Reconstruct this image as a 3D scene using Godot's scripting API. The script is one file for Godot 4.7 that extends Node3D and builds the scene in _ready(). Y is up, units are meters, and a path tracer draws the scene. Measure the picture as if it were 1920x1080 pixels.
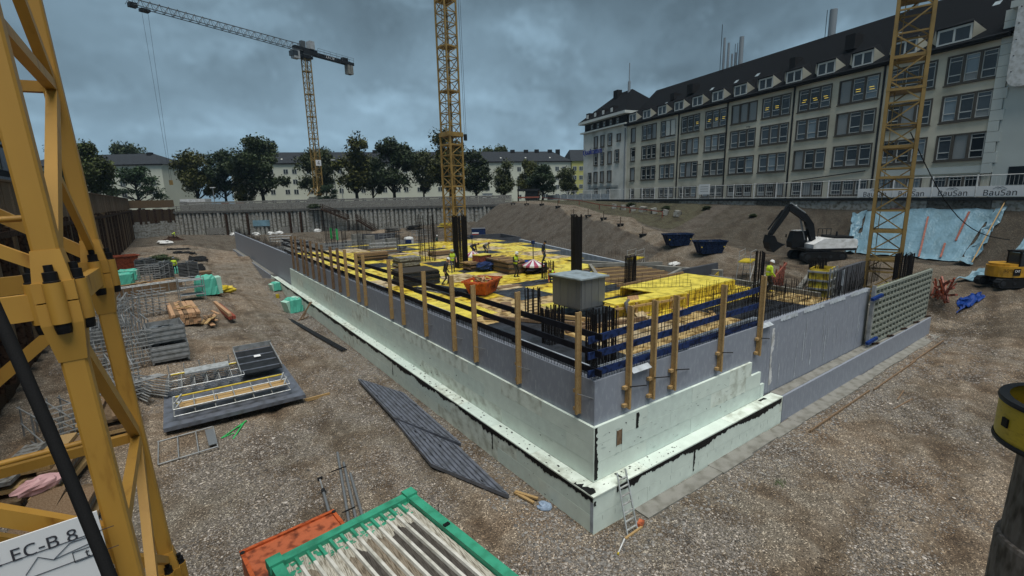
extends Node3D
# A building site in a pit between old office blocks, under a dark overcast sky. Metres, y up; the pit floor is y = 0.
# x runs along the front edge of the new basement, -z along its left edge; the near corner of its base slab is the origin.

class MB:
	# collects faces of one mesh; flat normals unless given. Corners counter-clockwise seen from outside.
	var v := PackedVector3Array()
	var n := PackedVector3Array()
	var c := PackedColorArray()
	var uv := PackedVector2Array()
	var col := Color(1, 1, 1)
	func tri(a: Vector3, b: Vector3, d: Vector3) -> void:
		var m := (b - a).cross(d - a).normalized()
		v.append_array([a, d, b]); n.append_array([m, m, m]); c.append_array([col, col, col])
	func quad(a: Vector3, b: Vector3, d: Vector3, e: Vector3) -> void:
		tri(a, b, d); tri(a, d, e)
	func smooth_tri(a: Vector3, b: Vector3, d: Vector3, na: Vector3, nb: Vector3, nd: Vector3) -> void:
		v.append_array([a, d, b]); n.append_array([na, nd, nb]); c.append_array([col, col, col])
	func box(at: Vector3, s: Vector3, r := Basis()) -> void:
		hex(at, s, s, r)
	func hex(at: Vector3, lo: Vector3, hi: Vector3, r := Basis()) -> void:
		# box whose top face may differ in x and z from its bottom face
		var p := []
		for k in 8:
			var w := hi if k >= 4 else lo
			p.append(at + r * Vector3((-0.5 if k % 4 in [0, 3] else 0.5) * w.x, (0.5 if k >= 4 else -0.5) * lo.y, (0.5 if k % 4 < 2 else -0.5) * w.z))
		quad(p[0], p[1], p[5], p[4]); quad(p[1], p[2], p[6], p[5]); quad(p[2], p[3], p[7], p[6]); quad(p[3], p[0], p[4], p[7]); quad(p[4], p[5], p[6], p[7]); quad(p[3], p[2], p[1], p[0])
	func bar(a: Vector3, b: Vector3, w: float, h: float) -> void:
		var z := (b - a).normalized()
		var up := Vector3.UP if absf(z.y) < 0.95 else Vector3.RIGHT
		var x := up.cross(z).normalized()
		box((a + b) / 2, Vector3(w, h, a.distance_to(b)), Basis(x, z.cross(x), z))
	func tube(a: Vector3, b: Vector3, r0: float, r1 := -1.0, k := 8, cap := true) -> void:
		if r1 < 0: r1 = r0
		var z := (b - a).normalized()
		var x := (Vector3.UP if absf(z.y) < 0.95 else Vector3.RIGHT).cross(z).normalized()
		var y := z.cross(x)
		for i in k:
			var d0 := x * cos(TAU * i / k) + y * sin(TAU * i / k)
			var d1 := x * cos(TAU * (i + 1) / k) + y * sin(TAU * (i + 1) / k)
			smooth_tri(a + d0 * r0, a + d1 * r0, b + d1 * r1, d0, d1, d1)
			smooth_tri(a + d0 * r0, b + d1 * r1, b + d0 * r1, d0, d1, d0)
			if cap:
				tri(b, b + d0 * r1, b + d1 * r1); tri(a, a + d1 * r0, a + d0 * r0)
	func ext(poly: PackedVector2Array, t0: float, t1: float, t := Transform3D()) -> void:
		# polygon in the local xy plane drawn out along local z from t0 to t1
		if Geometry2D.is_polygon_clockwise(poly):
			poly = poly.duplicate(); poly.reverse()
		var ix := Geometry2D.triangulate_polygon(poly)
		var f := func(i: int, z: float) -> Vector3: return t * Vector3(poly[i].x, poly[i].y, z)
		for i in range(0, ix.size(), 3):
			var o := [ix[i], ix[i + 1], ix[i + 2]]
			if (poly[o[1]] - poly[o[0]]).cross(poly[o[2]] - poly[o[0]]) < 0: o.reverse()
			tri(f.call(o[0], t1), f.call(o[1], t1), f.call(o[2], t1))
			tri(f.call(o[2], t0), f.call(o[1], t0), f.call(o[0], t0))
		for i in poly.size():
			var j := (i + 1) % poly.size()
			quad(f.call(i, t0), f.call(j, t0), f.call(j, t1), f.call(i, t1))
	func slab(poly: PackedVector2Array, y0: float, y1: float) -> void:
		# polygon of (x, z) standing from y0 to y1
		var q := PackedVector2Array()
		for p in poly: q.append(Vector2(p.x, -p.y))
		ext(q, y0, y1, Transform3D(Basis(Vector3.RIGHT, Vector3.FORWARD, Vector3.UP), Vector3.ZERO))
	func lathe(prof: PackedVector2Array, k := 16, at := Vector3.ZERO, r := Basis()) -> void:
		# (radius, height) turned round the local y axis
		for i in prof.size() - 1:
			var a := prof[i]
			var b := prof[i + 1]
			var m := Vector2(b.y - a.y, a.x - b.x).normalized()
			for j in k:
				var d0 := Vector3(cos(TAU * j / k), 0, -sin(TAU * j / k))
				var d1 := Vector3(cos(TAU * (j + 1) / k), 0, -sin(TAU * (j + 1) / k))
				var n0 := r * (d0 * m.x + Vector3.UP * m.y)
				var n1 := r * (d1 * m.x + Vector3.UP * m.y)
				var p := [at + r * (d0 * a.x + Vector3.UP * a.y), at + r * (d1 * a.x + Vector3.UP * a.y), at + r * (d1 * b.x + Vector3.UP * b.y), at + r * (d0 * b.x + Vector3.UP * b.y)]
				smooth_tri(p[0], p[1], p[2], n0, n1, n1); smooth_tri(p[0], p[2], p[3], n0, n1, n0)
	func mesh() -> ArrayMesh:
		var a := []
		a.resize(Mesh.ARRAY_MAX)
		a[Mesh.ARRAY_VERTEX] = v; a[Mesh.ARRAY_NORMAL] = n; a[Mesh.ARRAY_COLOR] = c
		if uv.size() == v.size(): a[Mesh.ARRAY_TEX_UV] = uv
		var m := ArrayMesh.new()
		m.add_surface_from_arrays(Mesh.PRIMITIVE_TRIANGLES, a)
		return m

const CAM := Vector3(-9.06, 10.0, 8.83)
var rng := RandomNumberGenerator.new()
var M := {}            # materials
var TX := {}           # textures
var unit_box: ArrayMesh
var unit_rod: ArrayMesh
var names := {}
var hf := PackedFloat32Array()   # ground heights
const GX := -20.0
const GZ := -150.0
const GS := 0.25
const GNX := 400
const GNZ := 700

# ---------------------------------------------------------------- helpers
func numbered(called: String) -> String:
	names[called] = names.get(called, 0) + 1
	return called if names[called] == 1 else "%s_%03d" % [called, names[called] - 1]
func meta(o: Node, label: String, category: String, group := "") -> Node:
	o.set_meta("label", label); o.set_meta("category", category)
	if group: o.set_meta("group", group)
	return o
func thing(called: String, label: String, category: String, at := Vector3.ZERO, turn := 0.0, group := "") -> Node3D:
	var o := Node3D.new()
	o.name = numbered(called); add_child(o)
	o.position = at; o.rotation.y = turn
	meta(o, label, category, group)
	return o
func part(parent: Node, called: String, m: Variant, mat: String, t := Transform3D()) -> MeshInstance3D:
	var o := MeshInstance3D.new()
	o.name = called if parent != self else numbered(called)
	o.mesh = m.mesh() if m is MB else m
	o.material_override = M[mat]
	o.transform = t
	parent.add_child(o, true)
	return o
func pbox(parent: Node, called: String, mat: String, at: Vector3, size: Vector3, r := Basis()) -> MeshInstance3D:
	return part(parent, called, unit_box, mat, Transform3D(r * Basis.from_scale(size), at))
func aim(a: Vector3, b: Vector3) -> Basis:
	var z := (b - a).normalized()
	var x := (Vector3.UP if absf(z.y) < 0.95 else Vector3.RIGHT).cross(z).normalized()
	return Basis(x, z.cross(x), z)
func bar(parent: Node, called: String, mat: String, a: Vector3, b: Vector3, w: float, h := -1.0) -> MeshInstance3D:
	return pbox(parent, called, mat, (a + b) / 2, Vector3(w, w if h < 0 else h, a.distance_to(b)), aim(a, b))
func rod(parent: Node, called: String, mat: String, a: Vector3, b: Vector3, r: float) -> MeshInstance3D:
	return part(parent, called, unit_rod, mat, Transform3D(aim(a, b) * Basis.from_scale(Vector3(r, r, a.distance_to(b))), (a + b) / 2))
func struct(called: String, m: Variant, mat: String) -> MeshInstance3D:
	var o := part(self, called, m, mat)
	o.set_meta("kind", "structure")
	return o
func stuff(o: Node) -> Node:
	o.set_meta("kind", "stuff")
	return o
func copy(o: Node3D, label: String, at: Vector3, turn := 0.0) -> Node3D:
	var c := o.duplicate() as Node3D
	var base := String(o.name)
	if base.length() > 4 and base[-4] == "_" and base.right(3).is_valid_int(): base = base.left(-4)
	c.name = numbered(base); add_child(c)
	c.position = at; c.rotation.y = turn
	c.set_meta("label", label)
	return c
func rr(a: float, b: float) -> float: return rng.randf_range(a, b)
func ry(a: float) -> Basis: return Basis(Vector3.UP, a)

# ---------------------------------------------------------------- textures and materials
func noise_tex(key: String, freq: float, lo: float, hi: float, oct := 4, kind := FastNoiseLite.TYPE_SIMPLEX_SMOOTH, size := 512, seed_ := 1) -> void:
	var f := FastNoiseLite.new()
	f.noise_type = kind; f.frequency = freq; f.fractal_octaves = oct; f.seed = seed_
	var t := NoiseTexture2D.new()
	t.width = size; t.height = size; t.seamless = true; t.noise = f; t.normalize = true
	var g := Gradient.new()
	g.set_color(0, Color(lo, lo, lo)); g.set_color(1, Color(hi, hi, hi))
	t.color_ramp = g
	TX[key] = t
func ramp_tex(key: String, freq: float, stops: Array, oct := 4, kind := FastNoiseLite.TYPE_SIMPLEX_SMOOTH, size := 512, seed_ := 1, cell := -1) -> void:
	noise_tex(key, freq, 0, 1, oct, kind, size, seed_)
	var t: NoiseTexture2D = TX[key]
	if cell >= 0:
		(t.noise as FastNoiseLite).cellular_return_type = cell
		(t.noise as FastNoiseLite).fractal_type = FastNoiseLite.FRACTAL_NONE
	var g := Gradient.new()
	g.offsets = PackedFloat32Array(stops.map(func(s): return s[0]))
	g.colors = PackedColorArray(stops.map(func(s): return s[1]))
	t.color_ramp = g
func mat(key: String, linear: Color, rough := 0.8, tex := "", sc := Vector3.ONE, metal := 0.0, bump := "", bump_cm := 0.0) -> StandardMaterial3D:
	var m := StandardMaterial3D.new()
	m.resource_name = key
	m.albedo_color = linear.linear_to_srgb()
	m.roughness = rough; m.metallic = metal
	if linear.get_luminance() < 0.06 and not key.begins_with("glass") and not key.begins_with("house_g"): m.metallic_specular = 0.22
	m.vertex_color_use_as_albedo = false
	if tex or bump:
		m.uv1_triplanar = true; m.uv1_world_triplanar = true
		m.uv1_scale = sc * {"stain": 0.3, "dirty": 0.45, "rust": 0.4, "soft": 0.3, "splash": 0.6, "wetwood": 0.35, "paint": 0.7, "blotch": 0.4}.get(tex, 1.0)
	if tex: m.albedo_texture = TX[tex]
	if bump:
		m.heightmap_enabled = true; m.heightmap_texture = TX[bump]; m.heightmap_scale = bump_cm
	M[key] = m
	return m
func vmat(key: String, rough := 0.8, tex := "", sc := Vector3.ONE) -> StandardMaterial3D:
	var m := mat(key, Color(1, 1, 1), rough, tex, sc)
	m.vertex_color_use_as_albedo = true
	return m
func make_materials() -> void:
	noise_tex("grain", 0.06, 0.72, 1.0, 5)
	noise_tex("blotch", 0.012, 0.62, 1.0, 5, FastNoiseLite.TYPE_SIMPLEX_SMOOTH, 512, 7)
	noise_tex("soft", 0.02, 0.93, 1.0, 4, FastNoiseLite.TYPE_SIMPLEX_SMOOTH, 512, 9)
	noise_tex("height", 0.08, 0.0, 1.0, 4, FastNoiseLite.TYPE_SIMPLEX_SMOOTH, 512, 3)
	ramp_tex("dirty", 0.02, [[0.0, Color(0.45, 0.41, 0.37)], [0.36, Color(0.78, 0.75, 0.71)], [0.52, Color(0.95, 0.95, 0.94)], [1.0, Color(1, 1, 1)]], 6, FastNoiseLite.TYPE_SIMPLEX_SMOOTH, 512, 21)
	ramp_tex("stain", 0.012, [[0.0, Color(0.74, 0.73, 0.71)], [0.35, Color(0.9, 0.9, 0.89)], [0.55, Color(0.97, 0.97, 0.97)], [0.8, Color(1, 1, 1)]], 6, FastNoiseLite.TYPE_SIMPLEX_SMOOTH, 512, 33)
	ramp_tex("splash", 0.018, [[0.0, Color(0.91, 0.91, 0.92)], [0.6, Color(0.94, 0.94, 0.95)], [0.72, Color(1, 1, 1)], [0.78, Color(1, 1, 1)], [0.84, Color(0.95, 0.95, 0.95)]], 5, FastNoiseLite.TYPE_SIMPLEX_SMOOTH, 512, 41)
	ramp_tex("rust", 0.03, [[0.0, Color(0.3, 0.17, 0.1)], [0.3, Color(0.45, 0.28, 0.18)], [0.42, Color(0.85, 0.83, 0.8)], [1.0, Color(1, 1, 1)]], 6, FastNoiseLite.TYPE_SIMPLEX_SMOOTH, 512, 51)
	ramp_tex("pebble", 0.055, [[0.0, Color(0.22, 0.21, 0.2)], [0.25, Color(0.54, 0.52, 0.49)], [0.5, Color(0.42, 0.4, 0.38)], [0.7, Color(0.64, 0.61, 0.57)], [0.86, Color(0.48, 0.46, 0.44)], [0.95, Color(0.88, 0.86, 0.82)], [1.0, Color(0.95, 0.93, 0.9)]], 1, FastNoiseLite.TYPE_CELLULAR, 1024, 5, FastNoiseLite.RETURN_CELL_VALUE)
	ramp_tex("pebble_h", 0.055, [[0.0, Color(1, 1, 1)], [0.6, Color(0.55, 0.55, 0.55)], [1.0, Color(0, 0, 0)]], 1, FastNoiseLite.TYPE_CELLULAR, 1024, 5, FastNoiseLite.RETURN_DISTANCE)
	ramp_tex("earth", 0.009, [[0.0, Color(0.5, 0.44, 0.38)], [0.3, Color(0.76, 0.7, 0.63)], [0.48, Color(0.9, 0.86, 0.81)], [0.62, Color(0.98, 0.96, 0.93)], [0.8, Color(0.82, 0.79, 0.75)], [1.0, Color(1.0, 0.99, 0.98)]], 6, FastNoiseLite.TYPE_SIMPLEX_SMOOTH, 1024, 13)
	ramp_tex("slopes", 0.03, [[0.0, Color(0.6, 0.58, 0.55)], [0.45, Color(0.82, 0.81, 0.8)], [0.6, Color(1, 1, 1)], [1.0, Color(0.9, 0.89, 0.87)]], 4, FastNoiseLite.TYPE_SIMPLEX_SMOOTH, 512, 15)
	ramp_tex("wood", 0.02, [[0.0, Color(0.62, 0.52, 0.42)], [0.5, Color(0.9, 0.86, 0.8)], [1.0, Color(1, 1, 1)]], 5, FastNoiseLite.TYPE_SIMPLEX_SMOOTH, 512, 17)
	ramp_tex("wetwood", 0.014, [[0.0, Color(0.42, 0.36, 0.28)], [0.35, Color(0.72, 0.67, 0.58)], [0.52, Color(0.95, 0.93, 0.9)], [1.0, Color(1, 1, 1)]], 5, FastNoiseLite.TYPE_SIMPLEX_SMOOTH, 512, 19)
	ramp_tex("streak", 0.03, [[0.0, Color(0.35, 0.33, 0.3)], [0.4, Color(0.75, 0.73, 0.7)], [0.6, Color(1, 1, 1)], [1.0, Color(0.9, 0.88, 0.85)]], 5, FastNoiseLite.TYPE_SIMPLEX_SMOOTH, 512, 71)
	ramp_tex("paint", 0.02, [[0.0, Color(0.55, 0.42, 0.3)], [0.16, Color(0.86, 0.83, 0.78)], [0.3, Color(0.96, 0.95, 0.94)], [1.0, Color(1, 1, 1)]], 6, FastNoiseLite.TYPE_SIMPLEX_SMOOTH, 512, 81)
	noise_tex("wet", 0.012, 0.12, 0.75, 4, FastNoiseLite.TYPE_SIMPLEX_SMOOTH, 512, 29)
	ramp_tex("tiles", 0.05, [[0.0, Color(0.7, 0.7, 0.72)], [1.0, Color(1, 1, 1)]], 3, FastNoiseLite.TYPE_CELLULAR, 512, 61, FastNoiseLite.RETURN_CELL_VALUE)
	var wood_s := Vector3(1.6, 0.4, 1.6)
	# the site
	mat("xps", Color(0.7, 0.8, 0.735), 0.7, "soft", Vector3(0.5, 0.5, 0.5))
	mat("xps_b", Color(0.66, 0.77, 0.715), 0.75, "soft", Vector3(0.8, 0.8, 0.8))
	mat("xps_c", Color(0.74, 0.82, 0.75), 0.7, "stain", Vector3(0.8, 0.8, 0.8))
	mat("bitumen", Color(0.012, 0.012, 0.013), 0.45, "", Vector3.ONE, 0.0, "height", 0.8)
	M.bitumen.uv1_scale = Vector3(3, 3, 3)
	mat("grey_coat", Color(0.29, 0.32, 0.375), 0.55, "splash", Vector3(0.9, 0.28, 0.9))
	mat("grey_edge", Color(0.52, 0.57, 0.63), 0.5, "stain", Vector3(1, 1, 1))
	mat("dark_coat", Color(0.07, 0.075, 0.09), 0.6, "stain", Vector3(0.4, 0.4, 0.4))
	mat("pale_wall", Color(0.38, 0.43, 0.5), 0.7, "stain", Vector3(0.6, 0.6, 0.6))
	mat("concrete", Color(0.24, 0.235, 0.215), 0.85, "stain", Vector3(0.8, 0.8, 0.8))
	mat("concrete_dark", Color(0.13, 0.13, 0.125), 0.75, "blotch", Vector3(0.3, 0.3, 0.3))
	mat("pile", Color(0.34, 0.345, 0.335), 0.9, "dirty", Vector3(0.35, 0.35, 0.35), 0.0, "height", 2.0)
	mat("pile_dark", Color(0.11, 0.108, 0.1), 0.9, "dirty", Vector3(0.5, 0.5, 0.5), 0.0, "height", 3.0)
	mat("lagging", Color(0.075, 0.055, 0.04), 0.9, "wood", Vector3(0.5, 2.5, 0.5), 0.0, "height", 1.0)
	mat("lagging_pale", Color(0.17, 0.125, 0.08), 0.9, "wood", Vector3(0.6, 2.5, 0.6))
	mat("rust_steel", Color(0.06, 0.036, 0.025), 0.8, "rust", Vector3(0.6, 0.6, 0.6))
	mat("rebar", Color(0.022, 0.02, 0.021), 0.6, "grain", Vector3(2, 2, 2))
	mat("timber", Color(0.52, 0.38, 0.19), 0.75, "wood", Vector3(6, 0.7, 6))
	mat("timber_old", Color(0.25, 0.18, 0.12), 0.85, "wood", wood_s)
	mat("timber_pink", Color(0.6, 0.40, 0.26), 0.75, "wood", wood_s)
	mat("timber_red", Color(0.36, 0.08, 0.05), 0.7, "wood", wood_s)
	mat("ply_yellow", Color(0.74, 0.58, 0.06), 0.4, "wetwood", Vector3(0.5, 0.5, 0.5))
	mat("ply_yellow_b", Color(0.82, 0.68, 0.1), 0.45, "stain", Vector3(0.7, 0.7, 0.7))
	mat("ply_ochre", Color(0.56, 0.42, 0.2), 0.35, "wetwood", Vector3(0.6, 0.6, 0.6))
	mat("ply_pale", Color(0.6, 0.5, 0.33), 0.3, "wetwood", Vector3(0.4, 0.4, 0.4))
	mat("ply_black", Color(0.035, 0.04, 0.05), 0.35, "stain", Vector3(0.7, 0.7, 0.7))
	mat("ply_edge", Color(0.05, 0.045, 0.04), 0.8)
	for k in ["ply_yellow", "ply_yellow_b", "ply_ochre", "ply_pale", "ply_black"]:
		M[k].roughness = 1.0; M[k].roughness_texture = TX.wet
	mat("rail_black", Color(0.014, 0.015, 0.022), 0.5, "stain", Vector3(1, 1, 1))
	mat("rail_blue", Color(0.02, 0.04, 0.13), 0.45, "dirty", Vector3(0.8, 0.8, 0.8))
	mat("galv", Color(0.4, 0.42, 0.44), 0.42, "grain", Vector3(1.5, 1.5, 1.5), 0.6)
	mat("galv_dull", Color(0.33, 0.345, 0.36), 0.55, "stain", Vector3(1.2, 1.2, 1.2), 0.25)
	mat("alu", Color(0.6, 0.62, 0.63), 0.4, "stain", Vector3(2, 2, 2), 0.5)
	mat("steel_blue", Color(0.2, 0.22, 0.27), 0.5, "stain", Vector3(1, 1, 1), 0.5)
	mat("steel_lid", Color(0.42, 0.5, 0.55), 0.4, "stain", Vector3(1, 1, 1), 0.3)
	mat("dark_steel", Color(0.03, 0.033, 0.038), 0.5, "stain", Vector3(1, 1, 1), 0.2)
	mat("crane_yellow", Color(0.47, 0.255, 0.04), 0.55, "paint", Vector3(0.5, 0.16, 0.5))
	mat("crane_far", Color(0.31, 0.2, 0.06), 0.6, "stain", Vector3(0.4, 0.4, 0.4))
	mat("crane_backlit_grey", Color(0.09, 0.1, 0.11), 0.55, "stain", Vector3(0.5, 0.5, 0.5))  # backlit silhouette of the jib is put into this dark colour
	mat("crane_white", Color(0.4, 0.42, 0.44), 0.5, "stain", Vector3(0.5, 0.5, 0.5))
	mat("sign_yellow", Color(0.62, 0.45, 0.03), 0.5, "paint", Vector3(3.5, 6.0, 3.5))
	mat("yellow", Color(0.66, 0.5, 0.03), 0.5, "stain", Vector3(2, 2, 2))
	mat("black", Color(0.012, 0.012, 0.013), 0.5)
	mat("rubber", Color(0.018, 0.018, 0.019), 0.8, "grain", Vector3(3, 3, 3))
	mat("excavator_black", Color(0.014, 0.015, 0.017), 0.35)
	mat("excavator_white", Color(0.85, 0.86, 0.88), 0.35, "stain", Vector3(0.8, 0.8, 0.8))
	mat("cat_yellow", Color(0.55, 0.29, 0.02), 0.4, "stain", Vector3(1, 1, 1))
	mat("skip_blue", Color(0.018, 0.04, 0.115), 0.45, "rust", Vector3(0.7, 0.7, 0.7))
	mat("orange", Color(0.55, 0.11, 0.025), 0.55, "dirty", Vector3(0.9, 0.9, 0.9))
	mat("orange_dark", Color(0.33, 0.07, 0.025), 0.6, "dirty", Vector3(0.7, 0.7, 0.7))
	mat("orange_rust", Color(0.52, 0.13, 0.05), 0.6, "dirty", Vector3(0.7, 0.7, 0.7))
	mat("green_frame", Color(0.04, 0.33, 0.2), 0.55, "stain", Vector3(1.5, 1.5, 1.5))
	mat("rib_white", Color(0.66, 0.65, 0.6), 0.6, "stain", Vector3(1.5, 1.5, 1.5))
	mat("roof_dirt_0", Color(0.5, 0.48, 0.42), 0.7, "streak", Vector3(3.5, 3.5, 0.22))
	mat("roof_dirt_1", Color(0.25, 0.21, 0.16), 0.8, "streak", Vector3(3.5, 3.5, 0.22))
	mat("roof_dirt_2", Color(0.075, 0.066, 0.058), 0.8, "streak", Vector3(3.5, 3.5, 0.22))
	mat("post_concrete", Color(0.2, 0.175, 0.16), 0.85, "streak", Vector3(1.5, 0.35, 1.5))
	mat("steel_box", Color(0.17, 0.185, 0.2), 0.45, "soft", Vector3(3, 0.4, 3), 0.3)
	mat("parasol_red", Color(0.3, 0.05, 0.1), 0.7)
	mat("form_green", Color(0.05, 0.06, 0.03), 0.6, "dirty", Vector3(1, 1, 1))
	mat("ply_yellow_dim", Color(0.42, 0.4, 0.05), 0.5, "dirty", Vector3(1, 1, 1))
	mat("form_steel", Color(0.3, 0.34, 0.31), 0.6, "dirty", Vector3(1.5, 1.5, 1.5))
	mat("clamp_blue", Color(0.01, 0.035, 0.16), 0.5)
	mat("teal", Color(0.1, 0.5, 0.38), 0.5, "soft", Vector3(1, 1, 1))
	mat("teal_pale", Color(0.4, 0.66, 0.56), 0.6, "soft", Vector3(1, 1, 1))
	mat("tarp_blue", Color(0.19, 0.33, 0.425), 0.42, "stain", Vector3(0.35, 0.35, 0.35), 0.0, "height", 4.0)
	mat("tarp_deep", Color(0.012, 0.045, 0.22), 0.45)
	mat("white", Color(0.7, 0.71, 0.72), 0.6, "stain", Vector3(1, 1, 1))
	mat("paper", Color(0.75, 0.76, 0.78), 0.6)
	mat("print_grey", Color(0.42, 0.48, 0.45), 0.8)
	mat("ink", Color(0.05, 0.05, 0.06), 0.7)
	mat("red", Color(0.42, 0.03, 0.025), 0.55)
	mat("red_rail", Color(0.3, 0.085, 0.055), 0.6, "dirty", Vector3(1, 1, 1))
	mat("green_bright", Color(0.03, 0.4, 0.1), 0.5)
	mat("grass", Color(0.06, 0.13, 0.025), 0.8)
	mat("bag_blue", Color(0.25, 0.33, 0.45), 0.4)
	mat("foil_pink", Color(0.6, 0.35, 0.36), 0.5)
	mat("rock", Color(0.2, 0.18, 0.165), 0.9, "grain", Vector3(2, 2, 2), 0.0, "height", 1.0)
	mat("glass", Color(0.02, 0.026, 0.032), 0.08)
	mat("glass_blind", Color(0.28, 0.3, 0.31), 0.5, "soft", Vector3(0.2, 8, 0.2))
	# the buildings
	mat("facade", Color(0.68, 0.64, 0.53), 0.9, "stain", Vector3(0.1, 0.1, 0.1))
	mat("facade_pale", Color(0.72, 0.72, 0.68), 0.9, "stain", Vector3(0.1, 0.1, 0.1))
	mat("facade_white", Color(0.58, 0.62, 0.6), 0.85, "soft", Vector3(0.1, 0.1, 0.1))
	mat("window_frame", Color(0.075, 0.066, 0.055), 0.7)
	mat("sash", Color(0.55, 0.57, 0.56), 0.6)
	mat("roof", Color(0.011, 0.013, 0.016), 0.95, "tiles", Vector3(0.8, 0.8, 0.8), 0.0, "height", 2.0)
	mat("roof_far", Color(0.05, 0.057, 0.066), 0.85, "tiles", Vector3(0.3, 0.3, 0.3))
	mat("glass_painted_sky", Color(0.2, 0.25, 0.29), 0.15)  # pale pane colour stands in for sky reflections and blinds
	mat("glass_mid", Color(0.06, 0.075, 0.09), 0.1)
	mat("attic", Color(0.02, 0.02, 0.022), 0.8)
	mat("chimney", Color(0.22, 0.25, 0.28), 0.6)
	mat("house", Color(0.6, 0.62, 0.52), 0.9, "soft", Vector3(0.05, 0.05, 0.05))
	mat("house_yellow", Color(0.42, 0.41, 0.14), 0.9)
	mat("house_glass", Color(0.035, 0.045, 0.05), 0.15)
	mat("house_frame", Color(0.5, 0.52, 0.5), 0.7)
	mat("bark", Color(0.035, 0.03, 0.026), 0.9)
	mat("street", Color(0.09, 0.09, 0.09), 0.85, "stain", Vector3(0.2, 0.2, 0.2))
	mat("boards_grey", Color(0.24, 0.24, 0.235), 0.85, "dirty", Vector3(0.8, 0.8, 0.8))
	mat("letters_blue", Color(0.015, 0.035, 0.3), 0.5)
	var lm := mat("leaf", Color(1, 1, 1), 0.7)
	lm.vertex_color_use_as_albedo = true
	lm.backlight_enabled = true; lm.backlight = Color(0.25, 0.3, 0.12)
	for q in [["leaf_b", Color(1.0, 0.95, 0.6)], ["leaf_c", Color(0.7, 0.8, 0.75)]]:
		var l2 := lm.duplicate() as StandardMaterial3D
		l2.resource_name = q[0]; l2.albedo_color = q[1]
		M[q[0]] = l2
	vmat("person", 0.8)
	vmat("stones", 0.85)
	var lamp := mat("lit_lamp", Color(0.5, 0.45, 0.2), 0.5)
	lamp.emission_enabled = true; lamp.emission = Color(1.0, 0.86, 0.3); lamp.emission_energy_multiplier = 0.35
	# the ground: pebbles with large patches of earth laid over them
	var g := StandardMaterial3D.new()
	g.resource_name = "gravel"
	g.vertex_color_use_as_albedo = true
	g.albedo_texture = TX.pebble; g.roughness = 0.92
	g.uv1_triplanar = true; g.uv1_world_triplanar = true; g.uv1_scale = Vector3(0.6, 0.6, 0.6)
	g.heightmap_enabled = true; g.heightmap_texture = TX.pebble_h; g.heightmap_scale = 2.5
	g.detail_enabled = true; g.detail_albedo = TX.earth; g.detail_blend_mode = BaseMaterial3D.BLEND_MODE_MUL
	g.detail_uv_layer = BaseMaterial3D.DETAIL_UV_2
	g.uv2_triplanar = true; g.uv2_world_triplanar = true; g.uv2_scale = Vector3(0.045, 0.045, 0.045)
	M["gravel"] = g

# ---------------------------------------------------------------- camera, sky, light
func make_view() -> void:
	var cam := Camera3D.new()
	cam.name = "camera"
	add_child(cam)
	cam.transform = Transform3D(Basis(Vector3(0.81204, -0.0221, 0.58318), Vector3(0.12833, 0.98159, -0.14148), Vector3(-0.56932, 0.18973, 0.79992)), CAM)
	cam.fov = 62.85; cam.near = 0.05; cam.far = 3000.0
	cam.current = true
	var env := Environment.new()
	env.background_mode = Environment.BG_SKY
	env.tonemap_mode = Environment.TONE_MAPPER_LINEAR
	env.tonemap_exposure = 2.2
	env.sdfgi_enabled = true; env.ssao_enabled = true; env.ssil_enabled = true
	env.fog_enabled = true; env.fog_density = 0.00015; env.fog_light_color = Color(0.42, 0.5, 0.56)
	var p := PanoramaSkyMaterial.new()
	p.panorama = ImageTexture.create_from_image(sky_image())
	var sky := Sky.new()
	sky.sky_material = p
	env.sky = sky
	env.background_energy_multiplier = 1.0
	var we := WorldEnvironment.new()
	we.name = "world_environment"
	we.environment = env
	add_child(we)
	var sun := DirectionalLight3D.new()
	sun.name = "overcast_sun"
	sun.light_energy = 0.5; sun.light_angular_distance = 42.0
	sun.light_color = Color(1.0, 0.985, 0.95)
	sun.shadow_enabled = true
	add_child(sun)
	sun.look_at_from_position(Vector3(-0.1, 1.0, 0.32) * 50.0, Vector3.ZERO, Vector3.FORWARD)
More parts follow.
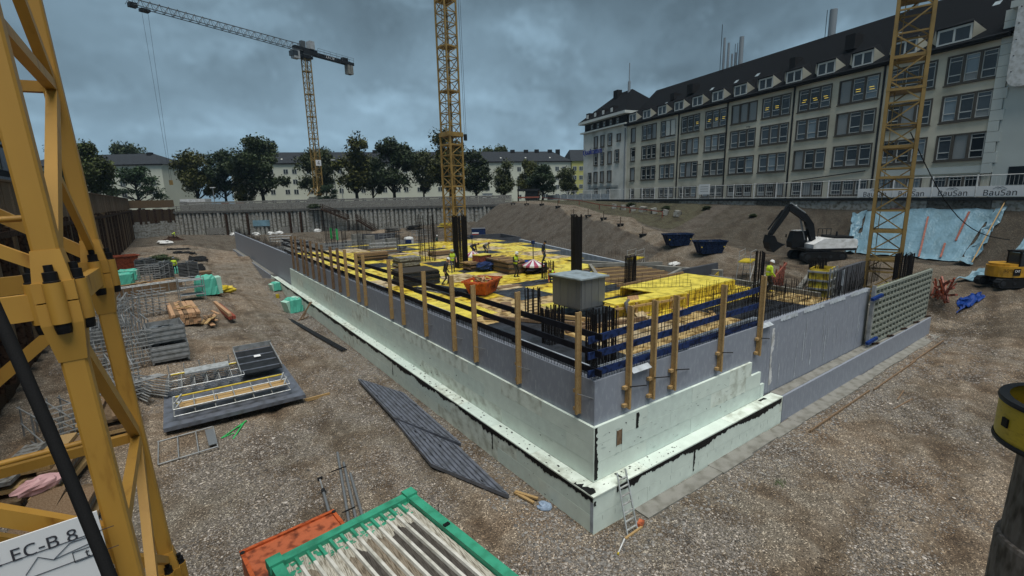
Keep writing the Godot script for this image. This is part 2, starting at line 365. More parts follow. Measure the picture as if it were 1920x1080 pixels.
func sky_image() -> Image:
	# a closed deck of rain cloud: soft ragged bands, a little paler towards the horizon
	var w := 1024
	var h := 512
	var im := Image.create(w, h, false, Image.FORMAT_RGBF)
	var f := FastNoiseLite.new()
	f.noise_type = FastNoiseLite.TYPE_SIMPLEX_SMOOTH; f.frequency = 1.1; f.fractal_octaves = 6; f.seed = 4
	f.domain_warp_enabled = true; f.domain_warp_amplitude = 0.5; f.domain_warp_frequency = 0.8
	var f2 := FastNoiseLite.new()
	f2.noise_type = FastNoiseLite.TYPE_SIMPLEX_SMOOTH; f2.frequency = 0.45; f2.fractal_octaves = 3; f2.seed = 11
	var f3 := FastNoiseLite.new()
	f3.noise_type = FastNoiseLite.TYPE_SIMPLEX_SMOOTH; f3.frequency = 0.9; f3.fractal_octaves = 6; f3.seed = 23
	f3.domain_warp_enabled = true; f3.domain_warp_amplitude = 0.9; f3.domain_warp_frequency = 0.6
	for j in h:
		var el := (0.5 - (j + 0.5) / h) * PI
		for i in w:
			var az := (i + 0.5) / w * TAU
			var d := Vector3(cos(el) * sin(az), sin(el), cos(el) * cos(az))
			var k := maxf(d.y, 0.0)
			# clouds lie on a layer overhead: the pattern is drawn out towards the horizon
			var q := Vector3(d.x, 0.0, d.z) / (k + 0.32)
			var n1 := f.get_noise_3d(q.x * 1.3, q.z * 1.3, 3.0)
			var n2 := f2.get_noise_3d(q.x, q.z, 9.0)
			var b := 0.19 - 0.12 * smoothstep(0.08, 0.5, k) + n1 * 0.085 + n2 * 0.07 + maxf(0.0, f3.get_noise_3d(q.x * 2.2, q.z * 3.4, 1.0) - 0.05) * 0.12
			b += 0.045 * maxf(0.0, d.dot(Vector3(0.19, 0.25, -0.95)))
			b -= 0.05 * maxf(0.0, d.dot(Vector3(0.8, 0.5, -0.35)))
			b = clampf(b, 0.05, 0.3)
			if d.y < 0: b = 0.1
			b *= 0.8
			im.set_pixel(i, j, Color(b * 0.66, b * 1.0, b * 1.27))
	return im

# ---------------------------------------------------------------- ground
const TIN := [[-20, 25, 0.3], [-17, 0, 0.2], [-17, -15, 0.4], [-17, -26, 1.2], [-17, -40, 2.2], [-17, -60, 2.8], [-17, -100, 2.6], [-18, -128, 2.8], [-20, -150, 2.8],
	[-10.4, -14.8, 0.1], [-10.2, -24, 0.9], [-9.7, -30.5, 1.5], [-7.5, -38.6, 1.8], [-9.4, -54, 2.6], [-8, -75, 2.7], [-7.5, -100, 2.4], [-8, -129, 2.9],
	[-5.5, -16, 0.05], [-5, -28, 0.75], [-4.6, -40, 1.35], [-4.2, -54, 1.9], [-4, -75, 2.1], [-4, -96, 1.8],
	[-1.6, 10, 0.1], [-1.6, 0, 0.0], [-1.6, -15, 0.0], [-1.6, -30, 0.0], [-1.6, -45, 0.0], [-1.6, -60, 0.0], [-1.6, -80, 0.0], [-1.4, -98, 0.2], [2, 4, 0.0], [0, 25, 0.4],
	[6, -10, 0.0], [6, -50, 0.0], [6, -90, 0.0], [25, -50, 0.0], [25, -80, 0.0], [20, -12, 0.0],
	[6, -99.5, 0.5], [25, -99.5, 1.2], [5, -112, 2.4], [20, -107, 3.0], [35, -97, 3.1], [53.5, -85, 3.2],
	[12, 2, 0.0], [20, 1.5, 0.0], [28, 1.2, 0.0], [33.5, 1, 0.0], [34, -4, 0.2], [15, 8, 0.1], [30, 8, 0.5], [15, 25, 0.4], [36.4, -0.4, 0.9], [38.7, 2.4, 2.2], [38, -1, 1.9], [40, 8, 2.6], [44, 25, 3.0], [35, 16, 0.8],
	[36, -10, 1.0], [38, -18, 1.8], [37, -26, 1.0], [37, -34, 0.6], [38, -45, 0.6], [40, -60, 0.8], [42, -75, 1.5], [46, -86, 3.0],
	[46, -12.8, 2.7], [42.9, -27.7, 3.45], [42.7, -22.7, 3.0], [48.6, -18.5, 3.0], [50.3, -10.4, 3.05], [48.4, -2, 3.2], [43, 0.3, 2.8], [47.4, 2.4, 3.3], [47, 10, 3.4],
	[44.2, -32, 4.5], [46.5, -40.7, 6.0], [50.5, -54.4, 7.4], [61.8, -84.3, 8.9], [43.2, -35.3, 4.7], [44.4, -40.9, 6.0], [50, -60.6, 8.1], [53.6, -84.9, 8.4],
	[49.1, -27.2, 4.4], [50.4, -37.8, 5.5], [55.1, -53.6, 7.3], [64.4, -82.4, 8.9],
	[50.2, 10.8, 8.0], [52.3, 0.2, 8.2], [54.1, -7.9, 8.15], [56.6, -19.5, 8.15], [60.6, -37.6, 8.45], [65.4, -59.3, 8.8], [70.2, -81.5, 8.95], [73.5, -96, 8.95], [58.5, -41.5, 7.2], [62.5, -60, 8.0],
	[56, 25, 8.0], [80, 25, 7.6], [80, -90, 8.3], [80, -150, 7.5], [60, -95, 8.5], [30, -150, 3.0], [0, -150, 2.9], [47.5, 25, 3.4]]
const RAMP := [Vector2(34, -8), Vector2(39.5, -14), Vector2(42.9, -24), Vector2(44.6, -32), Vector2(47, -40.7), Vector2(51, -54.4), Vector2(56, -68), Vector2(61.8, -84.3)]
func make_ground() -> void:
	var pts := PackedVector2Array()
	for p in TIN: pts.append(Vector2(p[0], p[1]))
	var tris := Geometry2D.triangulate_delaunay(pts)
	hf.resize(GNX * GNZ)
	hf.fill(0.3)
	for t in range(0, tris.size(), 3):
		var a := pts[tris[t]]
		var b := pts[tris[t + 1]]
		var c := pts[tris[t + 2]]
		var ha: float = TIN[tris[t]][2]
		var hb: float = TIN[tris[t + 1]][2]
		var hc: float = TIN[tris[t + 2]][2]
		var den := (b.y - c.y) * (a.x - c.x) + (c.x - b.x) * (a.y - c.y)
		if absf(den) < 0.0001: continue
		var i0 := maxi(0, floori((minf(a.x, minf(b.x, c.x)) - GX) / GS))
		var i1 := mini(GNX - 1, ceili((maxf(a.x, maxf(b.x, c.x)) - GX) / GS))
		var j0 := maxi(0, floori((minf(a.y, minf(b.y, c.y)) - GZ) / GS))
		var j1 := mini(GNZ - 1, ceili((maxf(a.y, maxf(b.y, c.y)) - GZ) / GS))
		for j in range(j0, j1 + 1):
			for i in range(i0, i1 + 1):
				var x := GX + i * GS
				var z := GZ + j * GS
				var u := ((b.y - c.y) * (x - c.x) + (c.x - b.x) * (z - c.y)) / den
				var v := ((c.y - a.y) * (x - c.x) + (a.x - c.x) * (z - c.y)) / den
				if u > -0.001 and v > -0.001 and u + v < 1.001:
					hf[j * GNX + i] = u * ha + v * hb + (1 - u - v) * hc
	for pass_ in 12:
		var o := hf.duplicate()
		for j in range(1, GNZ - 1):
			for i in range(1, GNX - 1):
				var k := j * GNX + i
				hf[k] = (o[k] * 4 + o[k - 1] + o[k + 1] + o[k - GNX] + o[k + GNX]) / 8.0
	var f := FastNoiseLite.new()
	f.noise_type = FastNoiseLite.TYPE_SIMPLEX_SMOOTH; f.frequency = 0.22; f.fractal_octaves = 4; f.seed = 5
	for j in GNZ:
		for i in GNX:
			var x := GX + i * GS
			var z := GZ + j * GS
			var amp := 0.1
			if x > -2.2 and x < 33.0 and z < 2.5: amp = 0.03
			elif x > 36: amp = 0.06
			hf[j * GNX + i] += f.get_noise_2d(x, z) * amp + f.get_noise_2d(x * 7.0, z * 7.0) * 0.035
			if x > 0.3 and x < 32 and z < -0.6 and z > -96: hf[j * GNX + i] = -0.4
	# wheel and track ruts: pairs of grooves with lug marks, pressed into the gravel
	var rut := PackedFloat32Array()
	rut.resize(GNX * GNZ)
	for line in [[Vector2(-4.6, 6), Vector2(-5.6, -12), Vector2(-4.2, -26), Vector2(-5.2, -44), Vector2(-6.4, -70), Vector2(-5, -100)], [Vector2(-3.6, 6), Vector2(-3.4, -6), Vector2(-3.2, -18), Vector2(-3.4, -30)], [Vector2(-2, 6.5), Vector2(8, 5.0), Vector2(20, 4.2), Vector2(30, 4.6), Vector2(37, 3.2), Vector2(43, 1)], [Vector2(2, 9), Vector2(12, 6.4), Vector2(24, 2.9), Vector2(34, 1.6), Vector2(38, -6), Vector2(42, -16)], [Vector2(10, 12), Vector2(20, 7.5), Vector2(31, 6.6), Vector2(40, 5)]]:
		for k in line.size() - 1:
			var a: Vector2 = line[k]
			var b: Vector2 = line[k + 1]
			var e := (b - a).normalized()
			var side := Vector2(-e.y, e.x)
			var steps := int(a.distance_to(b) / 0.12)
			for s in steps:
				for w in [-0.95, 0.95]:
					var bend := f.get_noise_1d((k * 100 + s) * 0.4) * 0.5
					var p: Vector2 = a.lerp(b, float(s) / steps) + side * (w + bend)
					var deep := 0.09 + 0.04 * f.get_noise_1d(s * 2.0 + w * 90) + (0.02 if s % 3 == 0 else 0.0)
					for dj in range(-2, 3):
						for di in range(-2, 3):
							var i := roundi((p.x - GX) / GS) + di
							var j := roundi((p.y - GZ) / GS) + dj
							if i < 0 or j < 0 or i >= GNX or j >= GNZ: continue
							var d := Vector2(GX + i * GS, GZ + j * GS).distance_to(p)
							var g := 1.0 - smoothstep(0.12, 0.34, d)
							if d > 0.34 and d < 0.55 and rut[j * GNX + i] <= 0.0: rut[j * GNX + i] = minf(rut[j * GNX + i], -0.025)
							elif g > 0: rut[j * GNX + i] = maxf(rut[j * GNX + i], g * deep)
	for k in hf.size(): hf[k] -= rut[k]
	var v := PackedVector3Array()
	var n := PackedVector3Array()
	var c := PackedColorArray()
	var ix := PackedInt32Array()
	var zone := FastNoiseLite.new()
	zone.frequency = 0.05; zone.fractal_octaves = 4; zone.seed = 77
	for j in GNZ:
		for i in GNX:
			var k := j * GNX + i
			v.append(Vector3(GX + i * GS, hf[k], GZ + j * GS))
			var hx := hf[k + (1 if i < GNX - 1 else 0)] - hf[k - (1 if i > 0 else 0)]
			var hz := hf[k + (GNX if j < GNZ - 1 else 0)] - hf[k - (GNX if j > 0 else 0)]
			n.append(Vector3(-hx, 2 * GS, -hz).normalized())
			# kinds of ground: brown-grey gravel, grey crushed stone on the banks, dark earth at the right
			var x := v[k].x
			var z := v[k].z
			var q := zone.get_noise_2d(x, z)
			var col := Color(0.98, 0.9, 0.82).lerp(Color(0.8, 0.8, 0.79), clampf(0.5 + q * 2.2, 0, 1))
			if x > 33.5 + q * 4.0: col = Color(0.55, 0.51, 0.46)
			if x > 36.5 + q * 3.0 and z < -29: col = Color(0.36, 0.36, 0.36)
			if x > 47.0 + q * 2.0 and z > -30: col = Color(0.28, 0.275, 0.255)
			if x > 27 and z > -6 and Vector2(x, z).distance_to(Geometry2D.get_closest_point_to_segment(Vector2(x, z), Vector2(33.0, -1.6), Vector2(38.5, 4.6))) < 0.75 + q: col = Color(0.95, 0.9, 0.83)
			if z < -100: col = Color(0.45, 0.44, 0.42)
			if x > 40:
				var best := 99.0
				for r in RAMP.size() - 1:
					var a2: Vector2 = RAMP[r]
					var b2: Vector2 = RAMP[r + 1]
					best = minf(best, Vector2(x, z).distance_to(Geometry2D.get_closest_point_to_segment(Vector2(x, z), a2, b2)))
				if best < 2.6 + q * 1.5: col = Color(0.68, 0.66, 0.63)
				elif z < -33 and x > 48 - (z + 33) * 0.22: col = Color(0.26, 0.28, 0.19)
			if rut[k] > 0.02: col = col * Color(0.74, 0.71, 0.67)
			c.append(col)
			if i < GNX - 1 and j < GNZ - 1:
				ix.append_array([k, k + 1, k + GNX, k + 1, k + GNX + 1, k + GNX])
	var a := []
	a.resize(Mesh.ARRAY_MAX)
	a[Mesh.ARRAY_VERTEX] = v; a[Mesh.ARRAY_NORMAL] = n; a[Mesh.ARRAY_COLOR] = c; a[Mesh.ARRAY_INDEX] = ix
	var m := ArrayMesh.new()
	m.add_surface_from_arrays(Mesh.PRIMITIVE_TRIANGLES, a)
	struct("ground", m, "gravel")
func gy(x: float, z: float) -> float:
	var fx := clampf((x - GX) / GS, 0, GNX - 1.01)
	var fz := clampf((z - GZ) / GS, 0, GNZ - 1.01)
	var i := int(fx)
	var j := int(fz)
	fx -= i; fz -= j
	var k := j * GNX + i
	return lerpf(lerpf(hf[k], hf[k + 1], fx), lerpf(hf[k + GNX], hf[k + GNX + 1], fx), fz)
func on(x: float, z: float, up := 0.0) -> Vector3: return Vector3(x, gy(x, z) + up, z)
func make_streets() -> void:
	var m := MB.new()
	m.slab(PackedVector2Array([Vector2(-700, 60), Vector2(-16.6, 60), Vector2(-16.6, -124.5), Vector2(-60, -900), Vector2(-700, -900)]), 8.0, 9.2)
	struct("street_left", m, "street")
	m = MB.new()
	m.slab(PackedVector2Array([Vector2(-16.4, -124.9), Vector2(-8.2, -129.8), Vector2(54.5, -85.5), Vector2(66, -79), Vector2(72, -79), Vector2(900, -470), Vector2(900, -900), Vector2(-59.5, -900)]), 6.8, 8.0)
	struct("street_far", m, "street")
	m = MB.new()
	m.slab(PackedVector2Array([Vector2(47.6, 40), Vector2(53.6, -1.6), Vector2(57.9, -19.5), Vector2(61.9, -37.6), Vector2(66.7, -59.3), Vector2(71.5, -81.5), Vector2(78, -88), Vector2(900, -480), Vector2(900, 40)]), 6.5, 8.85)
	struct("street_right", m, "street")
func make_stones() -> void:
	# loose pebbles lying on the ground, thousands of them
	var m := MB.new()
	var t := [Vector3(0, 0.55, 0), Vector3(0, -0.3, 0)]
	var ring := []
	for k in 5: ring.append(Vector3(cos(TAU * k / 5) * rr(0.85, 1.15), rr(-0.1, 0.15), -sin(TAU * k / 5) * rr(0.65, 0.95)))
	for k in 5:
		m.tri(t[0], ring[k], ring[(k + 1) % 5]); m.tri(t[1], ring[(k + 1) % 5], ring[k])
	var mm := MultiMesh.new()
	mm.transform_format = MultiMesh.TRANSFORM_3D
	mm.use_colors = true
	mm.mesh = m.mesh()
	var xs := []
	var cs := []
	var fwd := Vector3(0.579, 0, -0.815)
	var clump := FastNoiseLite.new()
	clump.frequency = 0.18; clump.fractal_octaves = 4; clump.seed = 8
	for k in 9000:
		# rubble along the trench and round the slab
		var z := rr(-60.0, 1.2)
		var x := rr(-1.7, -0.05)
		if k % 3 == 0:
			x = rr(-1.0, 33.0); z = 0.25 + 1.5 * rng.randf()
		var s := 0.02 + 0.055 * pow(rng.randf(), 2.0)
		xs.append(Transform3D(Basis(Vector3.UP, rr(0, TAU)).scaled(Vector3(s, s * 0.8, s)), Vector3(x, gy(x, z) + s * 0.1, z)))
		var g := rr(0.07, 0.3)
		cs.append(Color(g, g * 0.95, g * 0.9))
	while xs.size() < 260000:
		var dist := 4.0 + 44.0 * pow(rng.randf(), 1.55)
		var a := rr(-0.92, 0.92)
		var p := CAM + (fwd.rotated(Vector3.UP, a)) * dist
		if p.x < -15.5 or p.x > 52 or (p.x > -0.05 and p.x < 32.6 and p.z < 0.05): continue
		var cl := clump.get_noise_2d(p.x, p.z)
		if rng.randf() > 0.5 + cl * 2.6: continue
		var s := (0.012 + 0.03 * pow(rng.randf(), 2.2)) * (1.0 + cl * 0.6)
		if rng.randf() < 0.012: s *= 1.9
		s *= 0.78 + dist * 0.01
		var b := Basis(Vector3(rr(-1, 1), rr(-1, 1), rr(-1, 1)).normalized(), rr(0, 0.5)) * Basis(Vector3.UP, rr(0, TAU))
		xs.append(Transform3D(b.scaled(Vector3(s, s * 0.75, s)), Vector3(p.x, gy(p.x, p.z) + s * 0.1, p.z)))
		var g := rr(0.1, 0.28)
		var w := rr(-0.02, 0.03)
		if rng.randf() < 0.12: g = rr(0.36, 0.52)
		if rng.randf() < 0.25: g = rr(0.05, 0.1)
		cs.append(Color(g * (1.06 + w), g * 0.95, g * (0.85 - w)))
	mm.instance_count = xs.size()
	for i in xs.size():
		mm.set_instance_transform(i, xs[i]); mm.set_instance_color(i, cs[i])
	var o := MultiMeshInstance3D.new()
	o.name = "gravel_stones"
	o.multimesh = mm
	o.material_override = M.stones
	add_child(o)
	stuff(meta(o, "loose brown and grey pebbles lying all over the pit floor", "gravel"))

# ---------------------------------------------------------------- the basement under construction
func boards(parent: Node, called: String, mname: String, along: Vector3, start: Vector3, run: float, up: Vector3, rows: int, row_h: float, len: float, thick: Vector3, steps := []) -> void:
	# rows of rigid boards laid in bond along a wall; thick points outwards
	for r in rows:
		var end: float = run + (steps[r] if steps.size() > r else 0.0)
		var x := -len * (0.5 if r % 2 else 0.0)
		while x < end - 0.05:
			var a := maxf(x, 0.0)
			var b := minf(x + len, end)
			if b - a > 0.08:
				var c := start + along * ((a + b) / 2) + up * (row_h * (r + 0.5)) + thick * 0.5 + thick.normalized() * rr(-0.004, 0.003)
				var bx := Basis(along, up, along.cross(up))
				var s := Vector3(b - a - 0.009, row_h - 0.007, thick.length())
				var mk := mname
				if mname == "xps": mk = ["xps", "xps_b", "xps", "xps_c"][rng.randi() % 4]
				pbox(parent, called, mk, c, s, bx)
			x += len
func ragged(parent: Node, called: String, mname: String, o: Vector3, along: Vector3, down: Vector3, out: Vector3, run: float, w0: float, w1: float, step := 0.06, gap := 0.0) -> void:
	# a smeared band with a straight upper and a ragged lower edge, a few millimetres thick
	var m := MB.new()
	var f := FastNoiseLite.new()
	f.frequency = 0.35; f.fractal_octaves = 4; f.seed = rng.randi() % 1000
	var k := int(run / step)
	var pd := 0.0
	var pu := 0.0
	for i in k + 1:
		var s := i * step
		var d := lerpf(w0, w1, clampf(0.5 + f.get_noise_1d(s * 1.2) * 1.1, 0, 1)) + rr(-0.015, 0.02)
		d += f.get_noise_1d(s * 14.0 + 50) * (w1 - w0) * 0.45
		d = maxf(d, 0.004)
		var u := absf(f.get_noise_1d(s + 300)) * 0.03
		if i > 0 and f.get_noise_1d(s * 0.5 + 900) > gap - 0.6:
			var a := o + along * (s - step)
			var b := o + along * s
			var t := out * 0.006
			m.quad(a + down * pd + t, b + down * d + t, b + down * u + t, a + down * pu + t)
			m.quad(a + down * pd, b + down * d, b + down * d + t, a + down * pd + t)
		pd = d; pu = u
	part(parent, called, m, mname)
func splashes(parent: Node, called: String, mname: String, o: Vector3, a: Vector3, b: Vector3, out: Vector3, count: int, size: float) -> void:
	var m := MB.new()
	for k in count:
		var c := o + a * rng.randf() + b * rng.randf() + out * 0.004
		var s := size * pow(rng.randf(), 2.0) + 0.01
		var e := a.normalized()
		var g := b.normalized()
		var ring := []
		for i in 6: ring.append(c + (e * cos(TAU * i / 6) * 1.6 + g * sin(TAU * i / 6)) * s * rr(0.4, 1.2))
		for i in 6: m.tri(c + out * 0.003, ring[i], ring[(i + 1) % 6])
	stuff(part(parent, called, m, mname))
const L0 := 0.5      # width of the ledge on the slab
const H1 := 1.24     # top of the base slab
const H2 := 3.07     # top of the white boards
const H3 := 4.52     # top of the walls
func make_basement() -> void:
	var b := thing("basement", "concrete basement with grey coated walls and pale green insulation boards", "building")
	var m := MB.new()
	m.slab(PackedVector2Array([Vector2(0.1, -0.1), Vector2(32.5, -0.1), Vector2(36, -15), Vector2(42, -60), Vector2(38, -97), Vector2(0.1, -97)]), -0.1, H1 - 0.03)
	part(b, "base_slab", m, "concrete_dark")
	# walls: left and front, with a coated outer face; the front one falls away to the right
	m = MB.new(); m.box(Vector3(0.75, (H1 + H3) / 2 - 0.015, -48.8), Vector3(0.28, H3 - H1 + 0.03, 96.4))
	part(b, "left_wall", m, "grey_coat")
	m = MB.new(); m.box(Vector3(11.65, (H1 + H3) / 2 - 0.015, -0.75), Vector3(21.5, H3 - H1 + 0.03, 0.28))
	part(b, "front_wall", m, "grey_coat")
	# loose ends of the coating sheet curling over the wall head
	for q in [[12.0, 1.6], [14.2, 2.2], [17.0, 1.9], [19.6, 2.4]]:
		m = MB.new()
		for k in 8:
			var x0: float = q[0] + q[1] * k / 8.0
			var x1: float = q[0] + q[1] * (k + 1) / 8.0
			var w := sin(k * 1.3) * 0.03
			m.quad(Vector3(x0, H3 - 0.12 + w, -0.585), Vector3(x1, H3 - 0.13 - w, -0.58), Vector3(x1, H3 + 0.05, -0.6), Vector3(x0, H3 + 0.05, -0.6))
		part(b, "coating_sheet", m, "grey_edge")
	for q in [[2.6, 0.9], [10.6, 0.9]]:
		pbox(b, "coating_sheet", "grey_edge", Vector3(q[0], H3 - 0.02, -0.52), Vector3(q[1], 0.03, 0.22), Basis(Vector3.RIGHT, 0.5))
	pbox(b, "wall_head", "pale_wall", Vector3(0.99, H3 + 0.06, -24.5), Vector3(0.14, 0.36, 46.5))
	pbox(b, "wall_head", "pale_wall", Vector3(5.9, H3 + 0.06, -0.99), Vector3(9.4, 0.36, 0.14))
	# grey sheets of the coating are lapped: one vertical sheet per metre on the right part of the front
	for k in 11:
		pbox(b, "coating_sheet", "grey_coat", Vector3(11.6 + k * 0.98, (H1 + H3) / 2, -0.606 - 0.003 * (k % 2)), Vector3(0.985, H3 - H1 - 0.02, 0.008))
	# slab edge further out: grey on the far left and the right
	pbox(b, "slab_edge", "grey_coat", Vector3(0.05, H1 / 2 - 0.03, -76.2), Vector3(0.1, H1 + 0.05, 41.6))
	pbox(b, "slab_edge", "grey_coat", Vector3(22.05, H1 / 2 - 0.03, -0.05), Vector3(21.0, H1 + 0.05, 0.1))
	pbox(b, "slab_edge_end", "grey_coat", Vector3(32.62, H1 / 2 - 0.05, -1.0), Vector3(0.1, H1, 1.9))
	m = MB.new()
	for k in 42: m.box(Vector3(11.8 + k * 0.5, H1 - 0.005 + rr(-0.004, 0.006), -0.33), Vector3(0.5, 0.03, 0.46 + rr(-0.02, 0.02)), Basis(Vector3.BACK, rr(-0.01, 0.01)))
	part(b, "ledge_screed", m, "concrete")
	m = MB.new(); m.box(Vector3(0.33, H1 - 0.004, -76.2), Vector3(0.46, 0.03, 41.5))
	part(b, "ledge_screed", m, "concrete")
	# white boards: slab edge, ledge and foot of the wall
	boards(b, "insulation_board", "xps", Vector3.FORWARD, Vector3(0.1, -0.06, -0.1), 54.6, Vector3.UP, 2, 0.645, 2.5, Vector3.LEFT * 0.1)
	boards(b, "insulation_board", "xps", Vector3.RIGHT, Vector3(0.0, -0.06, -0.1), 11.5, Vector3.UP, 2, 0.645, 2.5, Vector3.BACK * 0.1)
	boards(b, "ledge_board", "xps", Vector3.FORWARD, Vector3(L0, H1 - 0.01, -L0 - 0.01), 52.4, Vector3.LEFT, 1, 0.53, 2.5, Vector3.UP * 0.045)
	boards(b, "ledge_board", "xps", Vector3.RIGHT, Vector3(-0.03, H1 - 0.01, 0.03), 11.5, Vector3.FORWARD, 1, 0.53, 2.5, Vector3.UP * 0.045)
	boards(b, "wall_board", "xps", Vector3.FORWARD, Vector3(L0 + 0.1, H1 + 0.036, -L0), 44.6, Vector3.UP, 3, 0.605, 2.5, Vector3.LEFT * 0.1)
	boards(b, "wall_board", "xps", Vector3.RIGHT, Vector3(L0 + 0.004, H1 + 0.036, -L0 - 0.1), 9.75, Vector3.UP, 3, 0.605, 2.5, Vector3.BACK * 0.1, [0.55, 0.2, -0.6])
	# bitumen: ragged bands under the lip of the ledge, smears on joints, splashes
	ragged(b, "bitumen_band", "bitumen", Vector3(-0.004, H1 - 0.02, -0.02), Vector3.FORWARD, Vector3.DOWN, Vector3.LEFT, 52.0, 0.1, 0.3, 0.04)
	ragged(b, "bitumen_band", "bitumen", Vector3(1.0, H1 - 0.02, 0.004), Vector3.RIGHT, Vector3.DOWN, Vector3.BACK, 10.4, 0.1, 0.28, 0.04)
	ragged(b, "bitumen_smear", "bitumen", Vector3(L0 + 0.02, H2 + 0.0, -L0 + 0.004), Vector3.DOWN, Vector3.RIGHT, Vector3.BACK, 1.75, 0.06, 0.2, 0.03)
	ragged(b, "bitumen_smear", "bitumen", Vector3(2.42, H2 - 0.06, -L0 + 0.004), Vector3.DOWN, Vector3.RIGHT, Vector3.BACK, 0.55, 0.1, 0.2, 0.03)
	ragged(b, "bitumen_smear", "bitumen", Vector3(5.0, 1.08, 0.005), Vector3.DOWN, Vector3.RIGHT, Vector3.BACK, 0.9, 0.03, 0.16, 0.03)
	ragged(b, "bitumen_smear", "bitumen", Vector3(-0.005, 1.05, -5.4), Vector3.DOWN, Vector3.FORWARD, Vector3.LEFT, 0.7, 0.03, 0.12, 0.03)
	ragged(b, "bitumen_smear", "bitumen", Vector3(-0.005, 1.05, -15.6), Vector3.DOWN, Vector3.FORWARD, Vector3.LEFT, 0.8, 0.02, 0.1, 0.03)
	ragged(b, "bitumen_smear", "bitumen", Vector3(-0.02, H1 + 0.036, -0.1), Vector3.FORWARD, Vector3.RIGHT, Vector3.UP, 0.75, 0.12, 0.42, 0.03)
	ragged(b, "bitumen_smear", "bitumen", Vector3(1.35, H1 + 0.037, -0.05), Vector3.FORWARD, Vector3.RIGHT, Vector3.UP, 0.4, 0.06, 0.16, 0.03)
	ragged(b, "bitumen_smear", "bitumen", Vector3(10.2, H1 + 0.037, -0.42), Vector3.RIGHT, Vector3.BACK, Vector3.UP, 0.5, 0.05, 0.14, 0.03)
	ragged(b, "bitumen_smear", "bitumen", Vector3(0.005, 1.1, 0.006), Vector3.DOWN, Vector3.RIGHT, Vector3.BACK, 0.16, 0.05, 0.12, 0.03)
	splashes(b, "bitumen_splashes", "bitumen", Vector3(0.02, H1 + 0.035, -0.6), Vector3.FORWARD * 48, Vector3.RIGHT * 0.42, Vector3.UP, 260, 0.05)
	splashes(b, "bitumen_splashes", "bitumen", Vector3(0.5, H1 + 0.035, -0.04), Vector3.RIGHT * 4, Vector3.FORWARD * 0.4, Vector3.UP, 50, 0.028)
	splashes(b, "bitumen_splashes", "bitumen", Vector3(L0 - 0.002, H1 + 0.2, -0.7), Vector3.FORWARD * 44, Vector3.UP * 1.5, Vector3.LEFT, 60, 0.03)
	splashes(b, "bitumen_splashes", "bitumen", Vector3(0.6, H1 + 0.2, -L0 + 0.002), Vector3.RIGHT * 9, Vector3.UP * 1.5, Vector3.BACK, 40, 0.02)
	splashes(b, "bitumen_splashes", "bitumen", Vector3(-0.002, 0.1, -0.5), Vector3.FORWARD * 50, Vector3.UP * 0.9, Vector3.LEFT, 120, 0.022)
	# small print on the boards
	var pr := MB.new()
	for i in 14:
		for j in 4:
			if rng.randf() < 0.5: continue
			for k in 2: pr.box(Vector3(0.95 + i * 0.62 + rr(-0.1, 0.1), H1 + 0.22 + j * 0.42 + k * 0.03, -L0 + 0.004), Vector3(rr(0.1, 0.2), 0.008, 0.004))
	for i in 60: pr.box(Vector3(L0 - 0.004, H1 + rr(0.2, 1.6), -1.0 - rng.randf() * 40.0), Vector3(0.004, 0.012, rr(0.1, 0.24)))
	for i in 20: pr.box(Vector3(0.4 + i * 0.55, rr(0.35, 0.5), 0.004), Vector3(0.012, rr(0.1, 0.2), 0.004))
	stuff(part(b, "board_print", pr, "print_grey"))
	# pale runs of slurry on the grey coating
	for k in 26:
		var x := rr(11.2, 21.8)
		var top := rr(2.4, 4.3)
		ragged(b, "slurry_run", "grey_edge", Vector3(x, top, -0.598), Vector3.DOWN, Vector3.RIGHT, Vector3.BACK, rr(0.3, 2.2), 0.01, rr(0.03, 0.09), 0.05)
	ragged(b, "slurry_run", "white", Vector3(11.35, 4.2, -0.596), Vector3.DOWN, Vector3.RIGHT, Vector3.BACK, 2.6, 0.04, 0.26, 0.05)
	for k in 14:
		ragged(b, "slurry_run", "grey_edge", Vector3(0.603, rr(3.6, 4.4), rr(-2.0, -40.0)), Vector3.DOWN, Vector3.FORWARD, Vector3.LEFT, rr(0.2, 0.8), 0.01, 0.06, 0.04)
	# opening left in the white boards with bare timber behind
	pbox(b, "board_opening", "timber_old", Vector3(1.63, 2.42, -L0 + 0.003), Vector3(0.22, 0.5, 0.012))
	for q in [[1.51, 2.42, 0.02, 0.54], [1.75, 2.42, 0.02, 0.54]]:
		pbox(b, "opening_joint", "bitumen", Vector3(q[0], q[1], -L0 + 0.006), Vector3(q[2], q[3], 0.012))
	# corner bead
	pbox(b, "corner_bead", "pale_wall", Vector3(-0.006, 0.56, -0.06), Vector3(0.012, 1.0, 0.12))
	# blinding: lean concrete strip sticking out under the slab on the right
	m = MB.new()
	for k in 15:
		m.box(Vector3(2.9 + k * 2.05, 0.015 + rr(-0.015, 0.01), 0.3 + rr(-0.05, 0.05)), Vector3(2.06, 0.1, 0.6 + rr(-0.12, 0.12)), Basis(Vector3.UP, rr(-0.012, 0.012)))
	part(b, "blinding_strip", m, "concrete")
	for q in [[15.0, 1.15], [22.0, 1.2], [28.0, 1.1]]:
		bar(b, "edge_strip", "timber_old", Vector3(q[0] - 3.4, 0.07, q[1]), Vector3(q[0] + 3.3, 0.07, q[1] - 0.05), 0.05, 0.09)
	# pale wall on the right and dark wall panels behind
	m = MB.new()
	for k in 12:
		var a := Vector3(24.5, 0, -14.0).lerp(Vector3(35.6, 0, -51.5), k / 12.0)
		var e := Vector3(24.5, 0, -14.0).lerp(Vector3(35.6, 0, -51.5), (k + 0.995) / 12.0)
		bar(b, "right_wall", "pale_wall", a + Vector3.UP * 2.3, e + Vector3.UP * 2.3, 0.3, 2.2)
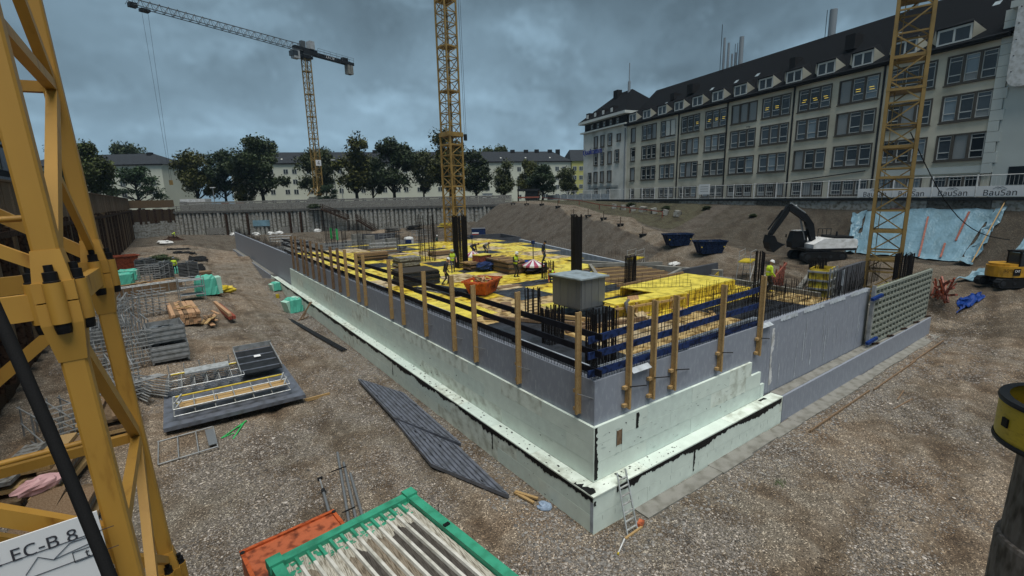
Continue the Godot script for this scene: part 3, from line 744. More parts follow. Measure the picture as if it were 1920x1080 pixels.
	bar(b, "beam_band", "concrete", Vector3(20.0, 3.9, -24.0), Vector3(24.2, 3.9, -10.5), 0.4, 0.7)
	for q in [[Vector3(20.3, 3.4, -11.7), Vector3(24.6, 3.6, -11.2), 2.2], [Vector3(25.6, 2.9, -4.0), Vector3(29.6, 2.9, -4.4), 3.4], [Vector3(29.62, 2.9, -4.4), Vector3(33.6, 2.9, -4.6), 3.4]]:
		bar(b, "wall_panel", "dark_coat", q[0], q[1], 0.25, q[2])
	pbox(b, "slurry_run", "pale_wall", Vector3(28.6, 3.4, -4.14), Vector3(0.7, 2.2, 0.02), ry(0.1))
	for q in [[9.0, -98, 12.0, -88], [24, -97, 37, -93]]: bar(b, "low_wall", "dark_coat", Vector3(q[0], 1.9, q[1]), Vector3(q[2], 1.9, q[3]), 0.3, 1.4)

# ---------------------------------------------------------------- deck and guard rails
func in_deck(x: float, z: float) -> bool:
	return Geometry2D.is_point_in_polygon(Vector2(x, z), PackedVector2Array([Vector2(0.9, -0.9), Vector2(18.5, -0.9), Vector2(18.0, -5.0), Vector2(17.4, -9.4), Vector2(13.8, -8.8), Vector2(13.2, -12.5), Vector2(17.0, -17.0), Vector2(20.8, -24.3), Vector2(26.0, -39), Vector2(26.4, -47.5), Vector2(12.7, -47.5), Vector2(12.0, -38), Vector2(8.0, -37.5), Vector2(7.8, -47.5), Vector2(0.9, -47.5)]))
const DK := 4.42
func make_deck() -> void:
	var d := thing("formwork_deck", "yellow plywood slab formwork deck, wet and littered, on top of the basement", "formwork", Vector3(0, 0, 0))
	var zone := FastNoiseLite.new()
	zone.frequency = 0.07; zone.fractal_octaves = 2; zone.seed = 12
	var px := 2.5
	var pz := 1.5
	for i in 11:
		for j in 32:
			var x := 0.95 + px * (i + 0.5)
			var z := -0.95 - pz * (j + 0.5)
			if not in_deck(x, z): continue
			var n := zone.get_noise_2d(x * 2.0, z * 2.0)
			var k := "ply_yellow" if rng.randf() < 0.6 else "ply_yellow_b"
			if x < 3.4 and z > -8.0: k = "ply_black"
			elif x > 4.5 and x < 10 and z > -9.0 and z < -5.5 or (x > 6 and x < 9.5 and z < -11.5 and z > -14.5 and n > -0.1): k = "ply_black"
			elif z > -13 and x < 12: k = "ply_ochre" if n > 0.0 else ("ply_pale" if n > -0.18 else "ply_yellow_b")
			elif n > 0.33: k = "ply_pale"
			elif n < -0.42: k = "ply_black"
			if x > 9.5 and z > -9.5: k = "ply_yellow" if z < -4.2 else ("ply_black" if n < 0.12 else "ply_ochre")
			var y := DK - 0.02 + rr(-0.006, 0.006)
			pbox(d, "panel", k, Vector3(x, y, z), Vector3(px - 0.012, 0.04, pz - 0.012), ry(rr(-0.004, 0.004)))
	# girders under the deck
	for j in 13:
		bar(d, "girder", "timber_old", Vector3(1.0, DK - 0.16, -1.5 - j * 3.7), Vector3(12.5, DK - 0.16, -1.5 - j * 3.7), 0.1, 0.2)
	for j in 9:
		for i in 6:
			if in_deck(2.0 + i * 3.0, -3.0 - j * 5.0): rod(d, "prop", "galv_dull", Vector3(2.0 + i * 3.0, H1, -3.0 - j * 5.0), Vector3(2.0 + i * 3.0, DK - 0.26, -3.0 - j * 5.0), 0.04)
	# loose boards lying about
	for k in 60:
		var x := rr(3.6, 21)
		var z := rr(-44, -2)
		if not in_deck(x, z): continue
		var kind: String = ["ply_pale", "ply_yellow_b", "timber_old", "ply_black", "timber"][rng.randi() % 5]
		pbox(d, "loose_board", kind, Vector3(x, DK + 0.025, z), Vector3(rr(0.8, 2.4), 0.03, rr(0.12, 0.6)), ry(rr(0, TAU)))
func post_mesh(h: float) -> ArrayMesh:
	var m := MB.new()   # timber formwork beam: two flanges and a web
	m.box(Vector3(0, h / 2, 0.08), Vector3(0.08, h, 0.04)); m.box(Vector3(0, h / 2, -0.08), Vector3(0.08, h, 0.04)); m.box(Vector3(0, h / 2, 0), Vector3(0.027, h, 0.12))
	return m.mesh()
func make_guards() -> void:
	var pm := post_mesh(3.35)
	var g := thing("guard_rail", "guard rail of black boards on timber beam posts along the left edge", "guard rail", Vector3(0.5, 3.3, 0))
	for z in [-1.2, -4.3, -7.27, -9.1, -12.0, -14.8, -16.5, -20.9, -22.3, -24.7, -26.6, -28.4, -30.8, -32.6, -34.6, -36.8, -38.2, -40.8, -42.8]:
		var s := rr(0.97, 1.03)
		part(g, "post", pm, "timber" if z > -26 else "timber_old", Transform3D((Basis(Vector3.RIGHT, rr(-0.015, 0.015)) * Basis(Vector3.BACK, rr(-0.01, 0.01)) * ry(PI / 2)) * Basis.from_scale(Vector3(1, s, 1)), Vector3(0, 0, z)))
		if z > -24:
			for y in [0.12, 0.72]: pbox(g, "packing_block", "timber", Vector3(0.03, y, z - 0.12), Vector3(0.12, 0.1, 0.16))
			rod(g, "tie_rod", "galv", Vector3(-0.1, 0.7, z - 0.05), Vector3(0.12, 0.66, z + 0.55), 0.012)
	for y in [1.56, 2.1, 2.66]:
		for k in 11:
			var z0 := -0.35 - k * 4.3
			bar(g, "rail", "rail_black", Vector3(0.13 + (k % 2) * 0.055, y + rr(-0.03, 0.03), z0), Vector3(0.13 + (k % 2) * 0.055, y + rr(-0.03, 0.03), z0 - 4.5), 0.045, 0.2)
	var f := thing("guard_rail", "guard rail of dark blue boards on timber beam posts above the front corner", "guard rail", Vector3(0, 3.3, -0.5))
	for x in [2.0, 3.2, 4.35, 7.2, 10.07]:
		part(f, "post", pm, "timber", Transform3D(Basis(Vector3.BACK, rr(-0.012, 0.012)), Vector3(x, 0, 0)))
		for y in [0.12, 0.72]: pbox(f, "packing_block", "timber", Vector3(x - 0.12, y, -0.03), Vector3(0.16, 0.1, 0.12))
		rod(f, "tie_rod", "rebar", Vector3(x - 0.05, 0.78, 0.12), Vector3(x + 0.95, 0.52, -0.04), 0.018)
	for q in [[1.5, 1.34], [2.06, 2.08], [2.54, 2.76]]:
		for k in 2:
			var x0 := 0.35 + k * 4.9
			var ya: float = lerpf(q[0], q[1], k / 2.0)
			bar(f, "rail", "rail_blue", Vector3(x0, ya, -0.13 - k * 0.055), Vector3(x0 + 5.0, lerpf(q[0], q[1], (k + 1) / 2.0), -0.13 - k * 0.055), 0.045, 0.22)

# ---------------------------------------------------------------- reinforcement
func comb(m: MB, a: Vector3, b: Vector3, step: float, h0: float, h1: float, r := 0.009) -> void:
	var k := int(a.distance_to(b) / step)
	for i in k + 1:
		var p := a.lerp(b, float(i) / k) + Vector3(rr(-0.02, 0.02), 0, rr(-0.02, 0.02))
		m.tube(p, p + Vector3(rr(-0.03, 0.03), rr(h0, h1), rr(-0.03, 0.03)), r, r, 4, false)
func cage(called: String, label: String, at: Vector3, w: float, d: float, h: float, bars: int, group := "") -> Node3D:
	var t := thing(called, label, "rebar cage", at, rr(-0.1, 0.1), group)
	for i in bars:
		for s in 4:
			var k := (i + 0.5) / bars - 0.5
			var p: Vector3 = [Vector3(k * w, 0, d / 2), Vector3(k * w, 0, -d / 2), Vector3(w / 2, 0, k * d), Vector3(-w / 2, 0, k * d)][s]
			rod(t, "main_bar", "rebar", p, p + Vector3(rr(-0.03, 0.03), h * rr(0.97, 1.02), rr(-0.03, 0.03)), 0.026)
	var m := MB.new()
	var y := 0.1
	while y < h * 0.8:
		for s in 4:
			var c := [Vector3(-w / 2, y, d / 2), Vector3(w / 2, y, d / 2), Vector3(w / 2, y, -d / 2), Vector3(-w / 2, y, -d / 2)]
			m.tube(c[s], c[(s + 1) % 4], 0.008, 0.008, 4, false)
		y += 0.14
	stuff(part(t, "stirrups", m, "rebar"))
	return t
func make_rebar() -> void:
	var t := thing("starter_bars", "row of short starter bars along the head of the left wall", "reinforcement", Vector3(0.75, H3, 0))
	var m := MB.new()
	comb(m, Vector3(0.08, -0.1, -0.7), Vector3(0.08, -0.1, -47), 0.13, 0.3, 0.42); comb(m, Vector3(-0.08, -0.1, -0.7), Vector3(-0.08, -0.1, -47), 0.13, 0.3, 0.4)
	stuff(part(t, "upright_bars", m, "rebar"))
	m = MB.new()
	for y in [0.12, 0.24]: m.tube(Vector3(-0.08, y, -0.6), Vector3(-0.08, y, -47), 0.008, 0.008, 4)
	part(t, "long_bars", m, "rebar")
	t = thing("starter_bars", "row of rusty starter bars along the head of the far left wall", "reinforcement", Vector3(0.75, H3, -48))
	m = MB.new()
	comb(m, Vector3(0.05, -0.1, 0), Vector3(0.05, -0.1, -48), 0.3, 0.4, 1.3, 0.014)
	stuff(part(t, "upright_bars", m, "rebar"))
	t = thing("starter_bars", "row of dark starter bars behind the front blue guard rail", "reinforcement", Vector3(0, H3, -0.75))
	m = MB.new()
	comb(m, Vector3(0.7, -0.1, 0.07), Vector3(10.5, -0.1, 0.07), 0.12, 0.34, 0.45); comb(m, Vector3(0.7, -0.1, -0.07), Vector3(10.5, -0.1, -0.07), 0.12, 0.5, 0.7)
	stuff(part(t, "upright_bars", m, "rebar"))
	m = MB.new()
	for y in [0.12, 0.26, 0.42]: m.tube(Vector3(0.6, y, 0.09), Vector3(10.6, y, 0.09), 0.008, 0.008, 4)
	part(t, "long_bars", m, "rebar")
	t = thing("starter_bars", "row of starter bars on the bare grey front wall, right part", "reinforcement", Vector3(0, H3, -0.75))
	m = MB.new()
	comb(m, Vector3(10.6, -0.1, -0.06), Vector3(22.4, -0.1, -0.06), 0.16, 0.3, 0.8, 0.012); comb(m, Vector3(17, -0.1, -0.4), Vector3(26, -0.1, -0.6), 0.14, 0.4, 1.5, 0.012)
	stuff(part(t, "upright_bars", m, "rebar"))
	# standing double mats between corner and right part
	var spots := [[Vector3(3.2, DK, -2.0), Vector3(10.0, DK, -2.0), 1.5], [Vector3(3.4, DK, -2.9), Vector3(8.6, DK, -2.9), 1.25], [Vector3(10.4, DK, -2.4), Vector3(16.5, DK, -2.4), 1.1], [Vector3(9.4, DK, -8.9), Vector3(13.4, DK, -6.0), 1.2], [Vector3(10.6, DK, -4.2), Vector3(17.4, DK, -4.0), 1.2]]
	var says := ["standing rebar mat nearest behind the blue guard rail", "second standing rebar mat behind the blue guard rail", "standing rebar mat before the yellow formwork at right", "slanting row of rebar beside the metal box", "standing rebar mat along the yellow plywood at right"]
	for k in spots.size():
		t = thing("rebar_mat", says[k], "reinforcement", spots[k][0], 0, "")
		var e: Vector3 = spots[k][1] - spots[k][0]
		m = MB.new()
		comb(m, Vector3.ZERO, e, 0.2, spots[k][2] * 0.7, spots[k][2] * 1.15, 0.01)
		stuff(part(t, "upright_bars", m, "rebar"))
		m = MB.new()
		for y in 4: m.tube(Vector3(0, 0.15 + y * 0.22, 0.012), e + Vector3(0, 0.15 + y * 0.22, 0.012), 0.008, 0.008, 4)
		part(t, "long_bars", m, "rebar")
	for q in [[10.8, -1.7, 18.0, -1.7, "dark standing rebar mat along the front wall, right of the blue rails", 1.2], [10.4, -3.2, 18.2, -3.2, "second dark standing rebar mat behind the front wall at right", 1.0]]:
		t = thing("rebar_mat", q[4], "reinforcement", Vector3(q[0], DK, q[1]))
		m = MB.new()
		comb(m, Vector3.ZERO, Vector3(q[2] - q[0], 0, q[3] - q[1]), 0.14, q[5] * 0.7, q[5] * 1.2, 0.012)
		stuff(part(t, "upright_bars", m, "rebar"))
		m = MB.new()
		for y in 5: m.tube(Vector3(0, 0.1 + y * 0.2, 0.012), Vector3(q[2] - q[0], 0.1 + y * 0.2, 0.012), 0.01, 0.01, 4)
		part(t, "long_bars", m, "rebar")
	cage("rebar_cage", "tall dark column cage standing beside the two workers on the deck", Vector3(9.75, DK, -24.7), 0.9, 0.75, 4.2, 11)
	cage("rebar_cage", "tall dark column cage rising behind the metal box", Vector3(14.16, DK, -15.75), 0.65, 0.45, 4.2, 9)
	cage("rebar_cage", "low dark column cage between the joists and the yellow plywood", Vector3(14.6, DK - 0.9, -11.2), 0.6, 0.5, 2.6, 5)
	cage("rebar_cage", "dense column cage at the near corner of the guard rails", Vector3(2.0, DK, -1.7), 0.95, 0.55, 1.9, 6)
	cage("rebar_cage", "short column cage standing on the black panels near the corner", Vector3(2.4, DK, -4.6), 0.75, 0.5, 1.4, 5)
	cage("rebar_cage", "slim bundle of four bars before the orange tub", Vector3(3.94, DK, -7.8), 0.7, 0.4, 1.5, 2)
	cage("rebar_cage", "open cage of very tall thin bars left of the dark cage", Vector3(9.5, DK, -30.4), 1.3, 0.9, 4.2, 3)
	cage("rebar_cage", "tall cage with green formwork ties on the lower slab at the back", Vector3(11.8, H1, -71.6), 1.4, 1.0, 5.8, 2)
	cage("rebar_cage", "thin cage beside the red striped parasol", Vector3(11.6, DK, -15.9), 0.8, 0.5, 1.2, 3)
	cage("rebar_cage", "tall slim cage right of the last timber post on the front", Vector3(15.0, DK - 0.4, -3.2), 0.35, 0.35, 3.0, 3)
	cage("rebar_cage", "black cage behind the top of the ribbed wall formwork", Vector3(32.6, 3.6, -1.9), 1.3, 0.8, 1.9, 7)
	cage("rebar_cage", "dense starter cage on top of the yellow column formwork", Vector3(21.9, 4.7, -3.2), 1.0, 0.6, 1.3, 7)
	for q in [[17.0, -82, "far left"], [24.0, -78, "far middle"], [30.0, -70, "far right"], [21.0, -66, "near the block columns"], [13.0, -60, "nearest the deck"]]:
		cage("rebar_cage", "thin upright cage on the lower slab, %s" % q[2], Vector3(q[0], H1, q[1]), 0.8, 0.6, rr(3.0, 4.6), 2, "thin cages at the back")
	t = thing("rebar_line", "line of upright bars along the back edge of the lower slab", "reinforcement", Vector3(0, H1, 0))
	m = MB.new()
	comb(m, Vector3(3, 0, -96), Vector3(36, 0, -94), 0.45, 0.8, 2.2, 0.016); comb(m, Vector3(36, 0.5, -93), Vector3(38, 0.5, -62), 0.6, 0.8, 2.0, 0.016)
	comb(m, Vector3(4, 0, -58), Vector3(16, 0, -76), 0.4, 0.8, 3.0, 0.014); comb(m, Vector3(18, 0, -58), Vector3(31, 0, -84), 0.5, 0.6, 2.2, 0.014)
	comb(m, Vector3(26, 2.2, -14), Vector3(35.6, 2.2, -50), 0.7, 0.4, 0.9, 0.012)
	stuff(part(t, "upright_bars", m, "rebar"))

# ---------------------------------------------------------------- pit walls
func make_pit_walls() -> void:
	var w := thing("timber_pit_wall", "dark soldier pile wall with timber lagging along the left side of the pit", "retaining wall", Vector3(-16.2, 0, 0))
	var m := MB.new()
	m.tube(Vector3.ZERO, Vector3(0, 7.2, 0), 0.24, 0.24, 7)
	var pile := m.mesh()
	for k in 92:
		var z := 12.0 - k * 1.48
		var p := part(w, "pile", pile, "rust_steel" if k % 3 else "lagging_pale", Transform3D(Basis.from_scale(Vector3(1, rr(0.98, 1.02), 1)), Vector3(rr(-0.06, 0.1), 1.9, z)))
		p.rotation.x = rr(-0.006, 0.006)
		pbox(w, "lagging", "lagging", Vector3(-0.32 + rr(-0.08, 0.08), 5.2, z - 0.74), Vector3(0.2, 8.4, 1.46))
		if k < 36:
			for j in 6: pbox(w, "lagging_plank", "lagging_pale" if rng.randf() < 0.35 else "lagging", Vector3(-0.17 + rr(-0.05, 0.05), 3.2 + j * 1.0 + rr(-0.1, 0.1), z - 0.74), Vector3(0.08, rr(0.3, 0.9), 1.0))
	bar(w, "waling", "rust_steel", Vector3(0.3, 8.7, 12), Vector3(0.3, 8.7, -124), 0.25, 0.3)
	for k in 270:
		var z := 12.0 - k * 0.506
		pbox(w, "parapet_board", "lagging_pale" if rng.randf() < 0.75 else "timber_old", Vector3(0.12 + rr(-0.02, 0.02), 10.3 + rr(-0.05, 0.05), z), Vector3(0.06, 2.2, 0.49))
	bar(w, "cap_rail", "lagging_pale", Vector3(0.14, 11.45, 12.2), Vector3(0.14, 11.45, -124.4), 0.3, 0.1)
	w = thing("corner_pit_wall", "short timber faced wall turning the far left corner of the pit", "retaining wall", Vector3(-16.2, 0, -124.6))
	var e := Vector3(8.2, 0, -4.9)
	for k in 18:
		var p := e * ((k + 0.5) / 18.0)
		pbox(w, "plank", "lagging" if k % 3 else "rust_steel", p + Vector3(0, 7.4 + rr(-0.1, 0.1), rr(-0.05, 0.05)), Vector3(0.5, rr(3.0, 3.6), 0.2), ry(0.538))
		pbox(w, "parapet_board", "lagging_pale", p + Vector3(0, 10.2, 0.05), Vector3(0.52, 1.7, 0.06), ry(0.538))
		pbox(w, "pile", "pile", p + Vector3(0, 4.2, -0.05), Vector3(0.48, 4.2, 0.3), ry(0.538))
	# bored pile wall across the back
	w = thing("bored_pile_wall", "grey bored pile wall with bare concrete piles across the back of the pit", "retaining wall", Vector3(-8.2, 0, -129.6), -0.6149)
	m = MB.new()
	m.tube(Vector3.ZERO, Vector3(0, 5.9, 0), 0.42, 0.42, 10)
	pile = m.mesh()
	var ang := 0.615
	w.rotation.y = -ang
	for k in 77:
		var x := 0.5 + k * 1.0
		part(w, "pile", pile, "pile", Transform3D(Basis.from_scale(Vector3(rr(0.9, 1.05), rr(0.985, 1.01), rr(0.8, 1.2))), Vector3(x, 2.1, rr(-0.08, 0.08))))
		pbox(w, "infill", "pile_dark" if rng.randf() < 0.7 else "pile", Vector3(x + 0.5, 5.0, -0.12 + rr(-0.05, 0.06)), Vector3(0.5, 6.0, 0.3))
	for k in 16: pbox(w, "capping_beam", "concrete_dark", Vector3(2.4 + k * 4.8, 8.12 + rr(-0.03, 0.03), 0.05), Vector3(4.78, 0.5, 1.0))
	for q in [[20.5, 5.2, 1.4], [9.5, 3.6, 1.6], [27.0, 3.4, 1.6]]: pbox(w, "patch_board", "tarp_blue" if q[0] > 9.5 and q[0] < 24 else "boards_grey", Vector3(q[0], q[1], 0.5), Vector3(4.0, q[2], 0.06))
	for x in [12.5, 17.5, 27.5, 30.0]: pbox(w, "steel_post", "rust_steel", Vector3(x, 4.4, 0.7), Vector3(0.4, 6.4, 0.4))
	var f := thing("guard_rail", "weathered guard rail on the capping beam of the back pile wall", "guard rail", Vector3(-8.2, 8.37, -129.6), -ang)
	for k in 26: pbox(f, "post", "boards_grey", Vector3(1.0 + k * 3.0, 0.6, 0.4), Vector3(0.12, 1.3, 0.12))
	for y in [0.2, 0.62, 1.12]:
		for k in 13: bar(f, "rail", "boards_grey", Vector3(0.2 + k * 6.0, y + rr(-0.03, 0.03), 0.48), Vector3(6.1 + k * 6.0, y + rr(-0.03, 0.03), 0.48), 0.04, 0.15)
	f = thing("hoarding", "weathered board hoarding behind the back guard rail, below the trees", "fence", Vector3(-8.2, 8.0, -129.6), -ang)
	for k in 20: pbox(f, "post", "boards_grey", Vector3(2.0 + k * 4.0, 1.2, -2.4), Vector3(0.14, 2.5, 0.14))
	for k in 20:
		for j in 5: pbox(f, "board", "boards_grey" if rng.randf() < 0.8 else "concrete", Vector3(2.0 + k * 4.0, 0.25 + j * 0.5, -2.3), Vector3(3.97, 0.42, 0.04), Basis(Vector3.BACK, rr(-0.006, 0.006)))
	# stair down the pile wall
	var s := thing("site_stair", "dark timber stair with handrails going down the back pile wall", "stairs", Vector3(-8.2, 0, -129.6), -ang)
	var a0 := Vector3(35.5, 8.2, 1.6)
	var a1 := Vector3(41.5, 5.6, 1.6)
	var a2 := Vector3(43.5, 5.6, 1.6)
	var a3 := Vector3(48.0, 2.6, 1.6)
	for q in [[a0, a1], [a2, a3]]:
		for z in [-0.6, 0.6]:
			var o := Vector3(0, 0, z)
			bar(s, "stringer", "rust_steel", q[0] + o, q[1] + o, 0.08, 0.35)
			for y in [0.6, 1.1]: bar(s, "handrail", "rust_steel", q[0] + o + Vector3.UP * y, q[1] + o + Vector3.UP * y, 0.07, 0.09)
		for k in 14: pbox(s, "step", "boards_grey", q[0].lerp(q[1], (k + 0.5) / 14.0), Vector3(0.36, 0.05, 1.15))
	pbox(s, "landing", "boards_grey", (a1 + a2) / 2, Vector3(2.4, 0.12, 1.3))
	pbox(s, "landing", "boards_grey", a0 + Vector3(-1.2, 0, 0), Vector3(2.6, 0.12, 1.6))
	for q in [a0, a1, a2, a3]:
		for z in [-0.6, 0.6]: bar(s, "post", "rust_steel", q + Vector3(0, 1.2, z), Vector3(q.x, 2.0, q.z + z), 0.12)
	# odds and ends along the foot of the wall
	for q in [[14.0, "leftmost"], [19.5, "second"], [23.0, "third"], [25.0, "fourth"], [34.0, "rightmost"]]:
		var o := blob("white_sack", "white sack lying at the foot of the back pile wall, %s of the row" % q[1], "sack", Vector3(-8.2, 0, -129.6) + Vector3(q[0], 0, 1.6).rotated(Vector3.UP, -ang), Vector3(0.9, 0.5, 0.6), "white", "sacks at the back wall")
		o.position.y = gy(o.position.x, o.position.z) + 0.15
	for q in [[52.0, "boards_grey", "pile of grey boards lying at the foot of the back wall"], [57.0, "dark_steel", "heap of dark frames at the foot of the back wall"], [64.5, "yellow", "stack of yellow formwork beams at the foot of the back wall"]]:
		var p := Vector3(-8.2, 0, -129.6) + Vector3(q[0], 0, 2.4).rotated(Vector3.UP, -ang)
		var st := thing("material_stack", q[2], "stack", on(p.x, p.z), -ang)
		for k in 9: pbox(st, "plank", q[1], Vector3(rr(-0.4, 0.4), 0.12 + (k % 5) * 0.2, (k % 3) * 0.3), Vector3(3.2, 0.14, 0.22), Basis(Vector3.BACK, rr(-0.1, 0.1)))
func blob(called: String, label: String, category: String, at: Vector3, r: Vector3, mname: String, group := "", rough := 0.22, seed_ := 0) -> Node3D:
	# a lumpy sack or heap
	var t := thing(called, label, category, at, rr(0, TAU), group)
	var m := MB.new()
	var f := FastNoiseLite.new()
	f.frequency = 0.9; f.seed = int(at.x * 13 + at.z * 7) + seed_
	var P := func(i: int, j: int) -> Vector3:
		var th := PI * i / 8.0
		var ph := TAU * (j % 12) / 12.0
		var d := Vector3(sin(th) * cos(ph), cos(th), sin(th) * sin(ph))
		return d * r * (1.0 + f.get_noise_3dv(d * 2.2) * rough * 2.5)
	for i in 8:
		for j in 12: m.quad(P.call(i, j), P.call(i, j + 1), P.call(i + 1, j + 1), P.call(i + 1, j))
	part(t, "body", m, mname)
	return t

# ---------------------------------------------------------------- houses at the back
func make_houses() -> void:
	var l := 112.4
	var h := thing("apartment_house", "long cream apartment house with grey roof behind the trees", "building", Vector3(8.2, 8.0, -167.0), -0.4185)
	pbox(h, "wall", "house", Vector3(l / 2, 7.1, -5.5), Vector3(l, 14.2, 11))
	hip_roof(h, "roof", "roof_far", Vector3(l / 2, 14.2, -5.5), l + 1.0, 12.0, 3.9, 6.0)
	pbox(h, "eaves", "attic", Vector3(l / 2, 14.1, 0.25), Vector3(l + 0.8, 0.35, 0.6))
	var wm := MB.new()
	wm.box(Vector3.ZERO, Vector3(1.5, 1.6, 0.1))
	var frame := wm.mesh()
	wm = MB.new()
	for sx in [-0.35, 0.35]: wm.box(Vector3(sx, 0, 0.06), Vector3(0.58, 1.36, 0.04))
	var glass := wm.mesh()
	for r in 4:
		var x := 2.2
		var k := 0
		while x < l - 2:
			var w := part(h, "window", frame, "house_frame", Transform3D(Basis(), Vector3(x, 2.0 + r * 3.2, 0.02)))
			part(w, "pane", glass, "house_glass")
			x += 2.6 if k % 2 == 0 else 4.4
			k += 1
	for q in [[4.0, 1.6], [28, 1.0], [44, 1.2], [49, 1.8], [66, 1.0], [78, 1.0], [92, 1.1], [97, 1.1], [101, 1.3], [106, 1.2], [109, 1.3]]:
		pbox(h, "chimney", "attic", Vector3(q[0], 17.4, -5.0), Vector3(1.5, 1.4 + q[1], 0.9))
	for k in 12: pbox(h, "rooflight", "house_frame", Vector3(6 + k * 9, 15.6, -1.6), Vector3(0.5, 0.5, 0.1), Basis(Vector3.RIGHT, -0.9))
	for x in [33.0, 70.0, 100.0]: rod(h, "downpipe", "chimney", Vector3(x, 0, 0.12), Vector3(x, 14, 0.12), 0.09)
	h = thing("yellow_house", "end house painted yellow green next to the long cream house", "building", Vector3(110.9, 8.0, -121.2), -0.4185)
	pbox(h, "wall", "house_yellow", Vector3(4.2, 7.1, -5.0), Vector3(8.2, 14.2, 11))
	hip_roof(h, "roof", "roof_far", Vector3(4.2, 14.2, -5.0), 9.4, 12.0, 4.4, 1.5)
	for r in 4:
		for x in [1.2, 3.6, 6.4]:
			var w := part(h, "window", frame, "house_frame", Transform3D(Basis(), Vector3(x, 2.0 + r * 3.2, 0.55)))
			part(w, "pane", glass, "house_glass")
	pbox(h, "chimney", "attic", Vector3(7.4, 18.6, -4), Vector3(0.9, 1.8, 0.9))
	# house at the left with the hipped roof
	h = thing("hipped_house", "white house with hipped grey roof behind the pines at the left", "building", Vector3(-13.4, 8.0, -163.0), -0.62)
	pbox(h, "wall", "house", Vector3(-15.5, 6.65, -7.0), Vector3(41, 13.3, 14))
	hip_roof(h, "roof", "roof_far", Vector3(-15.5, 13.3, -7.0), 42.4, 15.4, 3.6, 7.5)
	pbox(h, "eaves", "attic", Vector3(-15.5, 13.2, 0.3), Vector3(42, 0.3, 0.7))
	for r in 4:
		for k in 9:
			if r == 3 and k > 6: continue
			var w := part(h, "window", frame, "house_frame", Transform3D(Basis(), Vector3(-33 + k * 4.4, 2.0 + r * 3.1, 0.05)))
			part(w, "pane", glass, "house_glass")
	pbox(h, "chimney", "attic", Vector3(-2.0, 16.0, -6), Vector3(1.2, 2.2, 1.2))
	# dark glazed block beyond the left wall
	h = thing("dark_office_block", "dark glazed office block behind the yellow crane mast at the left", "building", Vector3(-24.0, 9.2, -80.0))
	pbox(h, "wall", "attic", Vector3(-8, 8.3, 30), Vector3(16, 16.6, 62))
	for r in 4:
		for k in 24:
			var w := pbox(h, "window", "steel_blue" if rng.randf() < 0.3 else "glass", Vector3(0.05, 2.4 + r * 4.0, 1.0 + k * 2.5), Vector3(0.08, 2.6, 1.5 if k % 3 else 2.1))
			w.name = "window" if r == 0 and k == 0 else w.name
		pbox(h, "floor_band", "steel_blue", Vector3(0.1, 4.2 + r * 4.0, 30), Vector3(0.16, 0.3, 62))
func hip_roof(parent: Node, called: String, mname: String, at: Vector3, l: float, d: float, hgt: float, hip: float) -> MeshInstance3D:
	var m := MB.new()
	var p := [Vector3(-l / 2, 0, d / 2), Vector3(l / 2, 0, d / 2), Vector3(l / 2, 0, -d / 2), Vector3(-l / 2, 0, -d / 2), Vector3(-l / 2 + hip, hgt, 0), Vector3(l / 2 - hip, hgt, 0)]
	m.quad(p[0], p[1], p[5], p[4]); m.quad(p[2], p[3], p[4], p[5]); m.tri(p[1], p[2], p[5]); m.tri(p[3], p[0], p[4]); m.quad(p[3], p[2], p[1], p[0])
	return part(parent, called, m, mname, Transform3D(Basis(), at))

# ---------------------------------------------------------------- trees
func crown_mesh(seed_: int, spread: float, flat: float, count: int) -> Array:
	# crown of height and half width about 1 round (0, 0.58, 0): leaf clumps in lobes along limbs; returns [leaves, wood]
	var r := RandomNumberGenerator.new()
	r.seed = seed_
	var wood := MB.new()
	wood.tube(Vector3(0, 0, 0), Vector3(0.01, 0.32, 0), 0.035, 0.026, 7)
	wood.tube(Vector3(0.01, 0.32, 0), Vector3(-0.02, 0.8, 0.02), 0.026, 0.008, 6)
	var lobes := []
	for k in 30:
		var y := r.randf_range(0.33, 0.93)
		var w := spread * sqrt(maxf(0.05, 1.0 - pow((y - 0.58) / 0.42, 2.0)))
		var a := r.randf() * TAU
		var d := w * sqrt(r.randf()) * 0.95
		var c := Vector3(cos(a) * d, y, sin(a) * d)
		lobes.append([c, r.randf_range(0.07, 0.16) * (0.7 + spread)])
		wood.tube(Vector3(0, maxf(0.2, y - 0.3 * r.randf_range(0.5, 1.0)), 0), c, 0.014, 0.004, 5, false)
	var m := MB.new()
	var hue := r.randf_range(0.0, 1.0)
	for k in count:
		var lb: Array = lobes[r.randi() % lobes.size()]
		var d := Vector3(r.randfn(), r.randfn() * flat, r.randfn()) * 0.55
		if d.length() > 1.25: d = d.normalized() * r.randf_range(0.7, 1.25)
		var p: Vector3 = lb[0] + d * lb[1]
		var s := r.randf_range(0.013, 0.03)
		var b := Basis.from_euler(Vector3(r.randf_range(-0.9, 0.9), r.randf() * TAU, r.randf_range(-0.9, 0.9)))
		var g := r.randf_range(0.5, 1.5)
		m.col = Color((0.034 + 0.026 * hue) * g, 0.072 * g, (0.032 - 0.01 * hue) * g)
		var x := b.x * s
		var z := b.z * s * r.randf_range(0.6, 1.3)
		m.tri(p - x, p + z * 0.8, p + x * 1.3); m.tri(p - x * 0.4 - z, p + x * 0.9 - z * 0.2, p + z)
	return [m.mesh(), wood.mesh()]
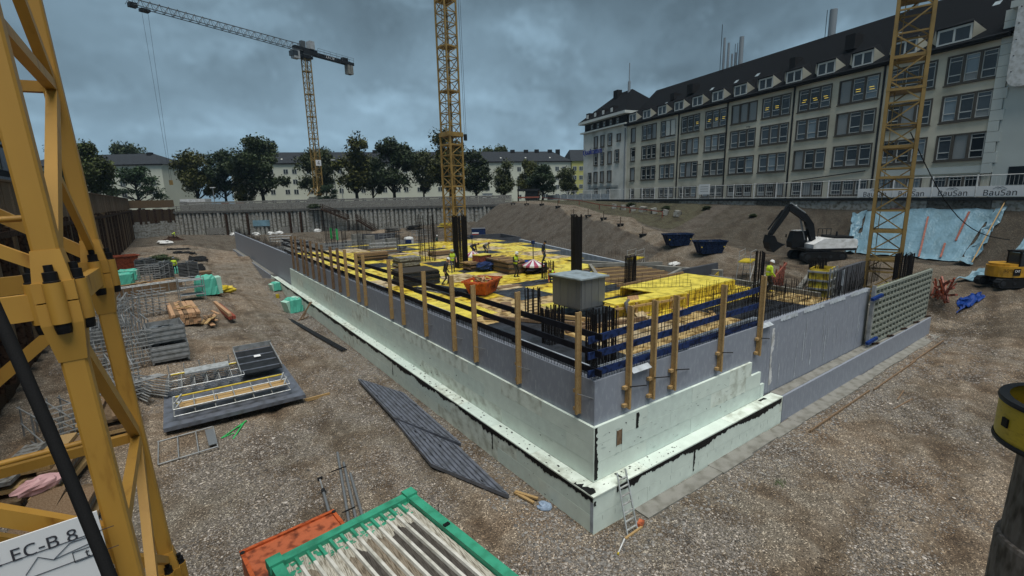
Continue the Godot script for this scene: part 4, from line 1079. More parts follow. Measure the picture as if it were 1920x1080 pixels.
func make_trees() -> void:
	var kinds := []
	for q in [[101, 0.42, 0.7, 10000], [102, 0.5, 0.55, 12000], [103, 0.36, 0.75, 8000], [104, 0.6, 0.32, 6000], [105, 0.46, 0.65, 9000]]: kinds.append(crown_mesh(q[0], q[1], q[2], q[3]))
	var list := [[11.5, -131.7, 25.5, 7.0, 1, "broad dark tree left of the crane with the jib"], [-2.4, -144.1, 22.7, 5.0, 0, "left of the two trees beside the white hipped house"], [4.1, -144.5, 23.2, 5.5, 1, "right of the two trees beside the white hipped house"],
		[-14.9, -139.0, 19.1, 6.0, 3, "flat topped pine before the white hipped house"], [-22.2, -119.4, 21.8, 4.8, 1, "dark tree next to the yellow mast at the left"], [-24.2, -150.0, 20.8, 4.8, 3, "pine left of the flat topped one"],
		[26.4, -134.5, 23.7, 5.4, 4, "tree standing behind the crane with the number sign"], [32.2, -119.5, 25.9, 5.3, 2, "tallest pointed tree between the two cranes"], [39.5, -111.7, 24.6, 6.2, 4, "widest dark tree between the two cranes"],
		[48.4, -112.8, 22.0, 3.6, 0, "tree just left of the middle crane mast"], [50.5, -101.3, 26.2, 5.5, 2, "tall tree directly behind the middle crane mast"], [57.0, -99.2, 21.5, 4.2, 2, "slender tree just right of the middle crane mast"],
		[65.2, -98.3, 19.2, 3.3, 2, "small tree before the cream house, left of the site gate"], [69.3, -92.9, 19.0, 3.2, 4, "round tree above the site gate"], [70.0, -87.5, 17.4, 4.1, 1, "dark tree right of the site gate"], [76.4, -84.9, 16.6, 3.1, 0, "last small tree before the yellow house"],
		[7.2, -133.7, 16.7, 2.7, 2, "young tree at the left foot of the broad dark tree"], [23.6, -116.5, 14.1, 2.6, 3, "low spreading bush tree at the foot of the numbered crane"],
		[-19.9, -221.6, 31.3, 6.9, 1, "tree top showing over the roof of the white hipped house"], [103.4, -158.5, 29.5, 7.7, 1, "tree top showing over the long roof, right"], [45.3, -195.5, 29.3, 5.2, 0, "tree top showing over the long roof, left"], [36.4, -119.0, 20.7, 3.6, 0, "slim tree between the tallest and the widest tree"],
		[-28.5, -136.0, 18.0, 4.0, 1, "tree half hidden behind the near yellow mast"]]
	for t in list:
		var o := thing("tree", t[5], "tree", Vector3(t[0], 8.0, t[1]), rr(0, TAU), "trees along the street")
		var h: float = t[2] - 8.0
		var k: Array = kinds[t[4]]
		var w: float = t[3] / [0.5, 0.58, 0.44, 0.68, 0.54][t[4]]
		var sc := Transform3D(Basis.from_scale(Vector3(w * 1.14, h / 0.96, w * 1.14)), Vector3.ZERO)
		part(o, "trunk", k[1], "bark", sc)
		part(o, "crown", k[0], ["leaf", "leaf_b", "leaf_c"][list.find(t) % 3], sc)
	# weeds on the bank and in the yard
	for q in [[-10.8, -66.0, 1.6, "green bush growing by the left pit wall behind the orange tub"], [57.5, -33.0, 0.6, "weeds on the right bank above the ramp, nearer clump"], [58.5, -41.0, 0.8, "weeds on the right bank above the ramp, middle clump"], [60.0, -50.0, 0.9, "weeds on the right bank above the ramp, farther clump"], [54.0, -24.0, 0.5, "small weeds on the bank above the blue skips"], [19.0, -110.5, 1.5, "shrub hanging over the stair at the back wall"]]:
		var o := thing("bush", q[3], "bush", on(q[0], q[1], -0.1), rr(0, TAU))
		var sc := Transform3D(Basis.from_scale(Vector3(q[2] * 2.2, q[2] * 1.2, q[2] * 2.2)), Vector3(0, -q[2] * 0.25, 0))
		if q[3].begins_with("shrub"): o.position.y = 8.0
		part(o, "foliage", kinds[1][0], "leaf", sc)
		part(o, "stems", kinds[1][1], "bark", sc)

# ---------------------------------------------------------------- tower cranes
func mast(t: Node3D, mname: String, w: float, y0: float, y1: float, sect: float, leg: float, brace: float, ladder := true) -> void:
	var n := int(ceil((y1 - y0) / sect))
	var c := [Vector3(-w / 2, 0, w / 2), Vector3(w / 2, 0, w / 2), Vector3(w / 2, 0, -w / 2), Vector3(-w / 2, 0, -w / 2)]
	for k in 4: bar(t, "leg", mname, c[k] + Vector3.UP * y0, c[k] + Vector3.UP * y1, leg)
	for i in n:
		var a := y0 + i * sect
		for k in 4:
			var p: Vector3 = c[k]
			var q: Vector3 = c[(k + 1) % 4]
			bar(t, "cross_bar", mname, p + Vector3.UP * a, q + Vector3.UP * a, brace, brace * (2.0 if i % 4 == 0 else 1.0))
			if i % 2: bar(t, "brace", mname, p + Vector3.UP * a, q + Vector3.UP * (a + sect), brace * 0.8)
			else: bar(t, "brace", mname, q + Vector3.UP * a, p + Vector3.UP * (a + sect), brace * 0.8)
			if sect > 1.5 and k % 2 == 0: bar(t, "brace", mname, (p + q) / 2 + Vector3.UP * a, (p if i % 2 else q) + Vector3.UP * (a + sect / 2), brace * 0.6)
		if i % 4 == 0: pbox(t, "rest_platform", mname, Vector3(0, a + 0.05, 0), Vector3(w * 0.8, 0.05, w * 0.8))
	if ladder:
		for s in [-0.2, 0.2]: bar(t, "ladder_rail", mname, Vector3(s, y0, -w * 0.3), Vector3(s, y1, -w * 0.3), 0.05)
		var m := MB.new()
		var y := y0
		while y < y1:
			m.tube(Vector3(-0.2, y, -w * 0.3), Vector3(0.2, y, -w * 0.3), 0.015, 0.015, 4, false)
			y += 0.3
		part(t, "ladder_rungs", m, mname)
func make_cranes() -> void:
	# far left crane with its jib
	var t := thing("tower_crane", "far tower crane with lattice jib coloured dark as a backlit silhouette over the left sky", "crane", Vector3(22.3, 8.0, -118.6), 0.35)
	mast(t, "crane_far", 1.5, 3.6, 12.0, 1.3, 0.2, 0.09)
	mast(t, "crane_far", 1.5, 12.0, 35.6, 1.3, 0.2, 0.09, false)
	for sx in [-1, 1]:
		for sz in [-1, 1]:
			bar(t, "base_strut", "crane_far", Vector3(sx * 0.75, 5.6, sz * 0.75), Vector3(sx * 2.0, 3.4, sz * 2.0), 0.18)
			pbox(t, "portal_leg", "crane_white", Vector3(sx * 2.0, 0.9, sz * 2.0), Vector3(0.45, 1.9, 0.45))
			bar(t, "portal_brace", "crane_white", Vector3(sx * 2.0, 0.1, sz * 2.0), Vector3(0, 1.6, sz * 2.0), 0.14)
	for k in 3: pbox(t, "base_ballast", "concrete", Vector3(0, 2.1 + k * 0.42, 0), Vector3(4.6 - k * 0.5, 0.4, 4.6 - k * 0.5))
	pbox(t, "number_board", "paper", Vector3(0.1, 11.4, 0.85), Vector3(1.5, 1.4, 0.06), ry(0.0))
	text(t, "4", 1.2, Vector3(0.1, 11.4, 0.9), Basis(), "ink")
	var yj := 37.2
	var rot := 0.0
	var tip := Vector3(-9.7, 45.8, -105.4) - Vector3(22.3, 8.0, -118.6)
	tip.y = 0
	tip = tip.rotated(Vector3.UP, -0.35)
	var e := tip.normalized()
	var l := tip.length()
	var side := e.cross(Vector3.UP)
	pbox(t, "slewing_ring", "dark_steel", Vector3(0, 35.9, 0), Vector3(2.4, 0.5, 2.4))
	for k in 4: bar(t, "platform_rail", "crane_backlit_grey", Vector3([-1.4, 1.4, 1.4, -1.4][k], 36.3, [1.4, 1.4, -1.4, -1.4][k]), Vector3([1.4, 1.4, -1.4, -1.4][k], 36.3, [1.4, -1.4, -1.4, 1.4][k]), 0.08)
	pbox(t, "turntable", "dark_steel", Vector3(0, 36.9, 0), Vector3(1.9, 1.6, 1.9))
	bar(t, "machine_deck", "dark_steel", e * 3.0 + Vector3.UP * 37.6, -e * 3.0 + Vector3.UP * 37.6, 1.2, 0.9)
	pbox(t, "cabin", "crane_white", e * 2.6 + Vector3.UP * 36.2 + side * 0.2, Vector3(1.5, 1.9, 1.5))
	pbox(t, "cabin_glass", "glass", e * 3.0 + Vector3.UP * 36.3 + side * 0.25, Vector3(1.35, 1.1, 1.6))
	pbox(t, "switch_cabinet", "crane_white", -e * 1.6 + Vector3.UP * 39.0, Vector3(1.3, 1.8, 1.6))
	pbox(t, "tower_head", "crane_backlit_grey", e * 0.6 + Vector3.UP * 38.7, Vector3(1.0, 1.6, 1.0))
	var c0 := [side * 0.6, -side * 0.6, Vector3.UP * 1.5]
	for k in 3: bar(t, "jib_chord", "crane_backlit_grey", e * 1.0 + c0[k] + Vector3.UP * yj, e * l + c0[k] * (1.0 if k < 2 else 0.75) + Vector3.UP * yj, 0.14 if k == 2 else 0.12)
	var n := int(l / 1.5)
	for i in n:
		var p := e * (1.0 + i * 1.5) + Vector3.UP * yj
		var q := p + e * 0.75 + Vector3.UP * 1.45
		for s in [-0.6, 0.6]:
			bar(t, "jib_brace", "crane_backlit_grey", p + side * s, q, 0.06)
			bar(t, "jib_brace", "crane_backlit_grey", q, p + e * 1.5 + side * s, 0.06)
		bar(t, "jib_cross_bar", "crane_backlit_grey", p + side * 0.6, p - side * 0.6, 0.07)
	pbox(t, "jib_tip", "dark_steel", e * l + Vector3.UP * yj, Vector3(1.2, 0.7, 1.2))
	pbox(t, "trolley", "dark_steel", e * (l - 1.8) + Vector3.UP * (yj - 0.4), Vector3(1.4, 0.4, 1.4))
	var bk := -e * 14.0 + Vector3.UP * yj
	for s in [-0.6, 0.6]: bar(t, "counter_jib_beam", "dark_steel", -e * 1.0 + side * s + Vector3.UP * yj, bk + side * s, 0.25, 0.7)
	for s in [-0.8, 0.8]:
		for y in [0.9, 1.4]: bar(t, "counter_jib_rail", "crane_backlit_grey", -e * 3.0 + side * s + Vector3.UP * (yj + y), bk + side * s + Vector3.UP * (yj * 0 + y), 0.05)
		for k in 7: bar(t, "rail_post", "crane_backlit_grey", -e * (3.0 + k * 1.8) + side * s + Vector3.UP * yj, -e * (3.0 + k * 1.8) + side * s + Vector3.UP * (yj + 1.4), 0.05)
	for k in 2: pbox(t, "counterweight", "concrete", -e * (13.2 - k * 0.9) + Vector3.UP * (yj - 1.3), Vector3(0.75, 2.6, 1.4), Basis(e, Vector3.UP, side) if true else Basis())
	pbox(t, "winch", "dark_steel", -e * 11.5 + Vector3.UP * (yj + 0.7), Vector3(1.4, 0.9, 1.2))
	var cj := Basis(-e, Vector3.UP, -e.cross(Vector3.UP))
	text(t, "Z.A.C.M", 0.75, -e * 6.5 + Vector3.UP * yj + cj.z * 0.75, cj, "paper")
	for k in 2:
		rod(t, "hoist_rope", "dark_steel", e * (l - 2.3 + k * 1.0) + Vector3.UP * yj, e * (l - 1.9 + k * 0.25) + Vector3.UP * 6.5, 0.022)
	pbox(t, "hook_block", "crane_far", e * (l - 1.75) + Vector3.UP * 6.2, Vector3(0.5, 0.9, 0.4))
	# middle crane: only its mast stands in the frame
	t = thing("tower_crane", "tall yellow lattice mast rising in the middle, its top out of sight", "crane", Vector3(21.0, H1, -45.9), 0.18)
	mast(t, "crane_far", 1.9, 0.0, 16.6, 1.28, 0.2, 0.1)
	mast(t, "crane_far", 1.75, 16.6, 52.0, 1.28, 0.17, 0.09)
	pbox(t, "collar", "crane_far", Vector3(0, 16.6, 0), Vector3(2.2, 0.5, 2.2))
	for k in 2: rod(t, "hoist_rope", "dark_steel", Vector3(3.0 + k * 0.28, 17.0, -0.9), Vector3(3.6 + k * 0.3, 52.0, -2.0), 0.02)
	pbox(t, "hook_block", "dark_steel", Vector3(3.13, 16.6, -0.9), Vector3(0.35, 0.8, 0.3))
	pbox(t, "foundation", "concrete", Vector3(0, 0.25, 0), Vector3(4, 0.5, 4))
	# right crane
	t = thing("tower_crane", "yellow lattice mast at the right in front of the blue sheeted bank", "crane", Vector3(35.8, 0.6, -4.0), 0.28)
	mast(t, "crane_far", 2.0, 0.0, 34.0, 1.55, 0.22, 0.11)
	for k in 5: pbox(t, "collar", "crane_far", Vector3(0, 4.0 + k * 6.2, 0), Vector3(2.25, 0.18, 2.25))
	pbox(t, "foundation", "concrete", Vector3(0, 0.2, 0), Vector3(4, 0.8, 4))
	var m := MB.new()
	var p0 := Vector3(0.9, 13.5, 0.6)
	for k in 14:
		var f := func(s: float) -> Vector3: return p0.lerp(Vector3(9.5, 5.0, 8.0), s) + Vector3.DOWN * sin(s * PI) * 2.2
		m.tube(f.call(k / 14.0), f.call((k + 1) / 14.0), 0.035, 0.035, 5, false)
	part(t, "power_cable", m, "rubber")
	make_near_crane()
func text(parent: Node, s: String, h: float, at: Vector3, b: Basis, mname: String, called := "lettering", deep := 0.02) -> MeshInstance3D:
	var tm := TextMesh.new()
	var font := SystemFont.new()
	font.font_names = PackedStringArray(["Droid Sans"])
	tm.font = font
	tm.text = s; tm.font_size = 64; tm.pixel_size = h / 64.0; tm.depth = deep
	return part(parent, called, tm, mname, Transform3D(b, at))
func make_near_crane() -> void:
	# the mast beside the camera: box legs with bolted sleeves
	var w := 2.35
	var t := thing("tower_crane", "huge orange yellow crane mast filling the left foreground", "crane", Vector3(-9.72 - w / 2, 0.2, 2.68), 0.0)
	var lean := Basis(Vector3(0.579, 0, -0.815).normalized(), -0.05)
	t.basis = lean
	t.position = Vector3(-9.83 - w / 2, 0, 2.68) - (lean * Vector3(w / 2, 9, 0) - Vector3(w / 2, 9, 0))
	var c := [Vector3(-w / 2, 0, w / 2), Vector3(w / 2, 0, w / 2), Vector3(w / 2, 0, -w / 2), Vector3(-w / 2, 0, -w / 2)]
	var joints := [1.0, 5.1, 9.25, 13.4, 17.5]
	for k in 4:
		var m := MB.new()
		# box leg with chamfered corners
		var a := 0.08
		var b := 0.062
		m.ext(PackedVector2Array([Vector2(-a, -b), Vector2(-b, -a), Vector2(b, -a), Vector2(a, -b), Vector2(a, b), Vector2(b, a), Vector2(-b, a), Vector2(-a, b)]), 0, 18, Transform3D(Basis(Vector3.RIGHT, Vector3.FORWARD, Vector3.UP), c[k]))
		part(t, "leg", m, "crane_yellow")
		for y in joints:
			var j: Vector3 = Vector3.UP * y
			m = MB.new()
			m.hex(c[k] + j + Vector3.UP * 0.27, Vector3(0.23, 0.26, 0.23), Vector3(0.17, 0.26, 0.17)); m.box(c[k] + j + Vector3.UP * 0.085, Vector3(0.245, 0.15, 0.245)); m.box(c[k] + j - Vector3.UP * 0.085, Vector3(0.245, 0.17, 0.245)); m.hex(c[k] + j - Vector3.UP * 0.32, Vector3(0.17, 0.3, 0.17), Vector3(0.245, 0.3, 0.245))
			part(t, "sleeve", m, "crane_yellow")
			for q in [Vector3(0.125, 0, 0.0), Vector3(0, 0, -0.125), Vector3(-0.125, 0, 0.0), Vector3(0, 0, 0.125)]:
				m = MB.new()
				m.lathe(PackedVector2Array([Vector2(0, 0.29), Vector2(0.028, 0.29), Vector2(0.028, 0.24), Vector2(0.045, 0.235), Vector2(0.045, 0.17), Vector2(0.052, 0.165), Vector2(0.052, -0.2), Vector2(0.045, -0.24), Vector2(0, -0.24)]), 8, c[k] + j + q)
				part(t, "bolt", m, "black")
				m = MB.new()
				m.tube(c[k] + j + q - Vector3.UP * 0.16, c[k] + j + q + Vector3.UP * 0.155, 0.06, 0.06, 10)
				part(t, "bolt_sleeve", m, "crane_yellow")
	for i in 4:
		var y0: float = joints[i]
		var y1: float = joints[i + 1]
		for k in 4:
			var p: Vector3 = c[k]
			var q: Vector3 = c[(k + 1) % 4]
			var mid := (y0 + y1) / 2
			bar(t, "joint_beam", "crane_yellow", p + Vector3.UP * (y0 - 0.02), q + Vector3.UP * (y0 - 0.02), 0.09, 0.2)
			bar(t, "cross_bar", "crane_yellow", p + Vector3.UP * mid, q + Vector3.UP * mid, 0.09, 0.11)
			bar(t, "brace", "crane_yellow", p + Vector3.UP * (y0 + 0.2), q + Vector3.UP * mid, 0.09, 0.13)
			bar(t, "brace", "crane_yellow", q + Vector3.UP * mid, p + Vector3.UP * (y1 - 0.2), 0.09, 0.13)
			bar(t, "brace", "crane_yellow", q + Vector3.UP * (y0 + 0.25), p.lerp(q, 0.5) + Vector3.UP * (y0 + 1.05), 0.06, 0.09)
	for s in [-0.22, 0.22]: bar(t, "ladder_rail", "crane_yellow", Vector3(-0.3 + s, 0, -0.4), Vector3(-0.3 + s, 18, -0.4), 0.05)
	for k in 60: rod(t, "ladder_rung", "crane_yellow", Vector3(-0.52, 0.3 + k * 0.29, -0.4), Vector3(-0.08, 0.3 + k * 0.29, -0.4), 0.016)
	for y in [8.0, 9.9, 10.5, 11.1]: rod(t, "hand_rail", "crane_yellow", Vector3(-1.1, y, 0.9), Vector3(1.1, y, 0.95), 0.025)
	# type plate
	var z := w / 2 + 0.2
	var pt := func(x: float, y: float) -> Vector3: return Vector3(1.12 - (1.195 - x) * 0.55, 7.55 - (7.84 - y) * 0.55, z)
	pbox(t, "type_plate", "paper", Vector3(0.45, 7.2, z - 0.01), Vector3(1.3, 0.7, 0.012))
	text(t, "172 EC-B 8", 0.135, Vector3(0.64, 7.42, z), Basis(), "ink", "lettering", 0.004)
	for q in [[0.3, 7.53, 2.0], [0.3, 7.2, 2.0]]: pbox(t, "plate_line", "ink", pt.call(q[0], q[1]), Vector3(q[2] * 0.55, 0.005, 0.003))
	var dp := [Vector2(0.3, 7.26), Vector2(0.46, 7.46), Vector2(0.6, 7.34), Vector2(0.8, 7.5), Vector2(1.02, 7.5), Vector2(1.06, 7.4), Vector2(0.6, 7.34)]
	for k in dp.size() - 1: bar(t, "plate_drawing", "ink", pt.call(dp[k].x, dp[k].y), pt.call(dp[k + 1].x, dp[k + 1].y), 0.005, 0.003)
	text(t, "t", 0.08, pt.call(0.95, 7.26), Basis(), "ink", "lettering", 0.004)
	for q in [[0.8, 7.26], [1.1, 7.26]]: pbox(t, "plate_line", "ink", pt.call(q[0], q[1]), Vector3(0.004, 0.09, 0.003))
	for q in [[0.95, 7.34], [0.95, 7.18]]: pbox(t, "plate_line", "ink", pt.call(q[0], q[1]), Vector3(0.165, 0.004, 0.003))
	for q in [Vector2(1.08, 7.76), Vector2(1.08, 7.12)]: rod(t, "rivet", "dark_steel", pt.call(q.x, q.y) - Vector3(0, 0, 0.01), pt.call(q.x, q.y) + Vector3(0, 0, 0.015), 0.016)
	var k := thing("power_cable", "thick black cable hanging across the near yellow mast", "cable", Vector3(-9.75, 8.67, 5.4))
	var m := MB.new()
	var a := Vector3(-0.36, 1.6, -0.62)
	var b := Vector3(0.4, -2.0, 0.75)
	for i in 10:
		var f := func(s: float) -> Vector3: return a.lerp(b, s) + Vector3(0.04, 0, 0) * sin(s * PI)
		m.tube(f.call(i / 10.0), f.call((i + 1) / 10.0), 0.032, 0.032, 8, false)
	part(k, "sheath", m, "rubber")

# ---------------------------------------------------------------- the old office block on the right
const FS := 1.0793
func make_offices() -> void:
	# x runs along the facade from left (far) to right (near), z out towards the pit
	var f := Vector3(0.21507624, 0, -0.97659726)
	var s0 := 78.15 * FS
	var t := thing("office_building", "long old office block with rows of triple windows and dormers", "building", Vector3(52.07, 8.85, 22.3) + f * s0, -(PI / 2 + deg_to_rad(12.42)))
	# local x = s0 - s ; heights are above 8.85
	var X := func(s: float) -> float: return s0 - s * FS
	var Y := func(y: float) -> float: return 10.0 + (y - 10.0) * FS - 8.85
	var l: float = X.call(23.5)
	var eave: float = Y.call(22.85)
	# wall: piers and bands around real openings
	var cols := []
	for q in [[76.95, 75.5], [73.7, 69.65], [68.6, 64.85], [63.62, 59.57], [58.46, 54.3], [53.5, 49.13], [48.4, 44.2], [43.2, 39.02], [38.22, 33.9], [33.0, 28.8], [28.06, 24.15]]: cols.append([X.call(q[0]), X.call(q[1])])
	var rows := [[Y.call(12.52), Y.call(15.0)], [Y.call(16.15), Y.call(18.68)], [Y.call(19.6), Y.call(22.25)]]
	var gr := [Y.call(9.3), Y.call(11.1)]
	var bands := [[0.0, gr[0]], [gr[1], rows[0][0]], [rows[0][1], rows[1][0]], [rows[1][1], rows[2][0]], [rows[2][1], eave]]
	for b in bands: pbox(t, "wall", "facade", Vector3(l / 2, (b[0] + b[1]) / 2, -0.3), Vector3(l, b[1] - b[0], 0.6))
	var rall := [gr] + rows
	for r in rall:
		var x := 0.0
		for c in cols:
			pbox(t, "pier", "facade", Vector3((x + c[0]) / 2, (r[0] + r[1]) / 2, -0.3), Vector3(c[0] - x, r[1] - r[0], 0.6))
			x = c[1]
		pbox(t, "pier", "facade", Vector3((x + l) / 2, (r[0] + r[1]) / 2, -0.3), Vector3(l - x, r[1] - r[0], 0.6))
	pbox(t, "back_wall", "attic", Vector3(l / 2, eave / 2, -14.0), Vector3(l, eave, 0.3))
	for y in [rows[0][0] - 0.9, rows[1][0] - 0.9, rows[2][0] - 0.9]: pbox(t, "floor_slab", "attic", Vector3(l / 2, y, -7.2), Vector3(l - 0.4, 0.3, 13.0))
	pbox(t, "room_partition", "facade_pale", Vector3(l / 2, eave / 2, -6.0), Vector3(l - 0.4, eave - 0.6, 0.2))
	# windows
	for ri in 4:
		var r: Array = rall[ri]
		for ci in cols.size():
			var c: Array = cols[ci]
			if ri == 0 and ci in [0, 1, 2]: pass
			var w: float = c[1] - c[0]
			var h: float = r[1] - r[0]
			window3(t, Vector3(c[0], r[0], -0.12), w, h, 1 if ci == 0 else 3, ri == 3 and ci in [3, 4, 5, 6, 7, 8, 10] and rng.randf() < 0.9, ri)
	# ceiling lamps that burn on the top floor
	# string courses, pipes, lamps, eaves
	for s in [64.16, 54.18, 43.75, 33.48]: bar(t, "downpipe", "dark_steel", Vector3(X.call(s), 0, 0.1), Vector3(X.call(s), eave, 0.1), 0.16)
	bar(t, "slanting_pipe", "dark_steel", Vector3(X.call(34.3), Y.call(12.0), 0.12), Vector3(X.call(43.0), Y.call(11.2), 0.12), 0.1)
	for q in [[76.0, 17.6], [50.2, 18.9], [50.2, 14.6], [58.9, 14.4], [39.2, 14.7], [69.6, 13.9]]:
		bar(t, "wall_lamp", "dark_steel", Vector3(X.call(q[0]), Y.call(q[1]), 0), Vector3(X.call(q[0]) + 0.2, Y.call(q[1]) - 0.1, 0.9), 0.1)
	pbox(t, "blind_panel", "facade_pale", Vector3(X.call(66.0), Y.call(20.8), 0.03), Vector3(2.8, 3.4, 0.06))
	pbox(t, "eaves", "attic", Vector3(l / 2, eave + 0.12, 0.35), Vector3(l, 0.35, 0.9))
	rod(t, "gutter", "dark_steel", Vector3(0, eave + 0.2, 0.85), Vector3(l, eave + 0.2, 0.85), 0.11)
	pbox(t, "plinth", "facade_white", Vector3(X.call(28.0), Y.call(11.6), 0.02), Vector3(10.0, 0.7, 0.1))
	# roof
	var m := MB.new()
	var rd := 7.2
	var rh: float = 7.4
	m.quad(Vector3(0, eave + 0.25, 0.75), Vector3(l + 8, eave + 0.25, 0.75), Vector3(l + 8, eave + rh, -rd), Vector3(0, eave + rh, -rd))
	m.quad(Vector3(l + 8, eave + 0.25, -rd * 2 - 0.7), Vector3(0, eave + 0.25, -rd * 2 - 0.7), Vector3(0, eave + rh, -rd), Vector3(l + 8, eave + rh, -rd))
	m.tri(Vector3(0, eave + 0.25, -rd * 2), Vector3(0, eave + 0.25, 0.75), Vector3(0, eave + rh, -rd))
	part(t, "roof", m, "roof")
	var tilt := atan2(rh - 0.25, rd + 0.75)
	var s := 76.0
	var k := 0
	while s > 24.0:
		var w := 2.3
		if s < 30: w = 2.9
		dormer(t, X.call(s) - w / 2, eave, w)
		s -= 4.03
		k += 1
	for q in [[72.0, 2.6], [70.0, 3.4], [67.0, 2.8], [60.0, 4.0], [55.5, 4.2], [52.0, 4.4], [47.0, 5.0], [34.5, 4.6], [26.5, 5.2]]:
		pbox(t, "roof_light", "steel_lid", Vector3(X.call(q[0]), eave + 0.25 + q[1] * 0.88 * 0.9, 0.75 - q[1] * 0.9 + 0.06), Vector3(0.6, 0.06, 0.7), Basis(Vector3.RIGHT, tilt))
	for q in [[64.5, 26.0, 1.4, 1.6], [46.2, 25.4, 0.9, 1.6], [39.0, 26.0, 1.2, 1.8], [68.6, 25.6, 1.0, 1.2]]:
		pbox(t, "roof_hatch", "attic", Vector3(X.call(q[0]), Y.call(q[1]) + 1.0, -3.2), Vector3(q[2], q[3], 1.6))
	# flues and aerials on the ridge
	var ridge := eave + rh
	for q in [[62.3, 6.5, 0.2], [61.4, 5.4, 0.2], [60.6, 3.4, 0.16], [59.9, 3.4, 0.16], [58.9, 5.6, 0.36], [44.6, 4.6, 0.48], [35.2, 4.4, 0.22], [33.4, 5.4, 0.42]]:
		var h: float = q[1]
		rod(t, "flue", "chimney", Vector3(X.call(q[0]), ridge - 1.2, -rd - 0.4), Vector3(X.call(q[0]), ridge + h - 1.2, -rd - 0.4), q[2])
	rod(t, "aerial", "dark_steel", Vector3(X.call(62.6), ridge - 1, -rd), Vector3(X.call(62.6), ridge + 7.5, -rd), 0.05)
	for q in [45.4, 60.0]:
		for dx in [0.0, 0.5]: rod(t, "flue_ladder", "dark_steel", Vector3(X.call(q) + dx, ridge - 1, -rd - 0.3), Vector3(X.call(q) + dx, ridge + 3.6, -rd - 0.3), 0.04)
	bar(t, "flue_stay", "chimney", Vector3(X.call(35.1), ridge + 0.4, -rd - 0.4), Vector3(X.call(33.4), ridge + 2.8, -rd - 0.4), 0.1)
	# white front at the right end with quoins and the rounded sign panel
	t = thing("white_gable_front", "white plastered end front with quoin stones at the right edge", "building", Vector3(52.07, 8.85, 22.3) + f * (23.5 * FS), -(PI / 2 + deg_to_rad(12.42)))
	pbox(t, "wall", "facade_white", Vector3(6.05, 10, -0.3), Vector3(11.9, 20.0, 0.7))
	for q in 15: pbox(t, "quoin", "facade_white", Vector3(-0.35 + 0.12 * (q % 2), 2.9 + q * 1.0, 0.05), Vector3(0.8 + 0.24 * (q % 2), 0.97, 0.3))
	m = MB.new()
	var pp := PackedVector2Array()
	for a in 9: pp.append(Vector2(0.9 - 0.9 * cos(PI / 2 * a / 8.0), 0.9 - 0.9 * sin(PI / 2 * a / 8.0)))
	pp.append_array(PackedVector2Array([Vector2(6, 0), Vector2(6, 9), Vector2(0, 9)]))
	m.ext(pp, 0.3, 0.9, Transform3D(Basis(), Vector3(0.35, 10.2, 0)))
	var sp := part(t, "rounded_panel", m, "white")
	for q in 6: rod(sp, "bolt", "dark_steel", Vector3(0.6, 11.6 + q * 1.4, 0.9), Vector3(0.6, 11.6 + q * 1.4, 0.96), 0.05)
	pbox(t, "cornice", "facade_white", Vector3(2.6, 17.6, 0.4), Vector3(5.6, 0.6, 1.0))
	pbox(t, "window", "glass", Vector3(3.0, 2.1, 0.06), Vector3(3.4, 1.7, 0.1))
	# pale wing at the far end with the name on it
	var wl := 15.6 * FS
	t = thing("pale_wing", "pale corner wing with dark attic storey and blue lettering", "building", Vector3(52.07, 8.85, 22.3) + f * ((78.15 + 15.6) * FS), -(PI / 2 + deg_to_rad(12.42)))
	var WX := func(sv: float) -> float: return (78.15 + 15.6 - sv) * FS
	pbox(t, "wall", "facade_pale", Vector3(wl / 2 - 0.02, (Y.call(23.3)) / 2, -5.9), Vector3(wl, Y.call(23.3), 12))
	pbox(t, "cornice", "facade_white", Vector3(wl / 2, Y.call(23.35), -5.6), Vector3(wl + 0.8, 0.3, 12.9))
	pbox(t, "attic_storey", "attic", Vector3(wl / 2, Y.call(24.3), -5.9), Vector3(wl - 0.4, Y.call(25.2) - Y.call(23.45), 11.6))
	pbox(t, "eaves", "facade_white", Vector3(wl / 2, Y.call(25.4), -5.6), Vector3(wl + 1.4, 0.55, 13.6))
	hip_roof(t, "roof", "roof", Vector3(wl / 2, Y.call(25.4) + 0.28, -5.6), wl + 1.2, 13.4, 5.8, 6.6)
	pbox(t, "chimney_stack", "attic", Vector3(wl * 0.42, Y.call(29.5), -4.4), Vector3(1.6, 4.0, 1.2))
	rod(t, "aerial", "chimney", Vector3(wl * 0.62, Y.call(28.0), -5), Vector3(wl * 0.62, Y.call(36.0), -5), 0.1)
	rod(t, "aerial", "chimney", Vector3(wl * 0.62, Y.call(28.0), -5), Vector3(wl * 0.62, Y.call(32.5), -5), 0.3)
	for q in [[89.4, 88.0], [86.9, 85.6], [84.3, 82.9]]:
		for r in [[19.8, 22.2], [16.2, 18.7], [12.6, 14.9]]: window3(t, Vector3(WX.call(q[0]), Y.call(r[0]), 0.12), (q[0] - q[1]) * FS, (r[1] - r[0]) * FS, 1, false, 9)
	window3(t, Vector3(WX.call(81.2), Y.call(20.4), 0.12), 1.3, 1.5, 1, false, 9)
	window3(t, Vector3(WX.call(81.8), Y.call(16.4), 0.12), 1.5, 2.6, 1, false, 9)
	for q in 5: window3(t, Vector3(WX.call(91.0 - q * 2.3), Y.call(23.7), -0.08), 1.1, 1.3, 1, false, 9)
	window3(t, Vector3(WX.call(91.6), Y.call(12.6), 0.12), 1.3, 2.4, 1, false, 9)
	for q in [[89.0, 9.9], [84.5, 9.9]]: window3(t, Vector3(WX.call(q[0]), Y.call(q[1]), 0.12), 1.2, 1.6, 1, false, 9)
	text(t, "Qualcomm", 1.6, Vector3(WX.call(89.9), Y.call(19.2), 0.34), Basis(), "letters_blue", "lettering", 0.12)
